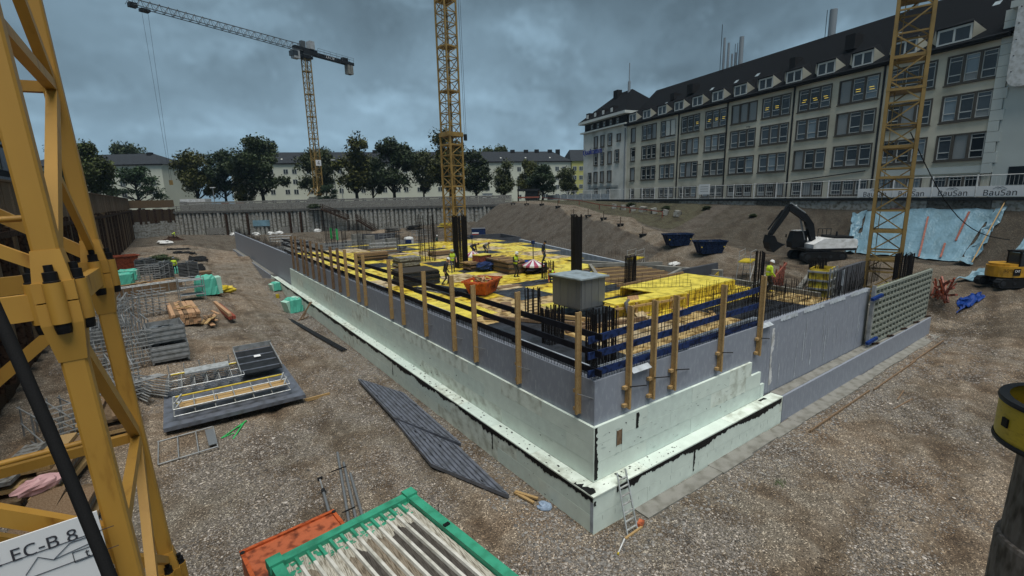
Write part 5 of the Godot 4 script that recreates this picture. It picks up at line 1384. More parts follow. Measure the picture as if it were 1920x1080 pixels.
	rod(t, "downpipe", "chimney", Vector3(wl - 0.4, 0, 0.25), Vector3(wl - 0.4, Y.call(22.5), 0.25), 0.12)
	for q in [11.8, 11.5]: bar(t, "wall_pipe", "chimney", Vector3(WX.call(91.5), Y.call(q), 0.2), Vector3(WX.call(80.6), Y.call(q), 0.2), 0.1)
	for q in 4:
		pbox(t, "dormer", "attic", Vector3(2.2 + q * 3.2, Y.call(26.5), -0.6 - 0.0 * q), Vector3(1.3, 1.7, 2.0))
		pbox(t, "dormer_window", "sash", Vector3(2.2 + q * 3.2, Y.call(26.5), 0.42), Vector3(0.8, 1.0, 0.06))
func window3(t: Node3D, at: Vector3, w: float, h: float, n: int, lit: bool, row: int) -> void:
	# frame with n lights, each with a sash, a low transom and panes set back behind it
	var fr := MB.new()
	var e := 0.14
	fr.box(at + Vector3(w / 2, e / 2, 0.06), Vector3(w, e, 0.24)); fr.box(at + Vector3(w / 2, h - e / 2, 0.06), Vector3(w, e, 0.24))
	for k in n + 1: fr.box(at + Vector3(e / 2 + (w - e) * k / n, h / 2, 0.06), Vector3(e if k in [0, n] else 0.24, h - 2 * e, 0.24))
	fr.box(at + Vector3(w / 2, -0.06, 0.16), Vector3(w + 0.1, 0.1, 0.3))
	var f := part(t, "window", fr, "window_frame")
	for k in n:
		var x0 := at.x + e + (w - e) * k / n
		var x1 := at.x + (w - e) * (k + 1) / n
		var cx := (x0 + x1) / 2
		var ww := x1 - x0
		if n > 1: ww -= 0.06
		var hh := h - 2 * e
		var roll := rng.randf()
		var sm := MB.new()
		for q in [[0, 0.03, ww, 0.06], [0, 0.97, ww, 0.06], [0, 0.3, ww, 0.09], [0, 0.82, ww, 0.06]]: sm.box(Vector3(cx, at.y + e + hh * q[1], at.z + 0.04), Vector3(ww - 0.04, q[3], 0.1))
		for sx in [-1, 1]: sm.box(Vector3(cx + sx * (ww / 2 - 0.05), at.y + h / 2, at.z + 0.04), Vector3(0.07, hh - 0.02, 0.1))
		if roll > 0.14: part(f, "sash", sm, "sash")
		var blind := roll < 0.14 or (row == 3 and rng.randf() < 0.06)
		pbox(f, "blind" if blind else "pane", "glass_blind" if blind else ["glass", "glass", "glass_mid", "glass_painted_sky", "glass", "glass_mid"][rng.randi() % 6], Vector3(cx, at.y + h / 2, at.z - 0.01), Vector3(ww, hh, 0.03))
		if not blind and rng.randf() < 0.2: pbox(f, "blind", "glass_blind", Vector3(cx, at.y + e + hh * 0.16, at.z + 0.012), Vector3(ww - 0.2, hh * 0.26, 0.01))
		if lit and not blind and rng.randf() < 0.55:
			for j in 2: pbox(f, "ceiling_lamp", "lit_lamp", Vector3(cx + rr(-0.1, 0.1), at.y + hh * (0.48 + 0.1 * j), at.z + 0.012), Vector3(ww * 0.42, 0.045, 0.01))
func dormer(t: Node3D, x: float, eave: float, w: float) -> void:
	var m := MB.new()
	var z := 0.35
	var y0 := eave + 0.5
	var h := 1.55
	# box body running back into the roof, low roof that sweeps out to both sides
	m.box(Vector3(x + w / 2, y0 + h / 2, z - 1.1), Vector3(w, h, 2.2))
	var d := part(t, "dormer", m, "roof")
	m = MB.new()
	var a := Vector3(x - 1.0, y0 + 0.4, z - 0.9)
	var b := Vector3(x + w + 1.0, y0 + 0.4, z - 0.9)
	var c := Vector3(x + w + 0.1, y0 + h + 0.12, z + 0.25)
	var e := Vector3(x - 0.1, y0 + h + 0.12, z + 0.25)
	var p := Vector3(x + w / 2, y0 + h + 1.2, z - 3.0)
	m.tri(e, c, p); m.tri(c, b, p); m.tri(a, e, p)
	m.quad(e + Vector3.DOWN * 0.1, c + Vector3.DOWN * 0.1, c, e)
	part(d, "dormer_roof", m, "roof")
	m = MB.new()
	m.tri(Vector3(x + w, y0, z - 0.05), b, c); m.tri(a, Vector3(x, y0, z - 0.05), e)
	part(d, "cheek", m, "facade")
	m = MB.new()
	var n := 2
	m.box(Vector3(x + w / 2, y0 + 0.08, z + 0.04), Vector3(w, 0.16, 0.12)); m.box(Vector3(x + w / 2, y0 + h - 0.1, z + 0.04), Vector3(w, 0.2, 0.12))
	for k in n + 1: m.box(Vector3(x + 0.09 + (w - 0.18) * k / n, y0 + h / 2, z + 0.04), Vector3(0.18, h - 0.36, 0.12))
	part(d, "dormer_frame", m, "sash")
	pbox(d, "pane", "glass", Vector3(x + w / 2, y0 + h / 2, z + 0.02), Vector3(w - 0.3, h - 0.3, 0.04))

# ---------------------------------------------------------------- crown wall and fence along the right street
func make_right_edge() -> void:
	var f := Vector3(0.21507624, 0, -0.97659726)
	var n := Vector3(-0.97659726, 0, -0.21507624)
	var o := Vector3(52.07, 0, 22.3) + n * 4.6
	var turn := -(PI / 2 + deg_to_rad(12.42))
	var w := thing("crown_wall", "dark edged concrete crown wall along the top of the right bank", "wall", o, turn)
	# local x runs to the right (nearer); s = -x
	for k in 20:
		var x := -88.0 + k * 5.0
		pbox(w, "wall_bay", "pile" if k % 4 else "pile_dark", Vector3(x + 2.5, 8.2 + rr(-0.03, 0.03), rr(-0.06, 0.06)), Vector3(4.96, 1.1, 0.5))
		pbox(w, "edge_beam", "dark_steel", Vector3(x + 2.5, 8.86, 0.06), Vector3(5.0, 0.3, 0.7))
	var fe := thing("site_fence", "grey mesh construction fence with white banners before the old office block", "fence", o + Vector3.UP * 9.0, turn)
	for k in 34:
		var x := -112.0 + k * 3.5
		rod(fe, "post", "white", Vector3(x, 0, -0.3), Vector3(x, 2.1, -0.3), 0.075)
		for y in [0.12, 2.0]: rod(fe, "rail", "white", Vector3(x, y, -0.3), Vector3(x + 3.5, y, -0.3), 0.035)
		var m := MB.new()
		for j in 11: m.tube(Vector3(x + 0.3 * (j + 0.5), 0.12, -0.3), Vector3(x + 0.3 * (j + 0.5), 2.0, -0.3), 0.011, 0.011, 3, false)
		part(fe, "wires", m, "white")
		if x > -38 and x < 3:
			pbox(fe, "banner", "paper", Vector3(x + 1.75, 0.55, -0.26), Vector3(3.4, 0.95, 0.015))
			if x > -40:
				var lt := text(fe, "BauSan", 0.72, Vector3(x + 1.75, 0.4, -0.245), Basis(), "ink", "lettering", 0.006)
				for q in [[-0.5, 0.72, -0.2, 0.9], [-0.2, 0.9, 0.1, 0.72], [-0.2, 0.72, 0.1, 0.92], [0.1, 0.92, 0.45, 0.7]]: bar(fe, "roof_emblem", "ink", Vector3(x + 1.75 + q[0], q[1] + 0.05, -0.248), Vector3(x + 1.75 + q[2], q[3] + 0.05, -0.248), 0.04, 0.01)
		elif x < -84:
			pbox(fe, "privacy_screen", "pale_wall", Vector3(x + 1.75, 0.62, -0.34), Vector3(3.4, 1.2, 0.02))
	# sign board and van behind the fence
	var sb := thing("notice_board", "white notice board fixed on the fence before the office block", "sign", o + f * 58.0 + n * -0.1 + Vector3.UP * 10.2, turn)
	pbox(sb, "board", "paper", Vector3(0, 0.3, 0.0), Vector3(2.2, 1.6, 0.06))
	for k in 3: pbox(sb, "text_line", "ink", Vector3(0, 0.7 - k * 0.35, 0.035), Vector3(1.6, 0.05, 0.005))
	for sx in [-0.9, 0.9]: pbox(sb, "leg", "galv", Vector3(sx, -0.85, -0.05), Vector3(0.08, 1.3, 0.08))
	# ramp barriers: blocks with red white boards along the outer edge of the ramp
	var path := [Vector2(43.3, -33.5), Vector2(44.4, -38.5), Vector2(45.6, -43), Vector2(47.2, -48.0), Vector2(48.6, -53.0), Vector2(50.2, -59), Vector2(51.2, -65), Vector2(52.0, -71), Vector2(52.8, -77)]
	for k in path.size():
		var b := thing("barrier_foot", "small dark barrier stand on the ramp edge, %s from the near end" % ["first", "second", "third", "fourth", "fifth", "sixth", "seventh", "eighth", "ninth"][k], "barrier", on(path[k].x, path[k].y), rr(-0.3, 0.3), "barrier stands along the ramp")
		pbox(b, "foot", "dark_steel", Vector3(0, 0.3, 0), Vector3(1.0, 0.16, 0.5))
		for sx in [-0.35, 0.35]: pbox(b, "leg", "dark_steel", Vector3(sx, 0.12, 0), Vector3(0.12, 0.3, 0.4))
		pbox(b, "upright", "rust_steel", Vector3(0, 0.8, 0), Vector3(0.07, 1.1, 0.07))
	var rl := thing("ramp_rail", "orange plastic rail along the inner side of the ramp", "guard rail")
	var rp := [Vector2(53.4, -38), Vector2(54.0, -45), Vector2(55.6, -53.6), Vector2(58.5, -62), Vector2(61.0, -71), Vector2(63.5, -80)]
	for k in rp.size() - 1:
		bar(rl, "rail", "red_rail", on(rp[k].x, rp[k].y, 0.9), on(rp[k + 1].x, rp[k + 1].y, 0.9), 0.08, 0.14)
		pbox(rl, "post", "red_rail", on(rp[k].x, rp[k].y, 0.45), Vector3(0.1, 1.0, 0.1))

# ---------------------------------------------------------------- the storage yard at the left
func frame_panel(t: Node3D, called: String, o: Vector3, l: float, w: float, mname: String, yellow_rail := true) -> void:
	# a scaffold guard frame lying flat: two long tubes, cross tubes, one yellow tube
	for k in 3:
		rod(t, called + "_tube", mname, o + Vector3(0, 0, -w * k / 2.0), o + Vector3(l, 0, -w * k / 2.0), 0.028)
	var n := 6
	for k in n + 1: rod(t, called + "_cross_tube", mname, o + Vector3(l * k / n, 0.02, 0), o + Vector3(l * k / n, 0.02, -w), 0.024)
	if yellow_rail: rod(t, "yellow_tube", "yellow", o + Vector3(0.1, 0.07, -w * 0.85), o + Vector3(l - 0.1, 0.07, -w * 0.85), 0.045)
func ribbed(parent: Node, called: String, mname: String, o: Vector3, x: Vector3, z: Vector3, y: Vector3, ribs: int) -> MeshInstance3D:
	# trapezoid-profile sheet spanned by x (along the ribs) and z, ribs standing up along y
	var m := MB.new()
	for k in ribs:
		var a := o + z * (float(k) / ribs)
		var s := z / ribs
		var pr := [Vector2(0.0, 0), Vector2(0.3, 0), Vector2(0.42, 1), Vector2(0.8, 1), Vector2(0.92, 0), Vector2(1.0, 0)]
		for i in 5: m.quad(a + s * pr[i].x + y * pr[i].y, a + s * pr[i].x + y * pr[i].y + x, a + s * pr[i + 1].x + y * pr[i + 1].y + x, a + s * pr[i + 1].x + y * pr[i + 1].y)
	return part(parent, called, m, mname)
func stack_boards(t: Node3D, called: String, mname: String, l: float, w: float, h: float, n: int, layers: int, jitter := 0.04) -> void:
	# boards run along local z
	for j in layers:
		for k in n:
			pbox(t, called, mname if rng.randf() < 0.8 else "timber_old", Vector3(-w / 2 + w * (k + 0.5) / n + rr(-0.01, 0.01), h * (j + 0.5) / layers, rr(-jitter, jitter)), Vector3(w / n - 0.012, h / layers - 0.012, l * rr(0.96, 1.0)), ry(rr(-0.01, 0.01)))
func make_yard() -> void:
	# grey slab with the scaffold frames
	var t := thing("scaffold_pallet", "grey panel loaded with stacked aluminium scaffold guard frames with yellow tubes", "scaffold stack", on(-7.6, -18.0, 0.05))
	pbox(t, "base_panel", "steel_blue", Vector3(0, 0.12, 0), Vector3(5.75, 0.18, 5.6))
	for k in 3: pbox(t, "bearer", "timber_old", Vector3(-2.0 + k * 2.0, 0.02, 0), Vector3(0.14, 0.12, 5.4))
	for k in 2: frame_panel(t, "frame", Vector3(-2.45, 0.45 + k * 0.32, 2.3), 4.75, 1.7, "alu")
	for k in 3: pbox(t, "toe_board", "timber", Vector3(-2.3 + k * 1.5 + 0.8, 0.62, 1.5), Vector3(1.45, 0.03, 0.9))
	for sx in [-2.2, 2.2]:
		for k in 2: bar(t, "bent_tube", "alu", Vector3(sx - 0.15, 0.82, 2.3 - k * 0.8), Vector3(sx + 0.1, 0.9, 1.6 - k * 0.8), 0.06)
	for k in 4: frame_panel(t, "guard_frame", Vector3(-2.8 + k * 0.06, 0.3 + k * 0.11, -1.2 + k * 0.05), 3.3, 2.6, "galv" if k < 3 else "alu", k == 3)
	pbox(t, "channel_tray", "alu", Vector3(-0.9, 0.98, -2.4), Vector3(2.0, 0.1, 0.55), Basis(Vector3.RIGHT, 0.2))
	for k in 5: bar(t, "stub_tube", "galv_dull", Vector3(-2.6 + k * 0.7, 0.3, -3.6), Vector3(-2.6 + k * 0.7, 1.15, -3.6), 0.05)
	var tray := pbox(t, "ribbed_tray", "dark_steel", Vector3(1.55, 0.75, -2.9), Vector3(2.0, 0.06, 3.6), Basis(Vector3.RIGHT, 0.09))
	for k in 4: bar(t, "tray_rib", "steel_blue", Vector3(0.6, 0.72 + 0.09 * (k - 1.2), -1.6 - k * 1.0), Vector3(2.5, 0.72 + 0.09 * (k - 1.2), -1.6 - k * 1.0), 0.16, 0.14)
	for sx in [0.55, 2.55]: bar(t, "tray_side", "galv_dull", Vector3(sx, 0.66, -1.1), Vector3(sx, 1.06, -4.75), 0.05, 0.22)
	bar(t, "tray_end", "galv_dull", Vector3(0.55, 1.12, -4.75), Vector3(2.6, 1.12, -4.75), 0.05, 0.3)
	pbox(t, "paper_label", "paper", Vector3(1.6, 0.93, -3.1), Vector3(0.34, 0.01, 0.3), Basis(Vector3.RIGHT, 0.09))
	t = thing("timber_beam", "short clean timber beam lying beside the scaffold pallet", "timber", on(-4.1, -15.65), 0.05)
	pbox(t, "beam", "timber", Vector3(0, 0.08, 0), Vector3(1.25, 0.16, 0.08))
	pbox(t, "end_grain", "timber_pink", Vector3(0.628, 0.08, 0), Vector3(0.006, 0.155, 0.078))
	t = thing("lying_ladder", "grey ladder shaped frame lying on the gravel before the scaffold pallet", "scaffold frame", on(-9.7, -13.8, 0.04), 0.03)
	for z in [-1.1, 1.1]: rod(t, "side_tube", "galv_dull", Vector3(-1.0, 0.05, z), Vector3(1.0, 0.05, z - 0.1), 0.03)
	for k in 4: rod(t, "rung", "galv_dull", Vector3(-1.0 + k * 0.66, 0.06, 1.1), Vector3(-0.95 + k * 0.66, 0.06, -1.15), 0.024)
	pbox(t, "end_plate", "galv", Vector3(0.85, 0.08, -0.1), Vector3(0.3, 0.03, 1.7))
	t = thing("green_strap", "green lashing strap curled on the gravel", "strap", on(-8.0, -14.3, 0.03))
	for q in [[-0.5, 0.5, 0.6, -0.7], [-0.1, 0.9, 0.5, -0.6], [-0.5, 0.5, 0.0, 0.3], [0.6, -0.7, 0.2, -0.2]]: bar(t, "band", "green_bright", Vector3(q[0], 0.03, q[1]), Vector3(q[2], 0.04, q[3]), 0.06, 0.01)
	# ribbed steel crates, timber, red beams, teal pallets
	t = thing("steel_crate", "upper ribbed grey steel crate standing on another crate", "crate", on(-10.2, -25.2, 1.05), 0.1)
	crate(t)
	copy(t, "lower ribbed grey steel crate under the other crate", on(-10.1, -25.0, 0.0), 0.04)
	copy(t, "ribbed grey steel crate set back behind the two stacked crates", on(-10.6, -28.2, 0.0), -0.1)
	copy(t, "ribbed grey steel crate by the pit wall left of the timber", on(-14.0, -30.5, 0.0), 0.3)
	for q in [[-11.9, -25.6, 2.6, "aluminium frames stacked upright beside the steel crates", 0.15], [-12.6, -29.5, 2.4, "frames and ladders stacked behind the near mast", -0.1], [-12.4, -21.0, 1.8, "tangle of frames lying behind the near mast", 0.2], [-13.2, -34.0, 2.0, "frames stacked by the pit wall", 0.0], [-11.4, -36.6, 1.6, "aluminium frames stacked behind the board stack", 0.3], [-13.6, -26.6, 2.2, "frames stacked deep behind the near mast by the wall", 0.1], [-11.0, -49.5, 1.7, "grey frames stacked in front of the mesh crates", -0.25], [-13.8, -17.0, 1.5, "frames stacked near the brown boards by the wall", 0.4]]:
		t = thing("frame_stack", q[3], "scaffold stack", on(q[0], q[1]), q[4])
		for k in 5:
			var x := -0.9 + k * 0.42
			for y in [0.1, q[2] * 0.5, q[2]]: rod(t, "tube", "galv" if k % 2 else "galv_dull", Vector3(x, y * rr(0.9, 1.0), -1.6), Vector3(x + rr(-0.2, 0.2), y * rr(0.9, 1.0), 1.6), 0.03)
			for z in [-1.5, 0.0, 1.5]: rod(t, "upright", "galv_dull", Vector3(x, 0, z), Vector3(x + 0.05, q[2], z), 0.03)
		for k in 9: bar(t, "rung", "alu", Vector3(-0.95, 0.25 + k * 0.22, 1.66), Vector3(0.9, 0.25 + k * 0.22, 1.7), 0.04)
	t = thing("timber_stack", "stack of fresh pinkish boards with offcuts on top", "timber stack", on(-9.2, -33.6), 0.06)
	stack_boards(t, "board", "timber_pink", 5.4, 1.7, 0.85, 7, 5)
	for k in 7: pbox(t, "offcut", "timber_pink" if k % 2 else "timber", Vector3(rr(-0.5, 0.7), 0.9 + 0.03 * k, rr(-1.5, 1.8)), Vector3(0.14, 0.05, rr(0.6, 1.5)), ry(rr(-1.2, 1.2)))
	t = thing("offcut_pile", "pile of sawn timber offcuts between the board stack and red beams", "timber pile", on(-7.7, -31.9), 0.0)
	for k in 16: pbox(t, "offcut", ["timber_pink", "timber", "timber_old"][k % 3], Vector3(rr(-0.5, 0.5), 0.06 + k * 0.035, rr(-1.2, 1.2)), Vector3(rr(0.14, 0.34), 0.06, rr(0.7, 1.8)), ry(rr(-0.5, 0.5)) * Basis(Vector3.RIGHT, rr(-0.1, 0.1)))
	t = thing("red_beams", "red painted timber beams laid side by side beyond the offcuts", "beams", on(-6.5, -35.0), 0.09)
	for k in 3: pbox(t, "beam", "timber_red" if k < 2 else "timber_pink", Vector3(-0.12 + (k % 2) * 0.26, 0.14 + (k / 2) * 0.24, 0), Vector3(0.22, 0.24, 6.2))
	t = thing("teal_pallet", "white insulation pack half wrapped in teal foil", "pallet", on(-7.0, -41.6), 0.08)
	pbox(t, "pack", "teal_pale", Vector3(0.05, 0.85, 0), Vector3(1.75, 1.5, 1.3))
	pbox(t, "pallet_base", "timber_old", Vector3(0, 0.06, 0), Vector3(1.8, 0.12, 1.3))
	foil_wrap(t, Vector3(-0.25, 0.1, 0.0), Vector3(1.5, 1.66, 1.5), "teal")
	for q in [[-13.3, -52.5, "teal_pale", "teal insulation pack by the orange tub, upper one"], [-9.0, -57.0, "teal_pale", "teal insulation pack behind the standing worker"], [-13.6, -50.0, "teal", "teal foil bundle left of the timber heap"]]:
		t = thing("teal_pack", q[3], "insulation pack", on(q[0], q[1]), rr(-0.2, 0.2))
		pbox(t, "pack", q[2], Vector3(0, 0.5, 0), Vector3(1.7, 1.0, 1.2))
		foil_wrap(t, Vector3(0, 0.05, 0), Vector3(1.5, 1.05, 1.25), "teal")
	t = thing("aluminium_truss", "long aluminium walkway truss lying across the yard", "truss", on(-11.3, -42.0, 0.3), 0.35)
	for y in [0.0, 0.9]:
		for z in [-0.35, 0.35]: rod(t, "chord", "alu", Vector3(-2.6, y, z), Vector3(2.6, y, z), 0.05)
	for k in 9:
		for z in [-0.35, 0.35]: rod(t, "post", "galv_dull", Vector3(-2.6 + k * 0.65, 0, z), Vector3(-2.6 + k * 0.65, 0.9, z), 0.03)
		rod(t, "spreader", "alu", Vector3(-2.6 + k * 0.65, 0.9, -0.35), Vector3(-2.6 + k * 0.65, 0.9, 0.35), 0.03)
	pbox(t, "walkway", "timber_old", Vector3(0, 0.45, -0.3), Vector3(5.2, 0.8, 0.03))
	for q in [[-10.7, -46.5, "heap of dark boards behind the aluminium truss"], [-13.0, -45.0, "heap of reddish boards beside the near mast"]]:
		t = thing("board_heap", q[2], "timber pile", on(q[0], q[1]), rr(0, 1))
		for k in 18: pbox(t, "board", ["timber_old", "timber", "timber_pink", "lagging_pale"][k % 4], Vector3(rr(-0.6, 0.6), 0.05 + k * 0.04, rr(-0.5, 0.5)), Vector3(rr(1.6, 2.8), 0.04, 0.18), ry(rr(-0.5, 0.5)))
	t = thing("scaffold_tower", "low frame of steel tubes standing before the teal pallet", "scaffold", on(-8.4, -39.6), 0.1)
	for x in [-0.9, 0.9]:
		for z in [-0.6, 0.6]: rod(t, "upright", "galv_dull", Vector3(x, 0, z), Vector3(x, 2.0, z), 0.03)
	for y in [0.5, 1.2, 1.9]:
		for z in [-0.6, 0.6]: rod(t, "rail", "galv", Vector3(-0.9, y, z), Vector3(0.9, y, z), 0.026)
	for k in 3: pbox(t, "shelf", "galv_dull", Vector3(0, 0.5 + k * 0.6, 0), Vector3(1.7, 0.04, 1.1))
	# orange tub
	t = thing("concrete_tub", "large orange red steel tub by the left pit wall", "tub", on(-14.0, -58.5), 0.25)
	tub(t, "orange_dark", 2.6, 1.9, 2.0, false)
	for q in [[-11.9, -55.5, "grey mesh crates stacked beside the orange tub"], [-10.4, -52.0, "mesh crates and clamps stacked left of the standing worker"], [-8.2, -52.5, "steel racks stacked right of the standing worker"]]:
		t = thing("mesh_crates", q[2], "crates", on(q[0], q[1]), rr(-0.1, 0.1))
		for y in 2:
			for x in 2:
				for s in 5: bar(t, "slat", "galv_dull", Vector3(-0.9 + x * 0.9, 0.1 + y * 0.8 + s * 0.15, 0.62), Vector3(-0.05 + x * 0.9, 0.1 + y * 0.8 + s * 0.15, 0.62), 0.03)
				pbox(t, "load", "dark_steel", Vector3(-0.45 + x * 0.92, 0.4 + y * 0.8, 0), Vector3(0.82, 0.7, 1.15))
				for c in [[-0.88, 0.6], [-0.04, 0.6], [-0.88, -0.6], [-0.04, -0.6]]: rod(t, "corner_post", "galv", Vector3(c[0] + x * 0.92, y * 0.8, c[1]), Vector3(c[0] + x * 0.92, y * 0.8 + 0.78, c[1]), 0.025)
		for k in 6: rod(t, "loose_tube", "galv", Vector3(rr(-0.8, 0.8), 1.62 + rr(0, 0.15), -0.8), Vector3(rr(-0.8, 0.8), 1.62 + rr(0, 0.15), 0.8), 0.03)
	blob("yellow_sack", "yellow sack lying right of the teal wrapped pack", "sack", on(-5.7, -43.4, 0.25), Vector3(0.5, 0.4, 0.9), "yellow")
	blob("white_sack", "white sack on the ground at the far left, near the bending worker", "sack", on(-10.5, -104.0, 0.3), Vector3(1.5, 0.5, 0.9), "white")
	for q in [[-8.0, -80.0, 3.2], [-6.6, -72.0, 2.4], [-7.2, -66.0, 2.2], [-8.6, -92.0, 3.6]]:
		t = thing("plastic_sheet", "crumpled dark sheet on the far left ground, %s" % ["second farthest", "second nearest", "nearest", "farthest"][[80.0, 72.0, 66.0, 92.0].find(-q[1])], "sheet", Vector3.ZERO, 0.0, "dark sheets on the far ground")
		sheet(t, "sheet", "rubber", [Vector2(q[0] - q[2] / 2, q[1] + 1.5), Vector2(q[0] + q[2] / 2, q[1] + 1.0), Vector2(q[0] + q[2] / 2.2, q[1] - 2.5), Vector2(q[0] - q[2] / 2.4, q[1] - 2.0)], 12, 0.06, 0.25)
	t = thing("earth_pile", "dark red brown pile of spoil below the bending worker at the far left", "pile", on(-9.2, -113))
	heap(t, "spoil", "rust_steel", Vector3(4.5, 1.0, 3.0))
	t = thing("board_heap", "brown board and yellow bags right of the standing worker", "timber pile", on(-7.0, -57.5), 0.2)
	for k in 5: pbox(t, "board", "timber_old", Vector3(rr(-0.2, 0.2), 0.1 + k * 0.12, 0), Vector3(2.0, 0.1, 1.3), ry(rr(-0.15, 0.15)))
	# piles seen through the near mast
	for q in [[-13.2, -9.5, "brown boards stacked beneath the near mast, nearest pile", 12], [-14.0, -13.5, "brown boards stacked by the pit wall, second pile", 14], [-12.6, -17.6, "grey boards and beams stacked by the pit wall", 12]]:
		t = thing("board_pile", q[2], "timber pile", on(q[0], q[1]), rr(-0.2, 0.2))
		for k in q[3]: pbox(t, "board", ["timber_old", "timber_old", "boards_grey", "timber", "lagging_pale"][k % 5], Vector3(rr(-0.3, 0.3) + (k % 2) * 0.9 - 0.4, 0.1 + (k / 2) * 0.16, rr(-0.3, 0.3)), Vector3(0.8, 0.14, rr(2.4, 3.6)), ry(rr(-0.08, 0.08)))
	blob("pink_foil", "crumpled pink and white foil roll beneath the near mast", "foil", on(-13.6, -11.2, 1.1), Vector3(0.6, 0.25, 0.3), "foil_pink")
	for q in [[-11.2, -20.3, "aluminium ladder sections piled left of the scaffold pallet", 0.2], [-12.9, -38.5, "grey shelves and frames in front of the aluminium truss", -0.2]]:
		t = thing("frame_stack", q[2], "scaffold stack", on(q[0], q[1]), q[3])
		for k in 8:
			for s in [-0.4, 0.4]: rod(t, "tube", "galv" if k % 2 else "alu", Vector3(-0.8 + k * 0.06, 0.1 + k * 0.1, -1.5), Vector3(0.2 + k * 0.05 + s, 0.1 + k * 0.11, 1.5), 0.03)
		for k in 6: rod(t, "rung", "galv_dull", Vector3(-0.9, 0.5 + 0.1 * k, -1.2 + k * 0.45), Vector3(0.8, 0.55 + 0.1 * k, -1.2 + k * 0.45), 0.026)
	# along the trench of the left wall
	for q in [[-1.0, -37.5, 1.3, "teal foil bundle leaning in the trench by the white boards"], [-0.7, -48.0, 0.9, "small teal box in the trench by the end of the white boards"]]:
		t = thing("teal_bundle", q[3], "bundle", on(q[0], q[1]), 0.3)
		pbox(t, "board_pack", "teal_pale", Vector3(0, 0.5 * q[2], 0), Vector3(1.0 * q[2], 0.9 * q[2], 0.8 * q[2]), Basis(Vector3.BACK, 0.25))
		foil_wrap(t, Vector3(0.1, 0.02, 0), Vector3(0.8 * q[2], 1.0 * q[2], 0.95 * q[2]), "teal")
	t = thing("bucket", "yellow bucket in the trench beside the small teal box", "bucket", on(-0.9, -45.5))
	var m := MB.new()
	m.lathe(PackedVector2Array([Vector2(0, 0), Vector2(0.16, 0), Vector2(0.2, 0.4), Vector2(0.18, 0.4), Vector2(0.14, 0.03), Vector2(0, 0.03)]), 12)
	part(t, "pail", m, "yellow")
	t = thing("brace_frame", "wooden brace leaning on the white boards by the teal bundle", "brace", on(-0.6, -33.8))
	for q in [[-0.7, 0, 0.3, 0.5, 1.5, 0.2], [-0.2, 0, -0.5, 0.5, 1.4, -0.4], [-0.8, 0.05, 0.4, 0.3, 0.05, -0.6]]: bar(t, "strut", "timber_old", Vector3(q[0], q[1], q[2]), Vector3(q[3], q[4], q[5]), 0.09, 0.09)
	t = thing("pipe_bundle", "dark pipes lying along the trench of the left wall", "pipes", on(-1.6, -28.5, 0.06))
	for k in 3: rod(t, "pipe", "dark_steel", Vector3(-0.5 + k * 0.16, 0.05, -6.5 + k * 0.6), Vector3(0.75 + k * 0.14, 0.03, 6.0), 0.055)
	# ribbed grey sheets lying before the wall
	for q in [[[Vector2(-1.75, -16.3), Vector2(-0.55, -12.9), Vector2(-0.72, -6.7), Vector2(-1.95, -10.6)], "stack of ribbed grey sheets by the wall, the farther one", 0.22], [[Vector2(-1.95, -10.5), Vector2(-0.85, -6.75), Vector2(-1.05, -2.9), Vector2(-2.25, -6.2)], "stack of ribbed grey sheets by the wall, the nearer one", 0.12]]:
		t = thing("ribbed_sheets", q[1], "sheet stack", on(-1.4, q[0][0].y + 4, q[2]))
		var P := []
		for v in q[0]: P.append(Vector3(v.x + 1.4, 0.0, v.y - (q[0][0].y + 4)))
		for j in 2:
			var mm := MB.new()
			var n := 8
			for k in n:
				for i in 5:
					var pr := [Vector2(0.0, 0), Vector2(0.3, 0), Vector2(0.42, 1), Vector2(0.75, 1), Vector2(0.9, 0), Vector2(1.0, 0)]
					var u0: float = (k + pr[i].x) / n
					var u1: float = (k + pr[i + 1].x) / n
					var a0: Vector3 = P[0].lerp(P[1], u0) + Vector3.UP * (pr[i].y * 0.06 + j * 0.07)
					var a1: Vector3 = P[0].lerp(P[1], u1) + Vector3.UP * (pr[i + 1].y * 0.06 + j * 0.07)
					var b0: Vector3 = P[3].lerp(P[2], u0) + Vector3.UP * (pr[i].y * 0.06 + j * 0.07)
					var b1: Vector3 = P[3].lerp(P[2], u1) + Vector3.UP * (pr[i + 1].y * 0.06 + j * 0.07)
					mm.quad(b0, b1, a1, a0)
			part(t, "ribbed_sheet", mm, "steel_blue")
		for k in 4: bar(t, "edge_strip", "steel_blue", P[k] + Vector3.UP * 0.03, P[(k + 1) % 4] + Vector3.UP * 0.03, 0.05, 0.14)
		splashes(t, "bitumen_splashes", "bitumen", P[0] + Vector3.UP * 0.135, P[3] - P[0], P[1] - P[0], Vector3.UP, 40, 0.09)
	# pipes and props next to the green container
	t = thing("steel_tubes", "three long steel tubes lying towards the green container", "tubes", on(-5.3, -7.0, 0.05))
	for k in 3: rod(t, "tube", "galv", Vector3(0.45 - k * 0.02, 0.06, -2.35 + k * 0.9), Vector3(-0.75 + k * 0.24, 0.06 + 0.03 * k, 3.6), 0.05)
	for z in [-1.0, 1.6]: bar(t, "wire_tie", "black", Vector3(0.5 - (z + 1.4) * 0.2, 0.15, z), Vector3(-0.2 - (z + 1.4) * 0.1, 0.12, z), 0.03)
	t = thing("steel_prop", "single adjustable steel prop lying left of the three tubes", "prop", on(-6.0, -6.6, 0.05))
	rod(t, "inner_tube", "galv_dull", Vector3(0.12, 0.07, -1.3), Vector3(0.03, 0.07, -0.4), 0.03)
	rod(t, "outer_tube", "galv", Vector3(0.03, 0.07, -0.5), Vector3(-0.35, 0.07, 3.0), 0.05)
	rod(t, "collar_nut", "dark_steel", Vector3(0.05, 0.07, -0.6), Vector3(0.03, 0.07, -0.4), 0.075)
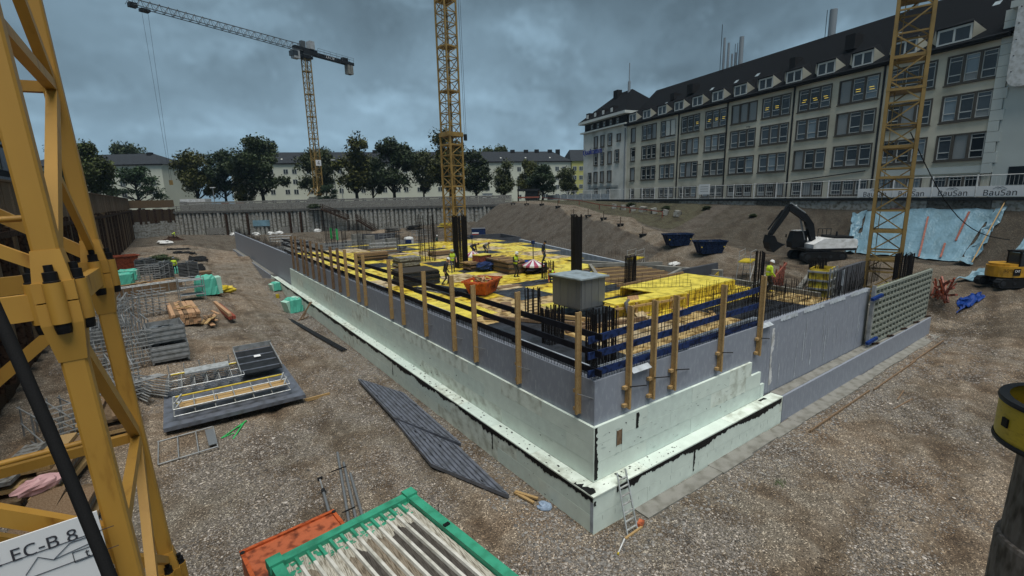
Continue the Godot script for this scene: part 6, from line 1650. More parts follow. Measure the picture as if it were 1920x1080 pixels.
	pbox(t, "end_plate", "dark_steel", Vector3(0.13, 0.08, -1.32), Vector3(0.18, 0.16, 0.02))
	# things round the corner of the slab
	t = thing("ladder", "aluminium ladder leaning on the ledge at the near corner", "ladder", Vector3.ZERO)
	var a := Vector3(1.02, gy(1.0, 0.6) + 0.02, 0.62)
	var b := Vector3(1.25, 1.62, -0.06)
	for s in [-0.19, 0.19]: bar(t, "stile", "alu", a + Vector3(s * 1.15, 0, 0), b + Vector3(s, 0, 0), 0.03, 0.07)
	for k in 7: bar(t, "rung", "alu", a.lerp(b, 0.06 + k * 0.135) + Vector3(-0.2, 0, 0), a.lerp(b, 0.06 + k * 0.135) + Vector3(0.2, 0, 0), 0.05, 0.03)
	bar(t, "foot_bar", "timber", a + Vector3(-0.4, 0, 0.08), a + Vector3(0.42, 0, 0.04), 0.06, 0.06)
	t = thing("brick", "reddish brick lying at the foot of the ladder", "brick", on(1.5, 0.55, 0.05), 0.4)
	pbox(t, "block", "orange_rust", Vector3(0, 0.0, 0), Vector3(0.26, 0.14, 0.16))
	t = thing("timber_offcuts", "two yellow timber offcuts by the foot of the left wall near the corner", "timber", on(-0.62, -2.6, 0.03), 0.2)
	for k in 2: pbox(t, "offcut", "timber", Vector3(k * 0.12, 0.04 + k * 0.03, 0), Vector3(0.1, 0.06, 0.85), ry(k * 0.25))
	blob("plastic_bag", "crumpled pale blue plastic bag next to the timber offcuts", "bag", on(-0.35, -1.85, 0.05), Vector3(0.22, 0.13, 0.2), "bag_blue")
	t = thing("white_tube", "short white plastic tube on the gravel before the corner", "tube", on(0.3, 0.85, 0.03), 0.3)
	rod(t, "pipe", "white", Vector3(-0.32, 0.03, 0.04), Vector3(0.3, 0.03, -0.05), 0.022)
	rod(t, "cap", "yellow", Vector3(-0.37, 0.03, 0.05), Vector3(-0.31, 0.03, 0.04), 0.028)
	t = thing("grass_tuft", "small tuft of green grass on the gravel at the right", "grass", on(6.95, 2.14))
	m = MB.new()
	for k in 90:
		var p := Vector3(rr(-0.22, 0.22), -0.01, rr(-0.16, 0.16))
		var q := p + Vector3(rr(-0.1, 0.1), rr(0.08, 0.24), rr(-0.1, 0.1))
		m.tri(p - Vector3(0.008, 0, 0), p + Vector3(0.008, 0, 0), q)
	part(t, "blades", m, "grass")
	for q in [[17.8, 2.6, 1.9, "longer thin lath lying on the gravel at the right"], [18.9, 2.2, 1.5, "shorter thin lath lying on the gravel at the right"]]:
		t = thing("lath", q[3], "lath", on(q[0], q[1], 0.04), rr(-0.1, 0.25))
		pbox(t, "strip", "timber_old", Vector3.ZERO, Vector3(q[2], 0.04, 0.05))
		pbox(t, "end", "timber_pink", Vector3(q[2] / 2 + 0.003, 0, 0), Vector3(0.006, 0.038, 0.048))
	t = thing("wire_scrap", "twisted dark wire lying on the gravel in the foreground", "wire", on(4.0, 4.4, 0.03))
	for k in 5: rod(t, "wire", "rebar", Vector3(rr(-0.4, 0.4), 0.03, rr(-0.25, 0.25)), Vector3(rr(-0.4, 0.4), 0.05, rr(-0.25, 0.25)), 0.008)
	t = thing("steel_pin", "thin steel pin standing in the gravel behind the green container", "pin", on(-3.4, -3.4), 0)
	rod(t, "shaft", "rebar", Vector3(0, -0.1, 0), Vector3(0.01, 0.5, 0), 0.012)
	rod(t, "tip", "dark_steel", Vector3(0.01, 0.5, 0), Vector3(0.01, 0.56, 0), 0.02)
func crate(t: Node3D) -> void:
	pbox(t, "floor", "galv_dull", Vector3(0, 0.1, 0), Vector3(1.75, 0.06, 1.9))
	for q in [[0.0, 0.95, 0.0], [0.0, -0.95, 0.0], [0.87, 0.0, PI / 2], [-0.87, 0.0, PI / 2]]:
		var w := 1.75 if q[2] == 0.0 else 1.88
		pbox(t, "side", "galv_dull", Vector3(q[0], 0.55, q[1]), Vector3(w, 0.9, 0.03), ry(q[2]))
		for k in 3: pbox(t, "side_rib", "galv_dull", Vector3(q[0], 0.28 + k * 0.28, q[1]) + Vector3(0, 0, 0.03 * signf(q[1])) + Vector3(0.03 * signf(q[0]), 0, 0), Vector3(w, 0.12, 0.05), ry(q[2]))
	for x in [-0.85, 0.85]:
		for z in [-0.93, 0.93]: pbox(t, "corner_post", "galv", Vector3(x, 0.5, z), Vector3(0.09, 1.04, 0.09))
	for k in 6: pbox(t, "contents", "galv" if k % 2 else "dark_steel", Vector3(rr(-0.6, 0.6), 0.8, rr(-0.7, 0.7)), Vector3(0.4, 0.2, 0.3), ry(rr(0, 3)))
func foil_wrap(t: Node3D, o: Vector3, s: Vector3, mname: String) -> void:
	# loose foil pulled over a pack: a rumpled shell open below
	var m := MB.new()
	var f := FastNoiseLite.new()
	f.frequency = 1.6; f.seed = int(abs(t.position.z) * 10)
	var n := 12
	var P := func(i: int, j: int) -> Vector3:
		var u := float(i) / n * 2 - 1
		var v := float(j) / n * 2 - 1
		var r := maxf(absf(u), absf(v))
		var p := Vector3(u, 0, v)
		var y := 1.0
		if r > 0.62:
			p = p / r * 0.62 * (1.0 + (r - 0.62) * 0.35)
			y = 1.0 - (r - 0.62) / 0.38
		var k := f.get_noise_3d(u * 2, v * 2, 0)
		p = p / 0.62 * (1.0 + k * 0.14)
		return o + Vector3(p.x * s.x / 2, s.y * clampf(y + k * 0.1, 0, 1.1), p.z * s.z / 2)
	for i in n:
		for j in n: m.quad(P.call(i, j + 1), P.call(i + 1, j + 1), P.call(i + 1, j), P.call(i, j))
	part(t, "foil", m, mname)
func heap(t: Node3D, called: String, mname: String, s: Vector3) -> void:
	var m := MB.new()
	var f := FastNoiseLite.new()
	f.frequency = 1.2; f.seed = int(s.x * 100)
	var n := 14
	var P := func(i: int, j: int) -> Vector3:
		var u := float(i) / n * 2 - 1
		var v := float(j) / n * 2 - 1
		var h := maxf(0.0, 1.0 - sqrt(u * u + v * v)) * (1.0 + f.get_noise_2d(u * 3, v * 3)) + f.get_noise_2d(u * 9, v * 9) * 0.12
		return Vector3(u * s.x / 2, h * s.y - 0.1, v * s.z / 2)
	for i in n:
		for j in n: m.quad(P.call(i, j + 1), P.call(i + 1, j + 1), P.call(i + 1, j), P.call(i, j))
	part(t, called, m, mname)
func sheet(t: Node3D, called: String, mname: String, c: Array, n: int, up: float, rumple: float, fr := 0.7) -> void:
	# a rumpled sheet lying on the ground between four (x, z) corners
	var m := MB.new()
	var f := FastNoiseLite.new()
	f.frequency = fr; f.seed = int(abs(c[0].x * 31)); f.fractal_octaves = 3
	f.noise_type = FastNoiseLite.TYPE_SIMPLEX_SMOOTH
	var P := func(i: int, j: int) -> Vector3:
		var u := float(i) / n
		var v := float(j) / n
		var p: Vector2 = c[0].lerp(c[1], u).lerp(c[3].lerp(c[2], u), v)
		var q := f.get_noise_2d(p.x, p.y)
		p += Vector2(f.get_noise_2d(p.x + 70, p.y), f.get_noise_2d(p.x, p.y + 70)) * rumple * 0.8
		return Vector3(p.x, gy(p.x, p.y) + up + maxf(0.0, q + 0.25) * rumple, p.y)
	var g := []
	for j in n + 1:
		for i in n + 1: g.append(P.call(i, j))
	for i in n:
		for j in n:
			var k := j * (n + 1) + i
			var a: Vector3 = g[k]
			var b: Vector3 = g[k + 1]
			var d: Vector3 = g[k + n + 2]
			var e: Vector3 = g[k + n + 1]
			if (b - a).cross(e - a).y < 0: m.quad(a, e, d, b)
			else: m.quad(a, b, d, e)
	part(t, called, m, mname)
func tub(t: Node3D, mname: String, l: float, w: float, h: float, full: bool) -> void:
	# open skip: flared sides, rim, lifting ears
	for q in [[0.0, 1.0, 0.0], [0.0, -1.0, PI], [1.0, 0.0, PI / 2], [-1.0, 0.0, -PI / 2]]:
		var m := MB.new()
		var lw := l if q[0] == 0.0 else w
		var d := w / 2 if q[0] == 0.0 else l / 2
		var b := 0.72
		var r := ry(q[2])
		var p := [Vector3(-lw / 2 * b, 0.12, d * b), Vector3(lw / 2 * b, 0.12, d * b), Vector3(lw / 2, h, d), Vector3(-lw / 2, h, d)]
		var o := Vector3(0, 0, -0.04)
		m.quad(r * p[0], r * p[1], r * p[2], r * p[3]); m.quad(r * (p[3] + o), r * (p[2] + o), r * (p[1] + o), r * (p[0] + o)); m.quad(r * p[3], r * p[2], r * (p[2] + o), r * (p[3] + o))
		part(t, "side", m, mname)
		pbox(t, "rim", mname, r * Vector3(0, h, d + 0.03), Vector3(lw + 0.12, 0.1, 0.08), r)
		for k in 2: bar(t, "rib", mname, r * Vector3((k - 0.5) * lw * 0.5 * b, 0.14, d * b + 0.02), r * Vector3((k - 0.5) * lw * 0.5, h - 0.05, d + 0.01), 0.08, 0.05)
	pbox(t, "floor", mname, Vector3(0, 0.1, 0), Vector3(l * 0.72, 0.06, w * 0.72))
	for sx in [-1, 1]: pbox(t, "lifting_ear", mname, Vector3(sx * (l / 2 + 0.12), h - 0.02, 0), Vector3(0.3, 0.08, w * 0.5))

# ---------------------------------------------------------------- container roofs and the post in the foreground
func make_foreground() -> void:
	# local origin at the far right roof corner; x points to the left corner, z along the long side towards the camera
	var o := Vector3(-6.23, 0, 1.64)
	var ex := Vector3(-8.57, 0, 1.97) - o
	var w := ex.length()
	ex = ex.normalized()
	var ez := Vector3.UP.cross(ex).normalized() * -1.0
	if ez.z < 0: ez = -ez
	var t := thing("site_container", "upper site container with green frame and dirty white ribbed roof", "container", Vector3(o.x, 2.42, o.z), atan2(-ex.z, ex.x))
	var l := 6.05
	var h := 2.55
	var zs := signf((ez.rotated(Vector3.UP, -t.rotation.y)).z)
	for q in [[0.08, 0.08], [w - 0.08, 0.08], [0.08, l - 0.08], [w - 0.08, l - 0.08]]: pbox(t, "corner_post", "green_frame", Vector3(q[0], h / 2, zs * q[1]), Vector3(0.17, h, 0.17))
	for y in [0.08, h - 0.07]:
		for z in [0.08, l - 0.08]: bar(t, "end_rail", "green_frame", Vector3(0.17, y, zs * z), Vector3(w - 0.17, y, zs * z), 0.15, 0.14)
		for x in [0.08, w - 0.08]: bar(t, "side_rail", "green_frame", Vector3(x, y, zs * 0.17), Vector3(x, y, zs * (l - 0.17)), 0.15, 0.14)
	for q in [[0.08, 0.08], [w - 0.08, 0.08], [0.08, l - 0.08], [w - 0.08, l - 0.08]]: pbox(t, "corner_casting", "green_frame", Vector3(q[0], h - 0.03, zs * q[1]), Vector3(0.2, 0.14, 0.2))
	for k in 4: pbox(t, "wall_panel", "rib_white", [Vector3(w / 2, h / 2, zs * 0.05), Vector3(w / 2, h / 2, zs * (l - 0.05)), Vector3(0.05, h / 2, zs * l / 2), Vector3(w - 0.05, h / 2, zs * l / 2)][k], [Vector3(w - 0.3, h - 0.25, 0.06), Vector3(w - 0.3, h - 0.25, 0.06), Vector3(0.06, h - 0.25, l - 0.3), Vector3(0.06, h - 0.25, l - 0.3)][k])
	# roof: pans with dirt lying in them, ribs painted white, green towards the end rail
	var n := 12
	for k in n:
		var x := 0.17 + (w - 0.34) * (k + 0.5) / n
		var dk: int = [0, 2, 2, 2, 1, 1, 2, 1, 0, 0, 1, 0][k]
		pbox(t, "roof_pan", "roof_dirt_%d" % dk, Vector3(x, h - 0.09, zs * l / 2), Vector3((w - 0.34) / n - 0.004, 0.02, l - 0.3))
		if dk > 0: ragged(t, "lime_smear", "roof_dirt_0", Vector3(x - 0.068, h - 0.0795, zs * 0.15), Vector3.RIGHT, Vector3(0, 0, zs), Vector3.UP, 0.136, 0.25, 0.75, 0.0136)
		var g := 0.17 + 0.24 + rr(-0.05, 0.07)
		if k > 0:
			var xr := 0.17 + (w - 0.34) * k / n
			var m := MB.new()
			m.hex(Vector3(xr, h - 0.06, zs * (g + (l - 0.2 - g) / 2)), Vector3(0.06, 0.05, l - 0.2 - g), Vector3(0.042, 0.05, l - 0.2 - g))
			part(t, "roof_rib", m, "rib_white")
			m = MB.new()
			m.hex(Vector3(xr, h - 0.058, zs * (0.15 + (g - 0.15) / 2)), Vector3(0.062, 0.052, g - 0.15), Vector3(0.044, 0.052, g - 0.15))
			part(t, "painted_rib_end", m, "green_frame")
		splashes(t, "paint_splashes", "green_frame", Vector3(x - 0.07, h - 0.078, zs * 0.18), Vector3(0.14, 0, 0), Vector3(0, 0, zs * 0.28), Vector3.UP, 7, 0.05)
	pbox(t, "clamp", "black", Vector3(0.1, h + 0.01, zs * 1.2), Vector3(0.1, 0.03, 0.06))
	t = thing("site_container", "lower site container standing under the green framed one", "container", Vector3(o.x, 0, o.z), t.rotation.y)
	t.position.y = gy(o.x, o.z) - 0.1
	pbox(t, "body", "green_frame", Vector3(w / 2, 1.2, zs * l / 2), Vector3(w - 0.02, 2.4, l - 0.05))
	for k in 8: pbox(t, "wall_rib", "rib_white", Vector3(0.3 + k * (w - 0.6) / 7.0, 1.2, zs * -0.0), Vector3(0.16, 2.1, 0.08))
	# orange container roof
	t = thing("orange_container", "rust stained orange container with its roof edge behind the green one", "container", Vector3(-8.66, 0, -1.88), 0.1)
	t.position.y = gy(-8, 0) - 0.05
	var m := MB.new()
	pbox(t, "body", "orange_rust", Vector3(0.9, 1.28, 1.2), Vector3(2.0, 2.56, 2.4))
	pbox(t, "roof_sheet", "orange_rust", Vector3(0.9, 2.575, 1.2), Vector3(1.96, 0.03, 2.36))
	for x in [-0.08, 1.88]: pbox(t, "roof_rail", "orange", Vector3(x, 2.6, 1.2), Vector3(0.08, 0.08, 2.44))
	bar(t, "roof_rail", "orange", Vector3(-0.04, 2.6, 0.02), Vector3(1.84, 2.6, 0.02), 0.08, 0.08)
	for x in [-0.08, 1.88]: rod(t, "lifting_eye", "dark_steel", Vector3(x, 2.64, 0.1), Vector3(x, 2.66, 0.1), 0.05)
	t = thing("wire_brush", "dark mat of wire lying beside the orange container", "wire", on(-7.4, -2.9, 0.05))
	for k in 26: rod(t, "strand", "rebar", Vector3(rr(-0.3, 0.3), rr(0, 0.06), rr(-0.25, 0.25)), Vector3(rr(-0.3, 0.3), rr(0, 0.1), rr(-0.25, 0.25)), 0.008)
	# post with the yellow collar at the right edge
	t = thing("steel_post", "grey concrete smeared post with scuffed yellow collar at the right edge", "post", Vector3(-5.62, 0, 8.735))
	m = MB.new()
	m.lathe(PackedVector2Array([Vector2(0.245, 0), Vector2(0.245, 8.18), Vector2(0.24, 8.2), Vector2(0.225, 8.205), Vector2(0.21, 8.95), Vector2(0.2, 8.96), Vector2(0.195, 10.8), Vector2(0, 10.8)]), 32)
	part(t, "shaft", m, "post_concrete")
	m = MB.new()
	m.lathe(PackedVector2Array([Vector2(0.275, 8.72), Vector2(0.31, 8.73), Vector2(0.315, 8.76), Vector2(0.315, 8.92), Vector2(0.308, 8.95), Vector2(0.29, 8.95), Vector2(0.285, 8.76)]), 36)
	part(t, "collar", m, "sign_yellow")
	for y in [8.735, 8.945]:
		m = MB.new()
		m.lathe(PackedVector2Array([Vector2(0.3, y - 0.012), Vector2(0.32, y - 0.012), Vector2(0.322, y), Vector2(0.318, y + 0.012), Vector2(0.28, y + 0.012)]), 36)
		part(t, "collar_rim", m, "dark_steel")
	for k in 3: pbox(t, "collar_arm", "dark_steel", Vector3(0, 8.81, 0) + Vector3(0.24, 0, 0).rotated(Vector3.UP, 0.6 + k * 2.1), Vector3(0.12, 0.04, 0.04), ry(0.6 + k * 2.1))
	pbox(t, "collar_slot", "black", Vector3(0, 8.84, 0) + Vector3(0.317, 0, 0).rotated(Vector3.UP, 2.2), Vector3(0.01, 0.045, 0.04), ry(2.2))

# ---------------------------------------------------------------- machines, skips, sheets on the right
func track(t: Node3D, z: float, l: float, h: float, w: float) -> void:
	var m := MB.new()
	var p := PackedVector2Array()
	var r := h / 2
	for k in 9: p.append(Vector2(l / 2 - r + sin(PI * k / 8.0) * r, r - cos(PI * k / 8.0) * r))
	for k in 9: p.append(Vector2(-l / 2 + r - sin(PI * k / 8.0) * r, r + cos(PI * k / 8.0) * r))
	m.ext(p, z - w / 2, z + w / 2)
	var tr := part(t, "track", m, "rubber")
	var n := int((l * 2 + PI * h) / 0.24)
	for k in n:
		var s := fmod(float(k) / n * (2 * (l - h) + PI * h), 2 * (l - h) + PI * h)
		var q: Vector2
		var a := 0.0
		if s < l - h: q = Vector2(-(l - h) / 2 + s, 0); a = 0
		elif s < l - h + PI * r:
			a = (s - (l - h)) / r
			q = Vector2((l - h) / 2 + sin(a) * r, r - cos(a) * r)
		elif s < 2 * (l - h) + PI * r: q = Vector2((l - h) / 2 - (s - (l - h) - PI * r), h); a = PI
		else:
			a = PI + (s - 2 * (l - h) - PI * r) / r
			q = Vector2(-(l - h) / 2 + sin(a) * r, r - cos(a) * r)
		pbox(tr, "track_pad", "dark_steel", Vector3(q.x, q.y, z), Vector3(0.16, 0.06, w + 0.02), Basis(Vector3.BACK, a))
	for k in 4: rod(tr, "roller", "dark_steel", Vector3(-l / 2 + r + k * (l - h) / 3.0, r, z - w / 2 - 0.03), Vector3(-l / 2 + r + k * (l - h) / 3.0, r, z + w / 2 + 0.03), r * 0.62 if k in [0, 3] else r * 0.35)
func side_plate(t: Node3D, called: String, mname: String, pts: Array, z: float, w: float) -> MeshInstance3D:
	var m := MB.new()
	var p := PackedVector2Array()
	for q in pts: p.append(Vector2(q[0], q[1]))
	m.ext(p, z - w / 2, z + w / 2)
	return part(t, called, m, mname)
func make_machines() -> void:
	# large excavator: x forward (to the left in the picture)
	var t := thing("excavator", "large excavator with white engine cover and black raised boom", "excavator", on(46.2, -12.9), 2.519)
	for z in [-1.15, 1.15]: track(t, z, 4.5, 0.95, 0.6)
	pbox(t, "undercarriage", "dark_steel", Vector3(0, 0.6, 0), Vector3(2.6, 0.5, 1.8))
	rod(t, "slew_ring", "dark_steel", Vector3(0, 0.85, 0), Vector3(0, 1.1, 0), 0.8)
	pbox(t, "deck", "excavator_black", Vector3(-0.6, 1.2, 0), Vector3(5.2, 0.25, 2.7))
	side_plate(t, "engine_cover", "excavator_white", [[1.2, 1.32], [1.2, 1.75], [0.6, 2.1], [0.1, 2.35], [-2.2, 2.3], [-3.2, 2.25], [-3.35, 2.0], [-3.3, 1.32], [-2.6, 1.12], [-1.0, 1.2]], 0, 2.6)
	side_plate(t, "side_vent", "excavator_black", [[-1.0, 1.75], [-1.3, 2.05], [-3.0, 2.02], [-3.0, 1.72], [-1.5, 1.62]], 1.31, 0.04)
	for k in 7: pbox(t, "faded_letter", "excavator_white", Vector3(-1.55 - k * 0.2, 1.84, 1.335), Vector3(0.13, 0.14, 0.01))
	for q in [[0.35, 1.9, 0.5, 0.06], [-0.45, 1.95, 0.7, 0.5]]: pbox(t, "vent_grille", "galv_dull", Vector3(q[0], q[1], 1.315), Vector3(q[2], q[3], 0.03))
	pbox(t, "warning_label", "yellow", Vector3(-1.4, 1.45, 1.315), Vector3(0.3, 0.12, 0.02))
	side_plate(t, "cab", "excavator_black", [[1.0, 1.3], [2.5, 1.3], [2.6, 1.9], [2.3, 3.0], [1.1, 3.05], [0.95, 2.2]], 0.75, 1.0)
	side_plate(t, "cab_window", "glass", [[1.15, 1.95], [2.4, 1.95], [2.2, 2.85], [1.2, 2.9]], 1.27, 0.03)
	for q in [[-0.6, 2.35], [-0.6, 3.0]]: bar(t, "hand_rail", "dark_steel", Vector3(q[0], q[1] + 0.2, 1.0), Vector3(q[0] - 1.4, q[1] + 0.2, 1.0), 0.05)
	for k in 4: bar(t, "rail_post", "dark_steel", Vector3(-0.6 - k * 0.46, 2.3, 1.0), Vector3(-0.6 - k * 0.46, 3.2, 1.0), 0.05)
	pbox(t, "engine_hood", "excavator_black", Vector3(-2.0, 2.4, 0), Vector3(2.0, 0.25, 2.2))
	rod(t, "exhaust", "dark_steel", Vector3(-1.6, 2.4, -0.5), Vector3(-1.6, 3.0, -0.5), 0.09)
	side_plate(t, "boom", "excavator_black", [[0.3, 1.9], [0.75, 1.9], [1.55, 4.05], [3.4, 5.35], [3.45, 5.7], [3.2, 5.75], [1.35, 4.65], [0.7, 3.8]], 0, 0.5)
	side_plate(t, "arm", "excavator_black", [[3.0, 5.85], [3.45, 5.95], [3.7, 5.5], [5.2, 3.0], [5.25, 2.6], [5.0, 2.55], [3.45, 4.9]], 0, 0.4)
	rod(t, "boom_cylinder", "galv", Vector3(1.2, 2.1, 0.32), Vector3(1.85, 4.35, 0.32), 0.1)
	rod(t, "arm_cylinder", "galv", Vector3(1.6, 4.95, 0), Vector3(3.2, 6.0, 0), 0.1)
	rod(t, "arm_rod", "white", Vector3(2.4, 5.75, 0.25), Vector3(3.2, 5.6, 0.25), 0.06)
	rod(t, "bucket_cylinder", "excavator_black", Vector3(4.0, 5.3, 0), Vector3(5.35, 3.3, 0), 0.09)
	for k in 8: pbox(t, "faded_letter", "paper", Vector3(1.75 + k * 0.2, 4.25 + k * 0.17, 0.26), Vector3(0.16, 0.16, 0.01), Basis(Vector3.BACK, 0.7))
	side_plate(t, "bucket", "excavator_black", [[5.3, 2.75], [5.45, 2.0], [5.25, 1.3], [4.9, 0.95], [3.9, 1.75], [4.6, 2.1], [4.9, 2.7]], 0, 1.3)
	for k in 4: pbox(t, "bucket_tooth", "dark_steel", Vector3(3.85, 1.72, -0.5 + k * 0.33), Vector3(0.3, 0.08, 0.12), Basis(Vector3.BACK, -0.65))
	for k in 3:
		rod(t, "hose", "rubber", Vector3(1.25 + k * 0.05, 4.75, 0.1 + k * 0.06), Vector3(3.1, 5.95 + k * 0.04, 0.1 + k * 0.06), 0.03)
		rod(t, "hose", "rubber", Vector3(0.7, 3.1, 0.12 + k * 0.06), Vector3(1.3 + k * 0.03, 4.75, 0.1 + k * 0.06), 0.03)
	pbox(t, "cab_roof", "excavator_white", Vector3(1.65, 3.09, 0.75), Vector3(1.1, 0.05, 0.95))
	pbox(t, "mirror", "black", Vector3(2.6, 2.5, 1.35), Vector3(0.05, 0.35, 0.2))
	pbox(t, "side_sill", "excavator_white", Vector3(1.3, 1.3, 1.3), Vector3(2.5, 0.1, 0.06))
	# small yellow excavator, seen from behind, facing right
	t = thing("mini_excavator", "small yellow excavator with black cab facing the sheeted bank", "excavator", on(41.4, 2.1), -0.6225)
	for z in [-0.75, 0.75]: track(t, z, 3.1, 0.62, 0.42)
	pbox(t, "undercarriage", "dark_steel", Vector3(0, 0.42, 0), Vector3(1.6, 0.35, 1.2))
	rod(t, "slew_ring", "dark_steel", Vector3(0, 0.55, 0), Vector3(0, 0.72, 0), 0.5)
	var m := MB.new()
	var p := PackedVector2Array()
	for k in 13: p.append(Vector2(-0.35 - sin(PI * k / 12.0) * 1.05, -cos(PI * k / 12.0) * 0.98))
	p.append(Vector2(0.5, 0.98)); p.append(Vector2(0.5, -0.98))
	m.slab(p, 0.75, 1.55)
	var q2 := PackedVector2Array()
	for v in p: q2.append(v * 0.92)
	m.slab(q2, 1.55, 1.72)
	part(t, "engine_cover", m, "cat_yellow")
	text(t, "308", 0.3, Vector3(-0.95, 1.25, 0.86), ry(-0.75), "black", "lettering", 0.01)
	pbox(t, "logo_panel", "black", Vector3(-0.42, 1.15, 1.0), Vector3(0.5, 0.5, 0.03))
	text(t, "CAT", 0.22, Vector3(-0.42, 1.22, 1.02), Basis(), "paper", "lettering", 0.01)
	pbox(t, "deck", "black", Vector3(0.3, 0.72, 0), Vector3(1.8, 0.12, 1.9))
	for q in [[-0.25, 0.05], [-0.25, 0.92], [0.95, 0.05], [0.95, 0.92]]: pbox(t, "cab_pillar", "black", Vector3(q[0], 1.75, q[1]), Vector3(0.09, 1.75, 0.09))
	pbox(t, "cab_roof", "black", Vector3(0.35, 2.63, 0.48), Vector3(1.35, 0.12, 1.05))
	pbox(t, "cab_base", "black", Vector3(0.35, 1.15, 0.48), Vector3(1.25, 0.6, 0.95))
	for q in [[Vector3(0.35, 2.0, 0.96), Vector3(1.15, 1.1, 0.02)], [Vector3(-0.27, 2.0, 0.48), Vector3(0.02, 1.1, 0.8)], [Vector3(0.97, 2.0, 0.48), Vector3(0.02, 1.1, 0.8)]]: pbox(t, "cab_glass", "glass", q[0], q[1])
	pbox(t, "seat", "black", Vector3(0.3, 1.7, 0.48), Vector3(0.5, 0.9, 0.5))
	side_plate(t, "boom", "cat_yellow", [[0.8, 0.8], [1.1, 0.7], [2.6, 1.9], [3.1, 2.7], [2.9, 2.8], [2.3, 2.2]], -0.35, 0.24)
	side_plate(t, "arm", "cat_yellow", [[2.8, 2.85], [3.2, 2.9], [3.7, 1.2], [3.5, 1.1]], -0.35, 0.2)
	side_plate(t, "bucket", "dark_steel", [[3.4, 1.2], [3.8, 1.1], [3.9, 0.5], [3.5, 0.2], [3.0, 0.6]], -0.35, 0.7)
	pbox(t, "dozer_blade", "black", Vector3(1.9, 0.35, 0), Vector3(0.12, 0.5, 1.9))
	rod(t, "boom_cylinder", "galv", Vector3(1.2, 0.7, -0.05), Vector3(2.4, 1.6, -0.2), 0.06)
	# blue skips on the ramp
	for q in [[42.9, -27.7, "dark blue steel skip standing farther up the ramp"], [42.4, -22.9, "dark blue steel skip nearer to the black excavator, with rubble"]]:
		t = thing("blue_skip", q[2], "skip", on(q[0], q[1]), -0.55, "blue skips on the ramp")
		tub(t, "skip_blue", 3.4, 1.9, 1.5, false)
		heap(t, "rubble", "rock", Vector3(2.8, 0.5, 1.5))
		t.get_child(t.get_child_count() - 1).position.y = 1.0
		for sx in [-1, 1]: pbox(t, "warning_patch", "yellow", Vector3(sx * 1.35, 1.0, 0.82), Vector3(0.14, 0.4, 0.02), Basis(Vector3.RIGHT, -0.17))
	# aluminium working platforms
	for q in [[34.6, -27.4, 0.9, 1.9, "aluminium working platform with yellow boards before the first blue skip"], [36.6, -15.2, 0.35, 1.85, "aluminium working platform with yellow boards before the second blue skip"]]:
		t = thing("working_platform", q[4], "scaffold", on(q[0], q[1]), 0.3, "working platforms")
		var b: float = q[3]
		for x in [-1.3, 1.3]:
			for z in [-0.5, 0.5]:
				rod(t, "leg", "alu", Vector3(x * 1.15, 0, z * 1.3), Vector3(x, b, z), 0.035)
				rod(t, "guard_post", "alu", Vector3(x, b, z), Vector3(x, b + 1.05, z), 0.028)
		for y in [0.5, 1.0]:
			for z in [-0.5, 0.5]: rod(t, "guard_tube", "alu", Vector3(-1.3, b + y, z), Vector3(1.3, b + y, z), 0.025)
		pbox(t, "platform", "yellow", Vector3(0, b, 0), Vector3(2.7, 0.12, 1.1))
		bar(t, "brace", "alu", Vector3(-1.3, 0.2, 0.6), Vector3(1.2, b - 0.1, 0.5), 0.04)
		for k in 4: rod(t, "rung", "alu", Vector3(1.45 - k * 0.03, 0.35 + k * 0.4, -0.62), Vector3(1.45 - k * 0.03, 0.35 + k * 0.4, 0.62), 0.02)
	# blue sheets on the bank
	t = thing("bank_sheet", "large pale blue plastic sheet spread over the right bank", "sheet", Vector3.ZERO)
	sheet(t, "sheet", "tarp_blue", [Vector2(50.2, -10.6), Vector2(48.2, -2.2), Vector2(52.4, -0.9), Vector2(54.3, -11.4)], 34, 0.1, 0.16, 0.5)
	t = thing("bank_sheet", "crumpled strip of pale blue sheet running down behind the small excavator", "sheet", Vector3.ZERO)
	sheet(t, "sheet", "tarp_blue", [Vector2(41.0, -0.9), Vector2(43.6, 3.2), Vector2(52.5, 3.4), Vector2(52.3, 2.2)], 26, 0.12, 0.45, 0.6)
	t = thing("bank_sheet", "gathered blue sheet edge hanging left of the right crane mast", "sheet", Vector3.ZERO)
	sheet(t, "sheet", "tarp_blue", [Vector2(49.6, -11.6), Vector2(50.1, -10.7), Vector2(54.4, -11.5), Vector2(54.2, -12.6)], 22, 0.12, 0.5, 0.9)
	t = thing("bank_sheet", "gathered fold of blue sheet between the orange strap and the bare earth", "sheet", Vector3.ZERO)
	sheet(t, "sheet", "tarp_blue", [Vector2(47.6, -2.0), Vector2(47.2, -1.2), Vector2(52.0, -0.2), Vector2(52.2, -1.0)], 22, 0.14, 0.55, 0.9)
	for q in [[48.7, -5.0, 52.4, -5.6, "orange board lying up the middle of the blue sheet"], [48.6, -3.4, 49.9, -3.5, "short orange board low on the blue sheet"], [50.0, -2.8, 52.2, -2.6, "faded orange board near the right edge of the blue sheet"], [53.9, -9.2, 53.5, -7.4, "orange board along the top of the blue sheet"]]:
		t = thing("orange_board", q[4], "board", Vector3.ZERO)
		for k in 3: bar(t, "plank", "red_rail", on(lerpf(q[0], q[2], k / 3.0), lerpf(q[1], q[3], k / 3.0), 0.32), on(lerpf(q[0], q[2], (k + 1) / 3.0), lerpf(q[1], q[3], (k + 1) / 3.0), 0.32), 0.15, 0.05)
	t = thing("wooden_pole", "long pale pole leaning up the bank at the right edge", "pole", Vector3.ZERO)
	rod(t, "shaft", "timber", on(47.3, -1.0, 0.35), on(52.3, -0.3, 0.9), 0.05)
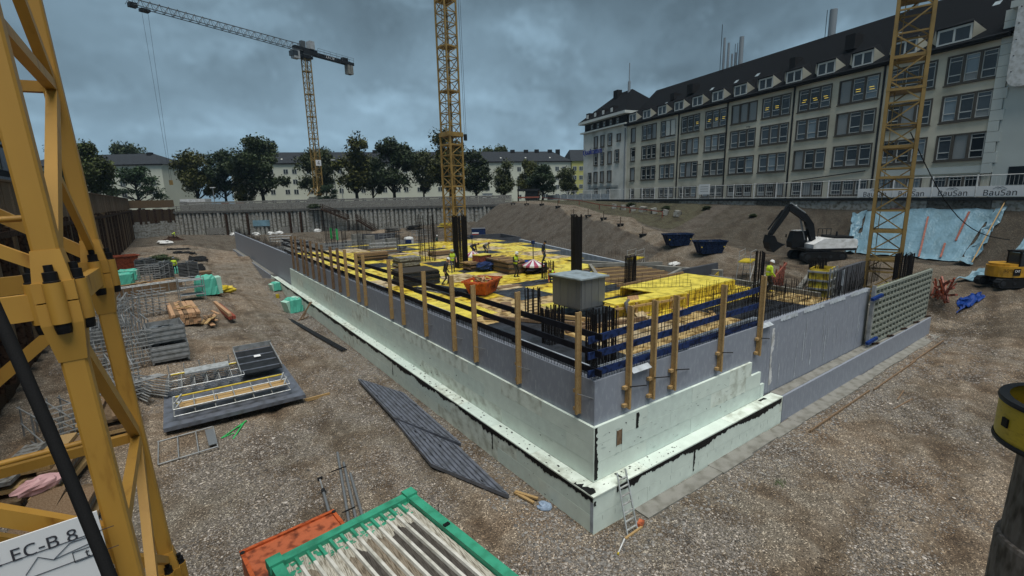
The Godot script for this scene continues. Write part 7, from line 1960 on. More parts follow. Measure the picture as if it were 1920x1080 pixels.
	rod(t, "tip", "timber_old", on(52.3, -0.3, 0.9), on(52.3, -0.3, 0.9) + Vector3(0.1, 0.1, 0), 0.05)
	t = thing("orange_trestles", "heap of orange steel trestles behind the ribbed wall formwork", "trestles", on(37.4, -0.6), 0.4)
	for k in 16: bar(t, "trestle_bar", "red_rail" if k % 3 else "orange_dark", Vector3(rr(-1.4, 1.2), rr(0.0, 0.5), rr(-0.6, 0.6)), Vector3(rr(-1.2, 1.6), rr(0.6, 1.9), rr(-0.6, 0.6)), 0.1, 0.1)
	for k in 3: bar(t, "long_bar", "red_rail", Vector3(-1.8, 1.9 - k * 0.5, k * 0.2), Vector3(1.9, 0.7 - k * 0.3, k * 0.2), 0.14, 0.14)
	t = thing("blue_foil", "crumpled deep blue foil on the ground before the small excavator", "foil", Vector3.ZERO)
	sheet(t, "foil", "tarp_deep", [Vector2(36.2, 0.7), Vector2(38.2, 1.6), Vector2(38.9, 0.9), Vector2(37.6, 0.3)], 14, 0.05, 0.4, 1.4)
	t = thing("red_trestles", "stack of red wooden trestles left of the yellow column formwork", "trestles", Vector3(25.5, H1 + 1.2, -7.2), 0.2)
	for k in 6: bar(t, "rail", "red_rail", Vector3(-1.6, 0.2 + k * 0.3, 0.05 * k), Vector3(1.5, 0.7 + k * 0.33, 0.05 * k), 0.08, 0.16)
	for k in 4: bar(t, "post", "red_rail", Vector3(-1.5 + k, -1.2, 0.1), Vector3(-1.45 + k, 2.0 + k * 0.15, 0.1), 0.1, 0.1)
	blob("white_sack", "white torn sack on the slope between skip and basement", "sack", on(38.6, -25.0, 0.2), Vector3(0.9, 0.25, 0.5), "white")
	# skirt of rubble blocks on the ramp's inner side
	for k in 7:
		var z := -36.0 - k * 2.6
		t = thing("concrete_block", "broken concrete block on the ramp side bank, %s from the near end" % ["first", "second", "third", "fourth", "fifth", "sixth", "seventh"][k], "block", on(54.4 + k * 0.5, z, 0.1), rr(0, 1), "broken blocks beside the ramp")
		pbox(t, "block", "pile", Vector3(0, 0.3, 0), Vector3(1.4, 0.9, 0.8), Basis(Vector3.RIGHT, rr(-0.3, 0.3)))
		pbox(t, "broken_end", "pile_dark", Vector3(0.6, 0.2, 0.2), Vector3(0.5, 0.5, 0.6), ry(0.5))
	# things on the far street
	t = thing("site_cabin", "white site cabin on the street behind the far left corner", "cabin", Vector3(-3.4, 8.0, -134.0), -0.615)
	pbox(t, "body", "white", Vector3(0, 1.9, 0), Vector3(6.2, 2.7, 2.5))
	pbox(t, "window", "glass", Vector3(-1.8, 2.2, 1.26), Vector3(0.9, 0.8, 0.04))
	pbox(t, "door", "galv_dull", Vector3(-2.7, 1.7, 1.26), Vector3(0.8, 2.0, 0.04))
	for k in 4: pbox(t, "panel_seam", "galv_dull", Vector3(-0.6 + k * 0.9, 1.9, 1.26), Vector3(0.04, 2.6, 0.03))
	for q in [[2.5, -128.6, "orange barrier fence by the white site cabin"], [5.5, -126.6, "low orange barrier right of the white site cabin"]]:
		t = thing("orange_barrier", q[2], "barrier", Vector3(q[0], 8.0, q[1] - 1.5), -0.615)
		for k in 4: pbox(t, "board", "red_rail", Vector3(0, 0.6 + k * 0.5, 0), Vector3(2.0, 0.3, 0.06))
		for x in [-0.8, 0.8]: pbox(t, "post", "red_rail", Vector3(x, 1.1, -0.05), Vector3(0.1, 2.2, 0.08))
	for q in [[0.4, -131.5, 13.8, "street lamp with white head behind the site cabin"], [28.0, -124.0, 20.6, "tall street lamp left of the tallest tree"]]:
		t = thing("street_lamp", q[3], "street lamp", Vector3(q[0], 8.0, q[1]), -0.6)
		rod(t, "pole", "galv_dull", Vector3.ZERO, Vector3(0, q[2] - 8.0, 0), 0.09)
		pbox(t, "lamp_head", "white", Vector3(0, q[2] - 7.9, 0), Vector3(1.1, 0.22, 0.5))
	t = thing("site_hut", "small white hut with window on the far street right of the middle crane", "hut", Vector3(55.2, 8.0, -91.0), -0.615)
	pbox(t, "body", "white", Vector3(0, 1.5, 0), Vector3(2.4, 2.8, 2.0))
	pbox(t, "window", "glass", Vector3(0.4, 1.9, 1.02), Vector3(0.9, 0.9, 0.04))
	pbox(t, "roof", "galv_dull", Vector3(0, 2.95, 0), Vector3(2.7, 0.12, 2.3))
	t = thing("site_gate", "dark site gate with red barrier at the top of the ramp", "gate", Vector3(64.5, 8.9, -86.5), -0.5)
	for x in [-2.6, 2.6]: pbox(t, "post", "rust_steel", Vector3(x, 1.5, 0), Vector3(0.3, 3.0, 0.3))
	pbox(t, "lintel", "dark_steel", Vector3(0, 2.7, 0), Vector3(5.6, 0.6, 0.3))
	pbox(t, "barrier_beam", "red_rail", Vector3(0, 0.9, 0.3), Vector3(5.4, 0.35, 0.1))
	pbox(t, "leaf", "dark_steel", Vector3(0.8, 1.3, -0.2), Vector3(3.2, 2.3, 0.08))

# ---------------------------------------------------------------- things on the deck
func make_deck_things() -> void:
	var t := thing("metal_box", "galvanised metal box with flat lid standing on thin legs on the deck", "box", Vector3(6.4, DK, -7.4), 0.0)
	var b := 0.42
	for q in [[0.0, 0.98, 0.0], [0.0, -0.98, PI], [0.78, 0.0, PI / 2], [-0.78, 0.0, -PI / 2]]:
		var w := 1.5 if q[0] == 0.0 else 1.94
		for k in 7: pbox(t, "side_sheet", "steel_box", Vector3(q[0], b + 0.72, q[1]) + ry(q[2]) * Vector3(-w / 2 + w * (k + 0.5) / 7.0, 0, 0.012 * (k % 2)), Vector3(w / 7.0 - 0.004, 1.36, 0.03), ry(q[2]))
	pbox(t, "lid", "steel_lid", Vector3(0, b + 1.43, 0), Vector3(1.86, 0.06, 2.24))
	pbox(t, "floor", "galv_dull", Vector3(0, b, 0), Vector3(1.5, 0.06, 1.9))
	for x in [-0.72, 0.72]:
		for z in [-0.9, 0.9]: rod(t, "leg", "rebar", Vector3(x, 0.0, z), Vector3(x, b, z), 0.02)
	t = thing("rubble_tub", "orange plastic tub full of timber scraps on the deck", "tub", Vector3(5.35, DK, -14.4), 0.55)
	tub(t, "orange", 2.05, 1.5, 0.85, false)
	text(t, "1100", 0.3, Vector3(0, 0.45, 0.68), Basis(Vector3.RIGHT, -0.25), "black", "lettering", 0.01)
	for k in 22: pbox(t, "scrap", ["timber", "timber_old", "ply_yellow_b", "timber_pink"][k % 4], Vector3(rr(-0.65, 0.65), 0.75 + rr(0, 0.22), rr(-0.45, 0.45)), Vector3(rr(0.4, 0.9), 0.05, rr(0.08, 0.16)), Basis.from_euler(Vector3(rr(-0.4, 0.4), rr(0, 3), rr(-0.4, 0.4))))
	for q in [[12.3, -18.4, 0.85, "red and white striped parasol standing on the deck by the worker"], [12.0, -26.6, 0.85, "red and white striped parasol behind the dark column cage"]]:
		t = thing("parasol", q[3], "parasol", Vector3(q[0], DK, q[1]), 0.2, "striped parasols on the deck")
		rod(t, "pole", "dark_steel", Vector3(0, 0, 0), Vector3(0, 2.3, 0), 0.035)
		rod(t, "top_knob", "rail_blue", Vector3(0, 2.15, 0), Vector3(0, 2.4, 0), 0.14)
		for k in 16:
			var m := MB.new()
			var d0: Vector3 = Vector3(cos(TAU * k / 16), 0, -sin(TAU * k / 16)) * q[2]
			var d1: Vector3 = Vector3(cos(TAU * (k + 1) / 16), 0, -sin(TAU * (k + 1) / 16)) * q[2]
			var top := Vector3(0, 1.05, 0)
			m.tri(top, d0 + Vector3.UP * 0.62, d1 + Vector3.UP * 0.62)
			m.quad(d0 + Vector3.UP * 0.5, d1 + Vector3.UP * 0.5, d1 + Vector3.UP * 0.62, d0 + Vector3.UP * 0.62)
			part(t, "panel", m, "white" if k % 2 else "parasol_red")
		pbox(t, "stand", "dark_steel", Vector3(0, 0.04, 0), Vector3(0.5, 0.08, 0.5))
	for q in [[3.9, -20.6, 2.5, 2.4, 0.95, "ply_black", "big stack of dark plywood sheets on the deck behind the left guard rail", 10], [6.6, -28.4, 1.9, 1.4, 0.85, "boards_grey", "stack of grey green boards on the deck, small and square", 6], [5.9, -35.0, 2.8, 1.2, 0.7, "timber_old", "stack of brown boards at the far left of the deck", 6], [11.3, -20.6, 1.5, 3.4, 0.95, "timber_old", "stack of brown planks beside the worker with the white helmet", 8], [10.2, -23.0, 1.9, 1.2, 0.6, "timber_old", "stack of planks at the foot of the dark column cage", 5], [12.6, -33.5, 2.6, 1.1, 0.4, "timber_old", "low stack of boards far back by the cages", 3]]:
		t = thing("board_stack", q[6], "board stack", Vector3(q[0], DK, q[1]), rr(-0.1, 0.1))
		for k in q[7]: pbox(t, "sheet", q[5] if k % 3 else "ply_edge", Vector3(rr(-0.06, 0.06), q[4] * (k + 0.5) / q[7], rr(-0.06, 0.06)), Vector3(q[2], q[4] / q[7] - 0.015, q[3]), ry(rr(-0.03, 0.03)))
		if q[5] == "timber_old": for k in 5: pbox(t, "loose_plank", "timber" if k % 2 else "timber_old", Vector3(rr(-0.3, 0.3), q[4] + 0.03, -q[3] / 2 + q[3] * (k + 0.5) / 5.0), Vector3(q[2] * 1.05, 0.05, 0.16), ry(rr(-0.1, 0.1)))
	t = thing("dark_sheets", "slid pile of black plywood strips before the big dark stack", "board stack", Vector3(4.0, DK, -16.6), 0.0)
	for k in 14: pbox(t, "strip", "ply_black" if k % 4 else "boards_grey", Vector3(-0.6 + k * 0.09, 0.06 + 0.03 * (k % 6), rr(-0.4, 0.4)), Vector3(0.3, 0.05, 3.6), ry(0.16 + rr(-0.12, 0.12)) * Basis(Vector3.BACK, rr(-0.25, 0.25)))
	blob("blue_bag", "dark blue bag lying beside the plank stack", "bag", Vector3(12.3, DK + 0.35, -19.6), Vector3(0.6, 0.45, 0.9), "tarp_deep")
	blob("dark_bag", "dark cloth bundle under the striped parasol", "bag", Vector3(12.6, DK + 0.3, -18.4), Vector3(0.7, 0.4, 1.1), "rail_black")
	blob("blue_sheet", "crumpled blue sheet on the plank stack by the cage", "sheet", Vector3(10.1, DK + 0.4, -21.6), Vector3(0.6, 0.35, 0.7), "rail_blue")
	t = thing("orange_box", "orange formwork box on the plank stack by the dark cage", "box", Vector3(10.6, DK + 0.62, -22.8), 0.2)
	pbox(t, "shell", "red_rail", Vector3(0, 0.25, 0), Vector3(1.2, 0.5, 0.9))
	pbox(t, "yellow_top", "ply_yellow_b", Vector3(0, 0.53, 0), Vector3(1.3, 0.05, 1.0))
	# long round timbers on the deck near the metal box
	for q in [[3.6, -5.2, 7.6, -4.4, "long dark timber lying on the deck in front of the metal box"], [4.4, -8.4, 5.6, -5.6, "pale round timber lying left of the metal box"], [2.2, -9.3, 5.2, -4.9, "long board lying along the black panels"]]:
		t = thing("long_timber", q[4], "timber", Vector3(q[0], DK + 0.12, q[1]))
		var e := Vector3(q[2] - q[0], 0, q[3] - q[1])
		bar(t, "timber", "timber" if q[4].begins_with("pale") else "timber_old", Vector3.ZERO, e, 0.16, 0.16)
		bar(t, "end_cut", "timber_pink", e, e + e.normalized() * 0.01, 0.15, 0.15)
	t = thing("toppled_box", "grey black formwork box lying open near the metal box", "box", Vector3(7.7, DK + 0.05, -5.4), 0.5)
	pbox(t, "side", "steel_blue", Vector3(0, 0.35, 0), Vector3(0.9, 0.7, 0.06), Basis(Vector3.RIGHT, -0.3))
	pbox(t, "board", "timber_pink", Vector3(0.65, 0.4, 0.1), Vector3(0.6, 0.8, 0.05), Basis.from_euler(Vector3(-0.3, -0.8, 0)))
	pbox(t, "board", "ply_pale", Vector3(0.2, 0.05, 0.5), Vector3(1.4, 0.04, 0.5), ry(0.4))
	# raised yellow beam formwork on the right part of the deck
	t = thing("beam_formwork", "raised bright yellow formwork tables on the right part of the deck", "formwork", Vector3(13.9, DK, -6.9), 0.05)
	for k in 4: pbox(t, "table_panel", "ply_yellow_b", Vector3(-2.4 + k * 1.62, 0.55, -0.2), Vector3(1.6, 0.05, 3.1))
	for z in [-1.8, 1.4]:
		for k in 3: pbox(t, "side_panel", "ply_yellow", Vector3(-2.1 + k * 2.15, 0.28, z), Vector3(2.12, 0.5, 0.05))
	bar(t, "edge_beam", "timber_old", Vector3(-3.3, 0.62, -1.9), Vector3(3.2, 0.62, -1.9), 0.1, 0.12)
	t = thing("beam_formwork", "low yellow side formwork standing behind the rebar near the metal box", "formwork", Vector3(9.0, DK, -5.3), -0.12)
	for k in 4: pbox(t, "side_panel", "ply_yellow", Vector3(-1.5 + k * 1.2, 0.32, 0), Vector3(1.18, 0.6, 0.05))
	for k in 4: pbox(t, "top_board", "ply_yellow_b", Vector3(-1.5 + k * 1.2, 0.62, -0.5), Vector3(1.18, 0.04, 0.95))
	for k in 5: pbox(t, "stud", "timber", Vector3(-2.0 + k * 1.15, 0.3, 0.08), Vector3(0.08, 0.6, 0.1))
	bar(t, "waler", "timber", Vector3(-2.2, 0.45, 0.14), Vector3(2.3, 0.45, 0.14), 0.08, 0.1)
	t = thing("joist_layer", "open layer of dark timber joists where the deck is unfinished", "joists", Vector3(17.3, DK - 0.15, -13.4), -0.3)
	for k in 17: pbox(t, "joist", "timber_old" if k % 3 else "timber", Vector3(-0.2, 0, 4.0 - k * 0.5), Vector3(6.6, 0.2, 0.09), ry(rr(-0.03, 0.03)))
	for x in [-2.6, 2.4]: pbox(t, "bearer", "rust_steel", Vector3(x, -0.22, 0), Vector3(0.2, 0.22, 9.4))
	t = thing("edge_beams", "grey steel beams bordering the unfinished joists", "beams", Vector3(0, DK + 0.1, 0))
	for q in [[14.2, -9.2, 20.6, -11.6], [13.6, -13.0, 17.4, -17.6], [17.4, -17.8, 22.4, -14.6], [17.6, -4.8, 23.4, -6.6], [18.4, -1.6, 19.4, -8.6], [19.2, -3.0, 25.0, -4.8]]:
		bar(t, "beam", "concrete", Vector3(q[0], 0, q[1]), Vector3(q[2], 0, q[3]), 0.22, 0.26)
	for k in 5: pbox(t, "yellow_web", "ply_yellow", Vector3(18.2 + k * 1.2, -0.6, -8.2 - k * 0.5), Vector3(1.1, 0.6, 0.05), ry(0.39))
	# column formwork with ladder ribs
	t = thing("column_formwork", "tall yellow column formwork with grey ribs near the right front", "formwork", Vector3(21.3, H1, -2.7), 0.15)
	for q in [[0.0, 0.45, 0.0], [0.75, 0.0, PI / 2], [-0.75, 0.0, PI / 2], [0.0, -0.45, 0.0]]:
		var w := 1.5 if q[0] == 0.0 else 0.9
		pbox(t, "face_panel", "ply_yellow", Vector3(q[0], 2.2, q[1]), Vector3(w, 4.3, 0.05), ry(q[2]))
		for k in 9: pbox(t, "rib", "galv_dull", Vector3(q[0] * 1.08, 0.25 + k * 0.49, q[1] * 1.15), Vector3(w + 0.1, 0.1, 0.1), ry(q[2]))
	for x in [-0.75, 0.0, 0.75]: pbox(t, "stile", "galv_dull", Vector3(x, 2.2, 0.56), Vector3(0.1, 4.4, 0.08))
	bar(t, "push_prop", "galv", Vector3(0.5, 0.6, 0.6), Vector3(0.9, 3.0, 0.65), 0.07)
	# ribbed wall formwork standing on the front ledge
	t = thing("wall_formwork", "ribbed grey green wall formwork standing on the ledge at the right", "formwork", Vector3(22.1, H1 + 0.06, -0.42))
	var L := 10.3
	var Hh := 3.3
	for k in 4:
		pbox(t, "face_panel", "form_green" if k != 0 else "ply_yellow_dim", Vector3(L * (k + 0.5) / 4, Hh / 2, -0.02), Vector3(L / 4 - 0.01, Hh, 0.03))
	for k in 19: pbox(t, "vertical_rib", "form_steel", Vector3(0.05 + (L - 0.1) * k / 18.0, Hh / 2, 0.085), Vector3(0.13, Hh, 0.17))
	for k in 10: pbox(t, "horizontal_rib", "form_steel", Vector3(L / 2, 0.07 + (Hh - 0.14) * k / 9.0, 0.1), Vector3(L, 0.13, 0.16))
	pbox(t, "end_profile", "galv_dull", Vector3(-0.1, Hh / 2 - 0.1, 0.1), Vector3(0.16, Hh + 0.5, 0.16))
	for y in [0.25, 2.75]:
		bar(t, "blue_clamp", "clamp_blue", Vector3(-0.6, y, 0.22), Vector3(0.6, y + 0.12, 0.3), 0.14, 0.16)
	for k in 5: bar(t, "foot_strut", "rust_steel", Vector3(0.3 + k * 2.4, 0.05, 0.2), Vector3(0.9 + k * 2.4, 0.02, 0.34), 0.09, 0.07)
	# at the back, on the lower slab
	for q in [[15.1, -68.2, 3.4, "left one"], [17.4, -69.0, 3.0, "middle one"], [18.6, -62.6, 2.8, "right one, nearest the deck"]]:
		t = thing("concrete_column", "freshly cast grey concrete column on the lower slab, %s" % q[3], "column", Vector3(q[0], H1, q[1]), 0.1, "cast columns at the back")
		pbox(t, "shaft", "concrete", Vector3(0, q[2] / 2, 0), Vector3(1.5, q[2], 0.9))
		for k in 6: rod(t, "starter_bar", "rebar", Vector3(-0.5 + k * 0.2, q[2], 0), Vector3(-0.5 + k * 0.2, q[2] + 1.6, 0), 0.02)
	for q in [[9.0, -58.0, "nearest the left wall"], [13.5, -63.0, "between the tall cages"], [6.0, -68.0, "far left, by the wall"], [22.0, -72.0, "behind the cast columns"], [30.0, -76.0, "far right, by the tank"], [6.5, -84.0, "at the far end of the left wall"], [14.5, -55.0, "close behind the deck edge"]]:
		t = thing("scaffold_trestle", "grey scaffold trestle on the lower slab, %s" % q[2], "scaffold", Vector3(q[0], H1, q[1]), rr(-0.4, 0.4), "trestles at the back")
		for x in [-1.8, 0.0, 1.8]:
			for z in [-0.6, 0.6]: rod(t, "upright", "galv_dull", Vector3(x, 0, z), Vector3(x, 2.9, z), 0.035)
		for y in [0.9, 1.9, 2.4, 2.85]:
			for z in [-0.6, 0.6]: rod(t, "ledger", "galv", Vector3(-1.8, y, z), Vector3(1.8, y, z), 0.03)
		for k in 2: bar(t, "brace", "galv_dull", Vector3(-1.8 + k * 1.8, 0.1, 0.62), Vector3(k * 1.8, 1.9, 0.62), 0.04)
		pbox(t, "deck_board", "ply_yellow" if q[0] > 12.0 and q[0] < 15.0 else "boards_grey", Vector3(0, 1.93, 0), Vector3(3.7, 0.06, 1.2))
	for q in [[16.0, -74.5, "green formwork tie pair on the tall cage, left"], [12.6, -71.0, "green formwork tie pair on the tall cage, right"]]:
		t = thing("green_prop", q[2], "prop", Vector3(q[0] - (3.4 if q[0] > 14 else 0.0), H1, q[1]), 0)
		pbox(t, "bar", "green_bright", Vector3(0, 3.4, 0.6), Vector3(0.3, 1.8, 0.14))
		pbox(t, "foot", "dark_steel", Vector3(0, 1.25, 0.6), Vector3(0.12, 2.5, 0.1))
	t = thing("portable_toilet", "red cabin on the lower slab behind the dark column cage", "cabin", Vector3(36.2, H1, -66.0), -0.5)
	pbox(t, "body", "red", Vector3(0, 1.15, 0), Vector3(1.15, 2.3, 1.15))
	pbox(t, "door", "orange_dark", Vector3(0, 1.1, 0.59), Vector3(0.8, 1.9, 0.04))
	pbox(t, "roof", "white", Vector3(0, 2.35, 0), Vector3(1.2, 0.12, 1.2))
	t = thing("blue_cabin", "dark blue steel box behind the red cabin", "container", Vector3(39.0, H1 + 0.3, -69.5), -0.5)
	pbox(t, "body", "rail_blue", Vector3(0, 1.3, 0), Vector3(2.6, 2.6, 2.2))
	pbox(t, "frame", "steel_blue", Vector3(0, 2.62, 0), Vector3(2.7, 0.1, 2.3))
	t = thing("water_tank", "white and blue water tank on the lower slab at the back", "tank", Vector3(26.9, H1, -74.9), -0.5)
	var m2 := MB.new()
	m2.lathe(PackedVector2Array([Vector2(0, 0), Vector2(0.85, 0), Vector2(0.9, 0.15), Vector2(0.9, 1.5), Vector2(0.75, 1.75), Vector2(0.2, 1.85), Vector2(0, 1.85)]), 16)
	part(t, "vessel", m2, "white")
	pbox(t, "panel", "rail_blue", Vector3(0, 0.8, 0.72), Vector3(1.1, 1.1, 0.5))
	t = thing("dark_pit_box", "long black lined trough on the right of the lower slab", "trough", Vector3(31.5, H1, -58.0), -0.25)
	for x in [-1.0, 6.0]: pbox(t, "end_wall", "dark_coat", Vector3(x, 1.2, 0), Vector3(0.25, 2.4, 9.0))
	for z in [-4.5, 4.5]: pbox(t, "side_wall", "dark_coat", Vector3(2.5, 1.2, z), Vector3(7.0, 2.4, 0.25))

# ---------------------------------------------------------------- people
# Joints in metres, feet at y = 0, facing local +z. Each bone: [joint, joint, radius, radius, colour]
func body_mesh(bones: Array, cell: float, clip_lo := -1.0) -> ArrayMesh:
	# tapered capsules joined with a smooth minimum, meshed as surface nets
	var lo := Vector3(9, 9, 9)
	var hi := -lo
	for b in bones:
		var r := maxf(b[2], b[3]) + cell * 2
		lo = lo.min(b[0] - Vector3.ONE * r).min(b[1] - Vector3.ONE * r)
		hi = hi.max(b[0] + Vector3.ONE * r).max(b[1] + Vector3.ONE * r)
	var n := Vector3i(((hi - lo) / cell).ceil()) + Vector3i.ONE * 2
	var N := n.x * n.y * n.z
	var d := PackedFloat32Array()
	var near := PackedFloat32Array()
	var who := PackedInt32Array()
	d.resize(N); d.fill(1.0)
	near.resize(N); near.fill(1.0)
	who.resize(N)
	var kk := 0.03
	for bi in bones.size():
		var b: Array = bones[bi]
		var A: Vector3 = b[0]
		var ab: Vector3 = b[1] - A
		var l2 := maxf(ab.length_squared(), 0.000001)
		var r0: float = b[2]
		var r1: float = b[3]
		var m := Vector3.ONE * (maxf(r0, r1) + cell * 2.5)
		var c0 := Vector3i(((A.min(b[1]) - m - lo) / cell).floor()).max(Vector3i.ZERO)
		var c1 := Vector3i(((A.max(b[1]) + m - lo) / cell).ceil()).min(n - Vector3i.ONE)
		for z in range(c0.z, c1.z + 1):
			for y in range(c0.y, c1.y + 1):
				var row := (z * n.y + y) * n.x
				for x in range(c0.x, c1.x + 1):
					var p := lo + Vector3(x, y, z) * cell - A
					var t := clampf(p.dot(ab) / l2, 0.0, 1.0)
					var v := (p - ab * t).length() - lerpf(r0, r1, t)
					var i := row + x
					var o := d[i]
					if v < near[i]:
						near[i] = v; who[i] = bi
					var h := maxf(kk - absf(o - v), 0.0) / kk
					d[i] = minf(o, v) - h * h * kk * 0.25
	var idx := {}
	var vs := PackedVector3Array()
	var cols := PackedColorArray()
	var off := [0, 1, n.x, n.x + 1, n.x * n.y, n.x * n.y + 1, n.x * n.y + n.x, n.x * n.y + n.x + 1]
	for z in n.z - 1:
		for y in n.y - 1:
			var row := (z * n.y + y) * n.x
			for x in n.x - 1:
				var i := row + x
				var neg := 0
				for o in 8:
					if d[i + off[o]] < 0: neg += 1
				if neg == 0 or neg == 8: continue
				var s := Vector3.ZERO
				var k := 0
				for e in [[0, 1], [2, 3], [4, 5], [6, 7], [0, 2], [1, 3], [4, 6], [5, 7], [0, 4], [1, 5], [2, 6], [3, 7]]:
					var a := d[i + off[e[0]]]
					var b := d[i + off[e[1]]]
					if (a < 0) != (b < 0):
						var t := a / (a - b)
						var pa := Vector3(e[0] & 1, (e[0] >> 1) & 1, e[0] >> 2)
						var pb := Vector3(e[1] & 1, (e[1] >> 1) & 1, e[1] >> 2)
						s += pa.lerp(pb, t); k += 1
				idx[i] = vs.size()
				vs.append(lo + (Vector3(x, y, z) + s / k) * cell)
				cols.append(bones[who[i]][4])
	var nm := PackedVector3Array()
	nm.resize(vs.size())
	var ix := PackedInt32Array()
	var st := [1, n.x, n.x * n.y]
	for i in idx:
		for a in 3:
			var j: int = i + st[a]
			if (d[i] < 0) == (d[j] < 0): continue
			var u: int = st[(a + 1) % 3]
			var w: int = st[(a + 2) % 3]
			if not (idx.has(i - u) and idx.has(i - w) and idx.has(i - u - w)): continue
			var q := [idx[i], idx[i - u], idx[i - u - w], idx[i - w]]
			if d[i] >= 0: q.reverse()
			ix.append_array([q[0], q[1], q[2], q[0], q[2], q[3]])
			var f := (vs[q[2]] - vs[q[0]]).cross(vs[q[1]] - vs[q[0]])
			for g in q: nm[g] += f
	for i in nm.size(): nm[i] = nm[i].normalized()
	var a := []
	a.resize(Mesh.ARRAY_MAX)
	a[Mesh.ARRAY_VERTEX] = vs; a[Mesh.ARRAY_NORMAL] = nm; a[Mesh.ARRAY_COLOR] = cols; a[Mesh.ARRAY_INDEX] = ix
	var m := ArrayMesh.new()
	m.add_surface_from_arrays(Mesh.PRIMITIVE_TRIANGLES, a)
	return m
const SKIN := Color(0.36, 0.2, 0.14)
func person(label: String, at: Vector3, turn: float, pose: Dictionary, top: Color, legs: Color, vest: Color, helmet: String, sleeves := true) -> void:
	# pose: hip height, lean (radians forward), head tilt, hands and feet as points, knees follow
	var t := thing("person", label, "person", at, turn, "")
	var hip := Vector3(0, pose.get("hip", 0.93), pose.get("hipz", 0.0))
	var lean: float = pose.get("lean", 0.05)
	var up := Vector3(0, cos(lean), sin(lean))
	var waist := hip + up * 0.16
	var chest := hip + up * 0.40
	var neck := hip + up * 0.55
	var tilt: float = lean + pose.get("tilt", 0.15)
	var hu := Vector3(0, cos(tilt), sin(tilt))
	var head := neck + hu * 0.16
	var face := Vector3(0, -sin(tilt), cos(tilt))
	var B := []
	B.append([hip, waist, 0.135, 0.125, legs]); B.append([waist, chest, 0.13, 0.155, top]); B.append([chest + Vector3(-0.1, 0, 0), chest + Vector3(0.1, 0, 0), 0.12, 0.12, top])
	B.append([chest, neck, 0.12, 0.06, top]); B.append([neck, head, 0.055, 0.055, SKIN])
	B.append([head + hu * 0.05, head + hu * 0.09 - face * 0.015, 0.092, 0.095, SKIN]); B.append([head + face * 0.03, head + face * 0.05 - hu * 0.045, 0.07, 0.05, SKIN]); B.append([head + face * 0.1 + hu * 0.02, head + face * 0.115, 0.014, 0.018, SKIN])
	for s in [-1, 1]: B.append([head + Vector3(s * 0.092, 0, 0) + hu * 0.01, head + Vector3(s * 0.095, 0, 0) + hu * 0.04, 0.018, 0.02, SKIN])
	var fingers := MB.new()
	fingers.col = SKIN
	for s in [-1, 1]:
		var side := "l" if s < 0 else "r"
		var sh := neck + Vector3(s * 0.19, 0, 0) - up * 0.05
		var hand: Vector3 = hip + pose.get("hand_" + side, Vector3(s * 0.26, -0.12, 0.1))
		var mid := (sh + hand) / 2
		var l := minf(sh.distance_to(hand), 0.57)
		hand = sh + (hand - sh).normalized() * l
		mid = (sh + hand) / 2
		var out := Vector3(s * 0.5, -0.2, -0.9).normalized()
		out = (out - (hand - sh).normalized() * out.dot((hand - sh).normalized())).normalized()
		var el := mid + out * sqrt(maxf(0.0, 0.29 * 0.29 - l * l / 4))
		var slc := top if sleeves else SKIN
		B.append([sh, el, 0.062, 0.048, top]); B.append([el, hand, 0.046, 0.034, slc])
		var dirh := (hand - el).normalized()
		B.append([hand, hand + dirh * 0.07, 0.032, 0.036, SKIN])
		var across := dirh.cross(Vector3(s, 0.2, 0)).normalized()
		var curl := Vector3(-s, -0.3, 0.2).normalized()
		for k in 4:
			var r0 := hand + dirh * 0.085 + across * (k - 1.5) * 0.02
			var len: float = [0.034, 0.042, 0.04, 0.03][k]
			var j := r0 + (dirh + curl * 0.35).normalized() * len
			fingers.tube(r0 - dirh * 0.02, j, 0.0095, 0.009, 6); fingers.tube(j, j + (dirh + curl * 1.3).normalized() * len * 0.9, 0.009, 0.0075, 6)
		var th := hand + dirh * 0.03 - across * 0.03
		fingers.tube(th, th + (dirh - across * 1.1).normalized() * 0.04, 0.011, 0.0095, 6); fingers.tube(th + (dirh - across * 1.1).normalized() * 0.04, th + (dirh - across * 1.1).normalized() * 0.04 + (dirh + curl * 0.5).normalized() * 0.03, 0.0095, 0.008, 6)
		var hj := hip + Vector3(s * 0.1, -0.04, 0)
		var foot: Vector3 = pose.get("foot_" + side, Vector3(s * 0.12, 0, 0.0)) + Vector3(0, 0.075, 0)
		var ll := hj.distance_to(foot)
		var fw := Vector3(0, 0.1, 1)
		fw = (fw - (foot - hj).normalized() * fw.dot((foot - hj).normalized())).normalized()
		var kn := (hj + foot) / 2 + fw * sqrt(maxf(0.0, 0.445 * 0.445 - ll * ll / 4))
		B.append([hj, kn, 0.09, 0.062, legs]); B.append([kn, foot, 0.06, 0.045, legs])
		B.append([foot + Vector3(0, -0.03, -0.03), foot + Vector3(s * 0.02, -0.04, 0.15), 0.045, 0.036, Color(0.03, 0.025, 0.02)])
	var body := part(t, "body", body_mesh(B, 0.02), "person")
	part(t, "fingers", fingers, "person")
	if vest.a > 0:
		var V := [[hip + up * 0.06, waist, 0.147, 0.142, vest], [waist, chest, 0.142, 0.168, vest], [chest + Vector3(-0.1, 0, 0), chest + Vector3(0.1, 0, 0), 0.133, 0.133, vest], [chest, chest + up * 0.07, 0.14, 0.11, vest]]
		for s in [-1, 1]: V.append([neck + Vector3(s * 0.1, -0.02, 0), chest + Vector3(s * 0.12, 0, 0), 0.07, 0.1, vest])
		if sleeves and pose.get("jacket", false):
			for b in B:
				if b[4] == top: V.append([b[0], b[1], b[2] + 0.012, b[3] + 0.012, vest])
		part(t, "vest", body_mesh(V, 0.02), "person")
		var band := MB.new()
		band.col = Color(0.5, 0.5, 0.5)
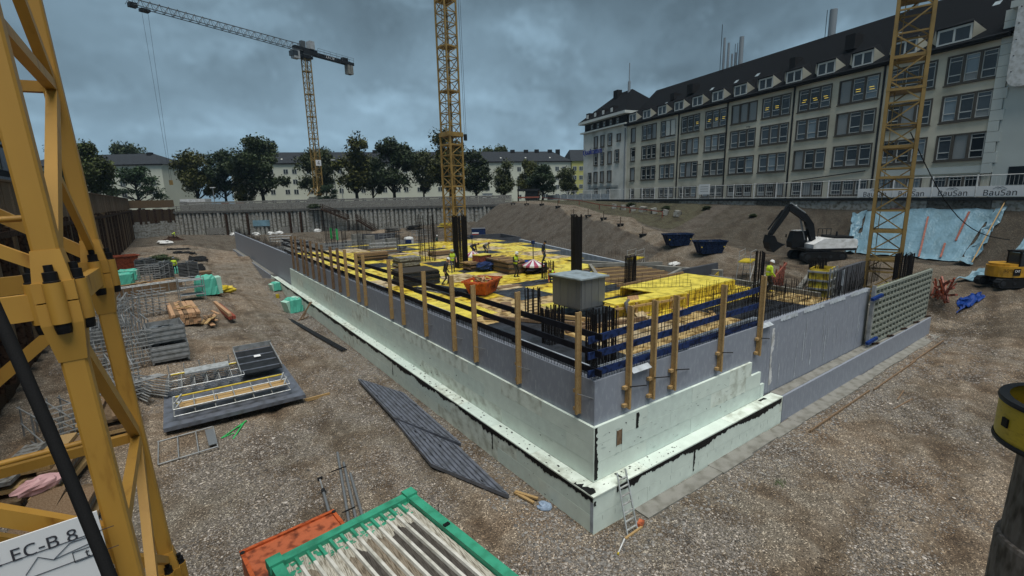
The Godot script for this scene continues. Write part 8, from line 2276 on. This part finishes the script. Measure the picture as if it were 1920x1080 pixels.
		band.lathe(PackedVector2Array([Vector2(0.166, 0.0), Vector2(0.172, 0.0), Vector2(0.172, 0.05), Vector2(0.166, 0.05)]), 16, waist + up * 0.05, Basis(Vector3.RIGHT, lean) * Basis.from_scale(Vector3(1.0, 1, 0.95)))
		part(t, "reflective_band", band, "person")
	if helmet:
		var hm := MB.new()
		hm.lathe(PackedVector2Array([Vector2(0.128, 0.0), Vector2(0.124, 0.03), Vector2(0.112, 0.075), Vector2(0.08, 0.112), Vector2(0.03, 0.13), Vector2(0.0, 0.132)]), 18, Vector3.ZERO)
		hm.lathe(PackedVector2Array([Vector2(0.1, -0.004), Vector2(0.145, -0.012), Vector2(0.147, -0.004), Vector2(0.125, 0.008)]), 18, Vector3(0, 0, 0.014))
		part(t, "helmet", hm, helmet, Transform3D(Basis(Vector3.RIGHT, tilt), head + hu * 0.085))
	else:
		var hr := MB.new()
		hr.lathe(PackedVector2Array([Vector2(0.105, -0.05), Vector2(0.108, 0.02), Vector2(0.095, 0.07), Vector2(0.05, 0.105), Vector2(0.0, 0.112)]), 14, Vector3.ZERO)
		part(t, "hair", hr, "black", Transform3D(Basis(Vector3.RIGHT, tilt), head + hu * 0.05 - face * 0.012))
func make_people() -> void:
	var dark := Color(0.012, 0.012, 0.014)
	var navy := Color(0.015, 0.02, 0.045)
	var hv := Color(0.46, 0.62, 0.03)
	var none := Color(0, 0, 0, 0)
	var to_cam := 2.5
	person("person in dark clothes and white helmet walking by the guard rail", Vector3(5.2, DK, -18.8), 1.4, {"lean": 0.25, "tilt": 0.3, "foot_l": Vector3(-0.1, 0, -0.25), "foot_r": Vector3(0.12, 0, 0.22), "hand_r": Vector3(0.22, -0.05, 0.3), "hand_l": Vector3(-0.26, -0.1, -0.1), "hip": 0.9}, dark, dark, none, "white")
	person("person in yellow vest striding beside the dark column cage", Vector3(8.0, DK, -22.9), -0.4, {"lean": 0.08, "foot_l": Vector3(-0.1, 0, 0.3), "foot_r": Vector3(0.12, 0.02, -0.28), "hand_r": Vector3(0.28, 0.0, 0.25), "hip": 0.9}, Color(0.1, 0.11, 0.1), Color(0.04, 0.04, 0.05), hv, "chimney", false)
	person("person in yellow vest and white helmet looking at the hands, by the parasol", Vector3(10.3, DK, -17.9), 0.2, {"lean": 0.06, "tilt": 0.45, "hand_l": Vector3(-0.1, 0.16, 0.3), "hand_r": Vector3(0.1, 0.18, 0.3), "foot_l": Vector3(-0.13, 0, 0.02), "foot_r": Vector3(0.13, 0, 0.06)}, dark, dark, hv, "white")
	person("left of two people in dark clothes bent over on the far deck", Vector3(14.9, DK, -31.4), 0.9, {"lean": 1.25, "tilt": 0.1, "hip": 0.86, "hipz": -0.15, "hand_l": Vector3(-0.15, -0.55, 0.5), "hand_r": Vector3(0.15, -0.5, 0.55), "foot_l": Vector3(-0.16, 0, -0.1), "foot_r": Vector3(0.16, 0, 0.15)}, dark, navy, none, "")
	person("right of two people bent over on the far deck, in a grey top", Vector3(15.8, DK, -30.5), 0.3, {"lean": 1.1, "tilt": 0.1, "hip": 0.88, "hipz": -0.15, "hand_l": Vector3(-0.12, -0.5, 0.5), "hand_r": Vector3(0.15, -0.5, 0.5), "foot_l": Vector3(-0.16, 0, -0.05), "foot_r": Vector3(0.16, 0, 0.1)}, Color(0.2, 0.2, 0.21), dark, none, "")
	person("person in yellow vest kneeling over the deck left of the metal box", Vector3(10.9, DK, -14.5), -1.1, {"lean": 1.0, "tilt": 0.0, "hip": 0.45, "hipz": -0.1, "hand_l": Vector3(-0.15, -0.3, 0.5), "hand_r": Vector3(0.15, -0.32, 0.5), "foot_l": Vector3(-0.15, 0, 0.1), "foot_r": Vector3(0.16, 0, -0.35)}, Color(0.4, 0.06, 0.03), navy, hv, "")
	person("small figure in navy standing on the right edge of the deck", Vector3(17.0, DK, -23.0), 0.4, {"lean": 0.15, "tilt": 0.4}, navy, navy, none, "dark_steel")
	person("person in yellow jacket and white helmet left of the column formwork", Vector3(17.7, DK, -4.0), 0.9, {"lean": 0.1, "tilt": 0.3, "jacket": true, "hand_l": Vector3(-0.2, 0.0, 0.25), "hand_r": Vector3(0.2, 0.02, 0.25)}, hv, dark, hv, "white")
	person("person in yellow jacket standing among the stacks in the left yard", on(-9.4, -53.9), 2.9, {"lean": 0.02, "jacket": true, "foot_l": Vector3(-0.14, 0, 0), "foot_r": Vector3(0.14, 0, 0.05)}, hv, navy, hv, "steel_blue")
	person("person in yellow jacket bending by the far left corner of the pit", on(-9.2, -112.4, 0.42), 1.5, {"lean": 1.0, "jacket": true, "hip": 0.85, "hand_l": Vector3(-0.15, -0.5, 0.5), "hand_r": Vector3(0.15, -0.5, 0.5)}, hv, dark, hv, "")
	person("distant person with white helmet on the lower slab left of the middle mast", Vector3(24.0, H1 + 1.4, -57.5), 0.5, {"lean": 0.1}, Color(0.05, 0.09, 0.08), dark, none, "white")
	var t := thing("trestle_step", "timber trestle under the distant person on the lower slab", "trestle", Vector3(24.0, H1, -57.5))
	pbox(t, "top", "timber_old", Vector3(0, 1.35, 0), Vector3(2.4, 0.1, 1.2))
	for x in [-1.0, 1.0]:
		for z in [-0.5, 0.5]: rod(t, "leg", "timber_old", Vector3(x, 0, z), Vector3(x, 1.32, z), 0.05)

func _ready() -> void:
	rng.seed = 20240
	make_view()
	make_materials()
	var ub := MB.new()
	ub.box(Vector3.ZERO, Vector3.ONE)
	unit_box = ub.mesh()
	ub = MB.new()
	ub.tube(Vector3(0, 0, -0.5), Vector3(0, 0, 0.5), 1.0, 1.0, 8)
	unit_rod = ub.mesh()
	make_ground()
	make_streets()
	make_basement()
	make_deck()
	make_guards()
	make_rebar()
	make_pit_walls()
	make_houses()
	make_trees()
	make_cranes()
	make_offices()
	make_right_edge()
	make_yard()
	make_foreground()
	make_machines()
	make_deck_things()
	make_people()
	make_stones()
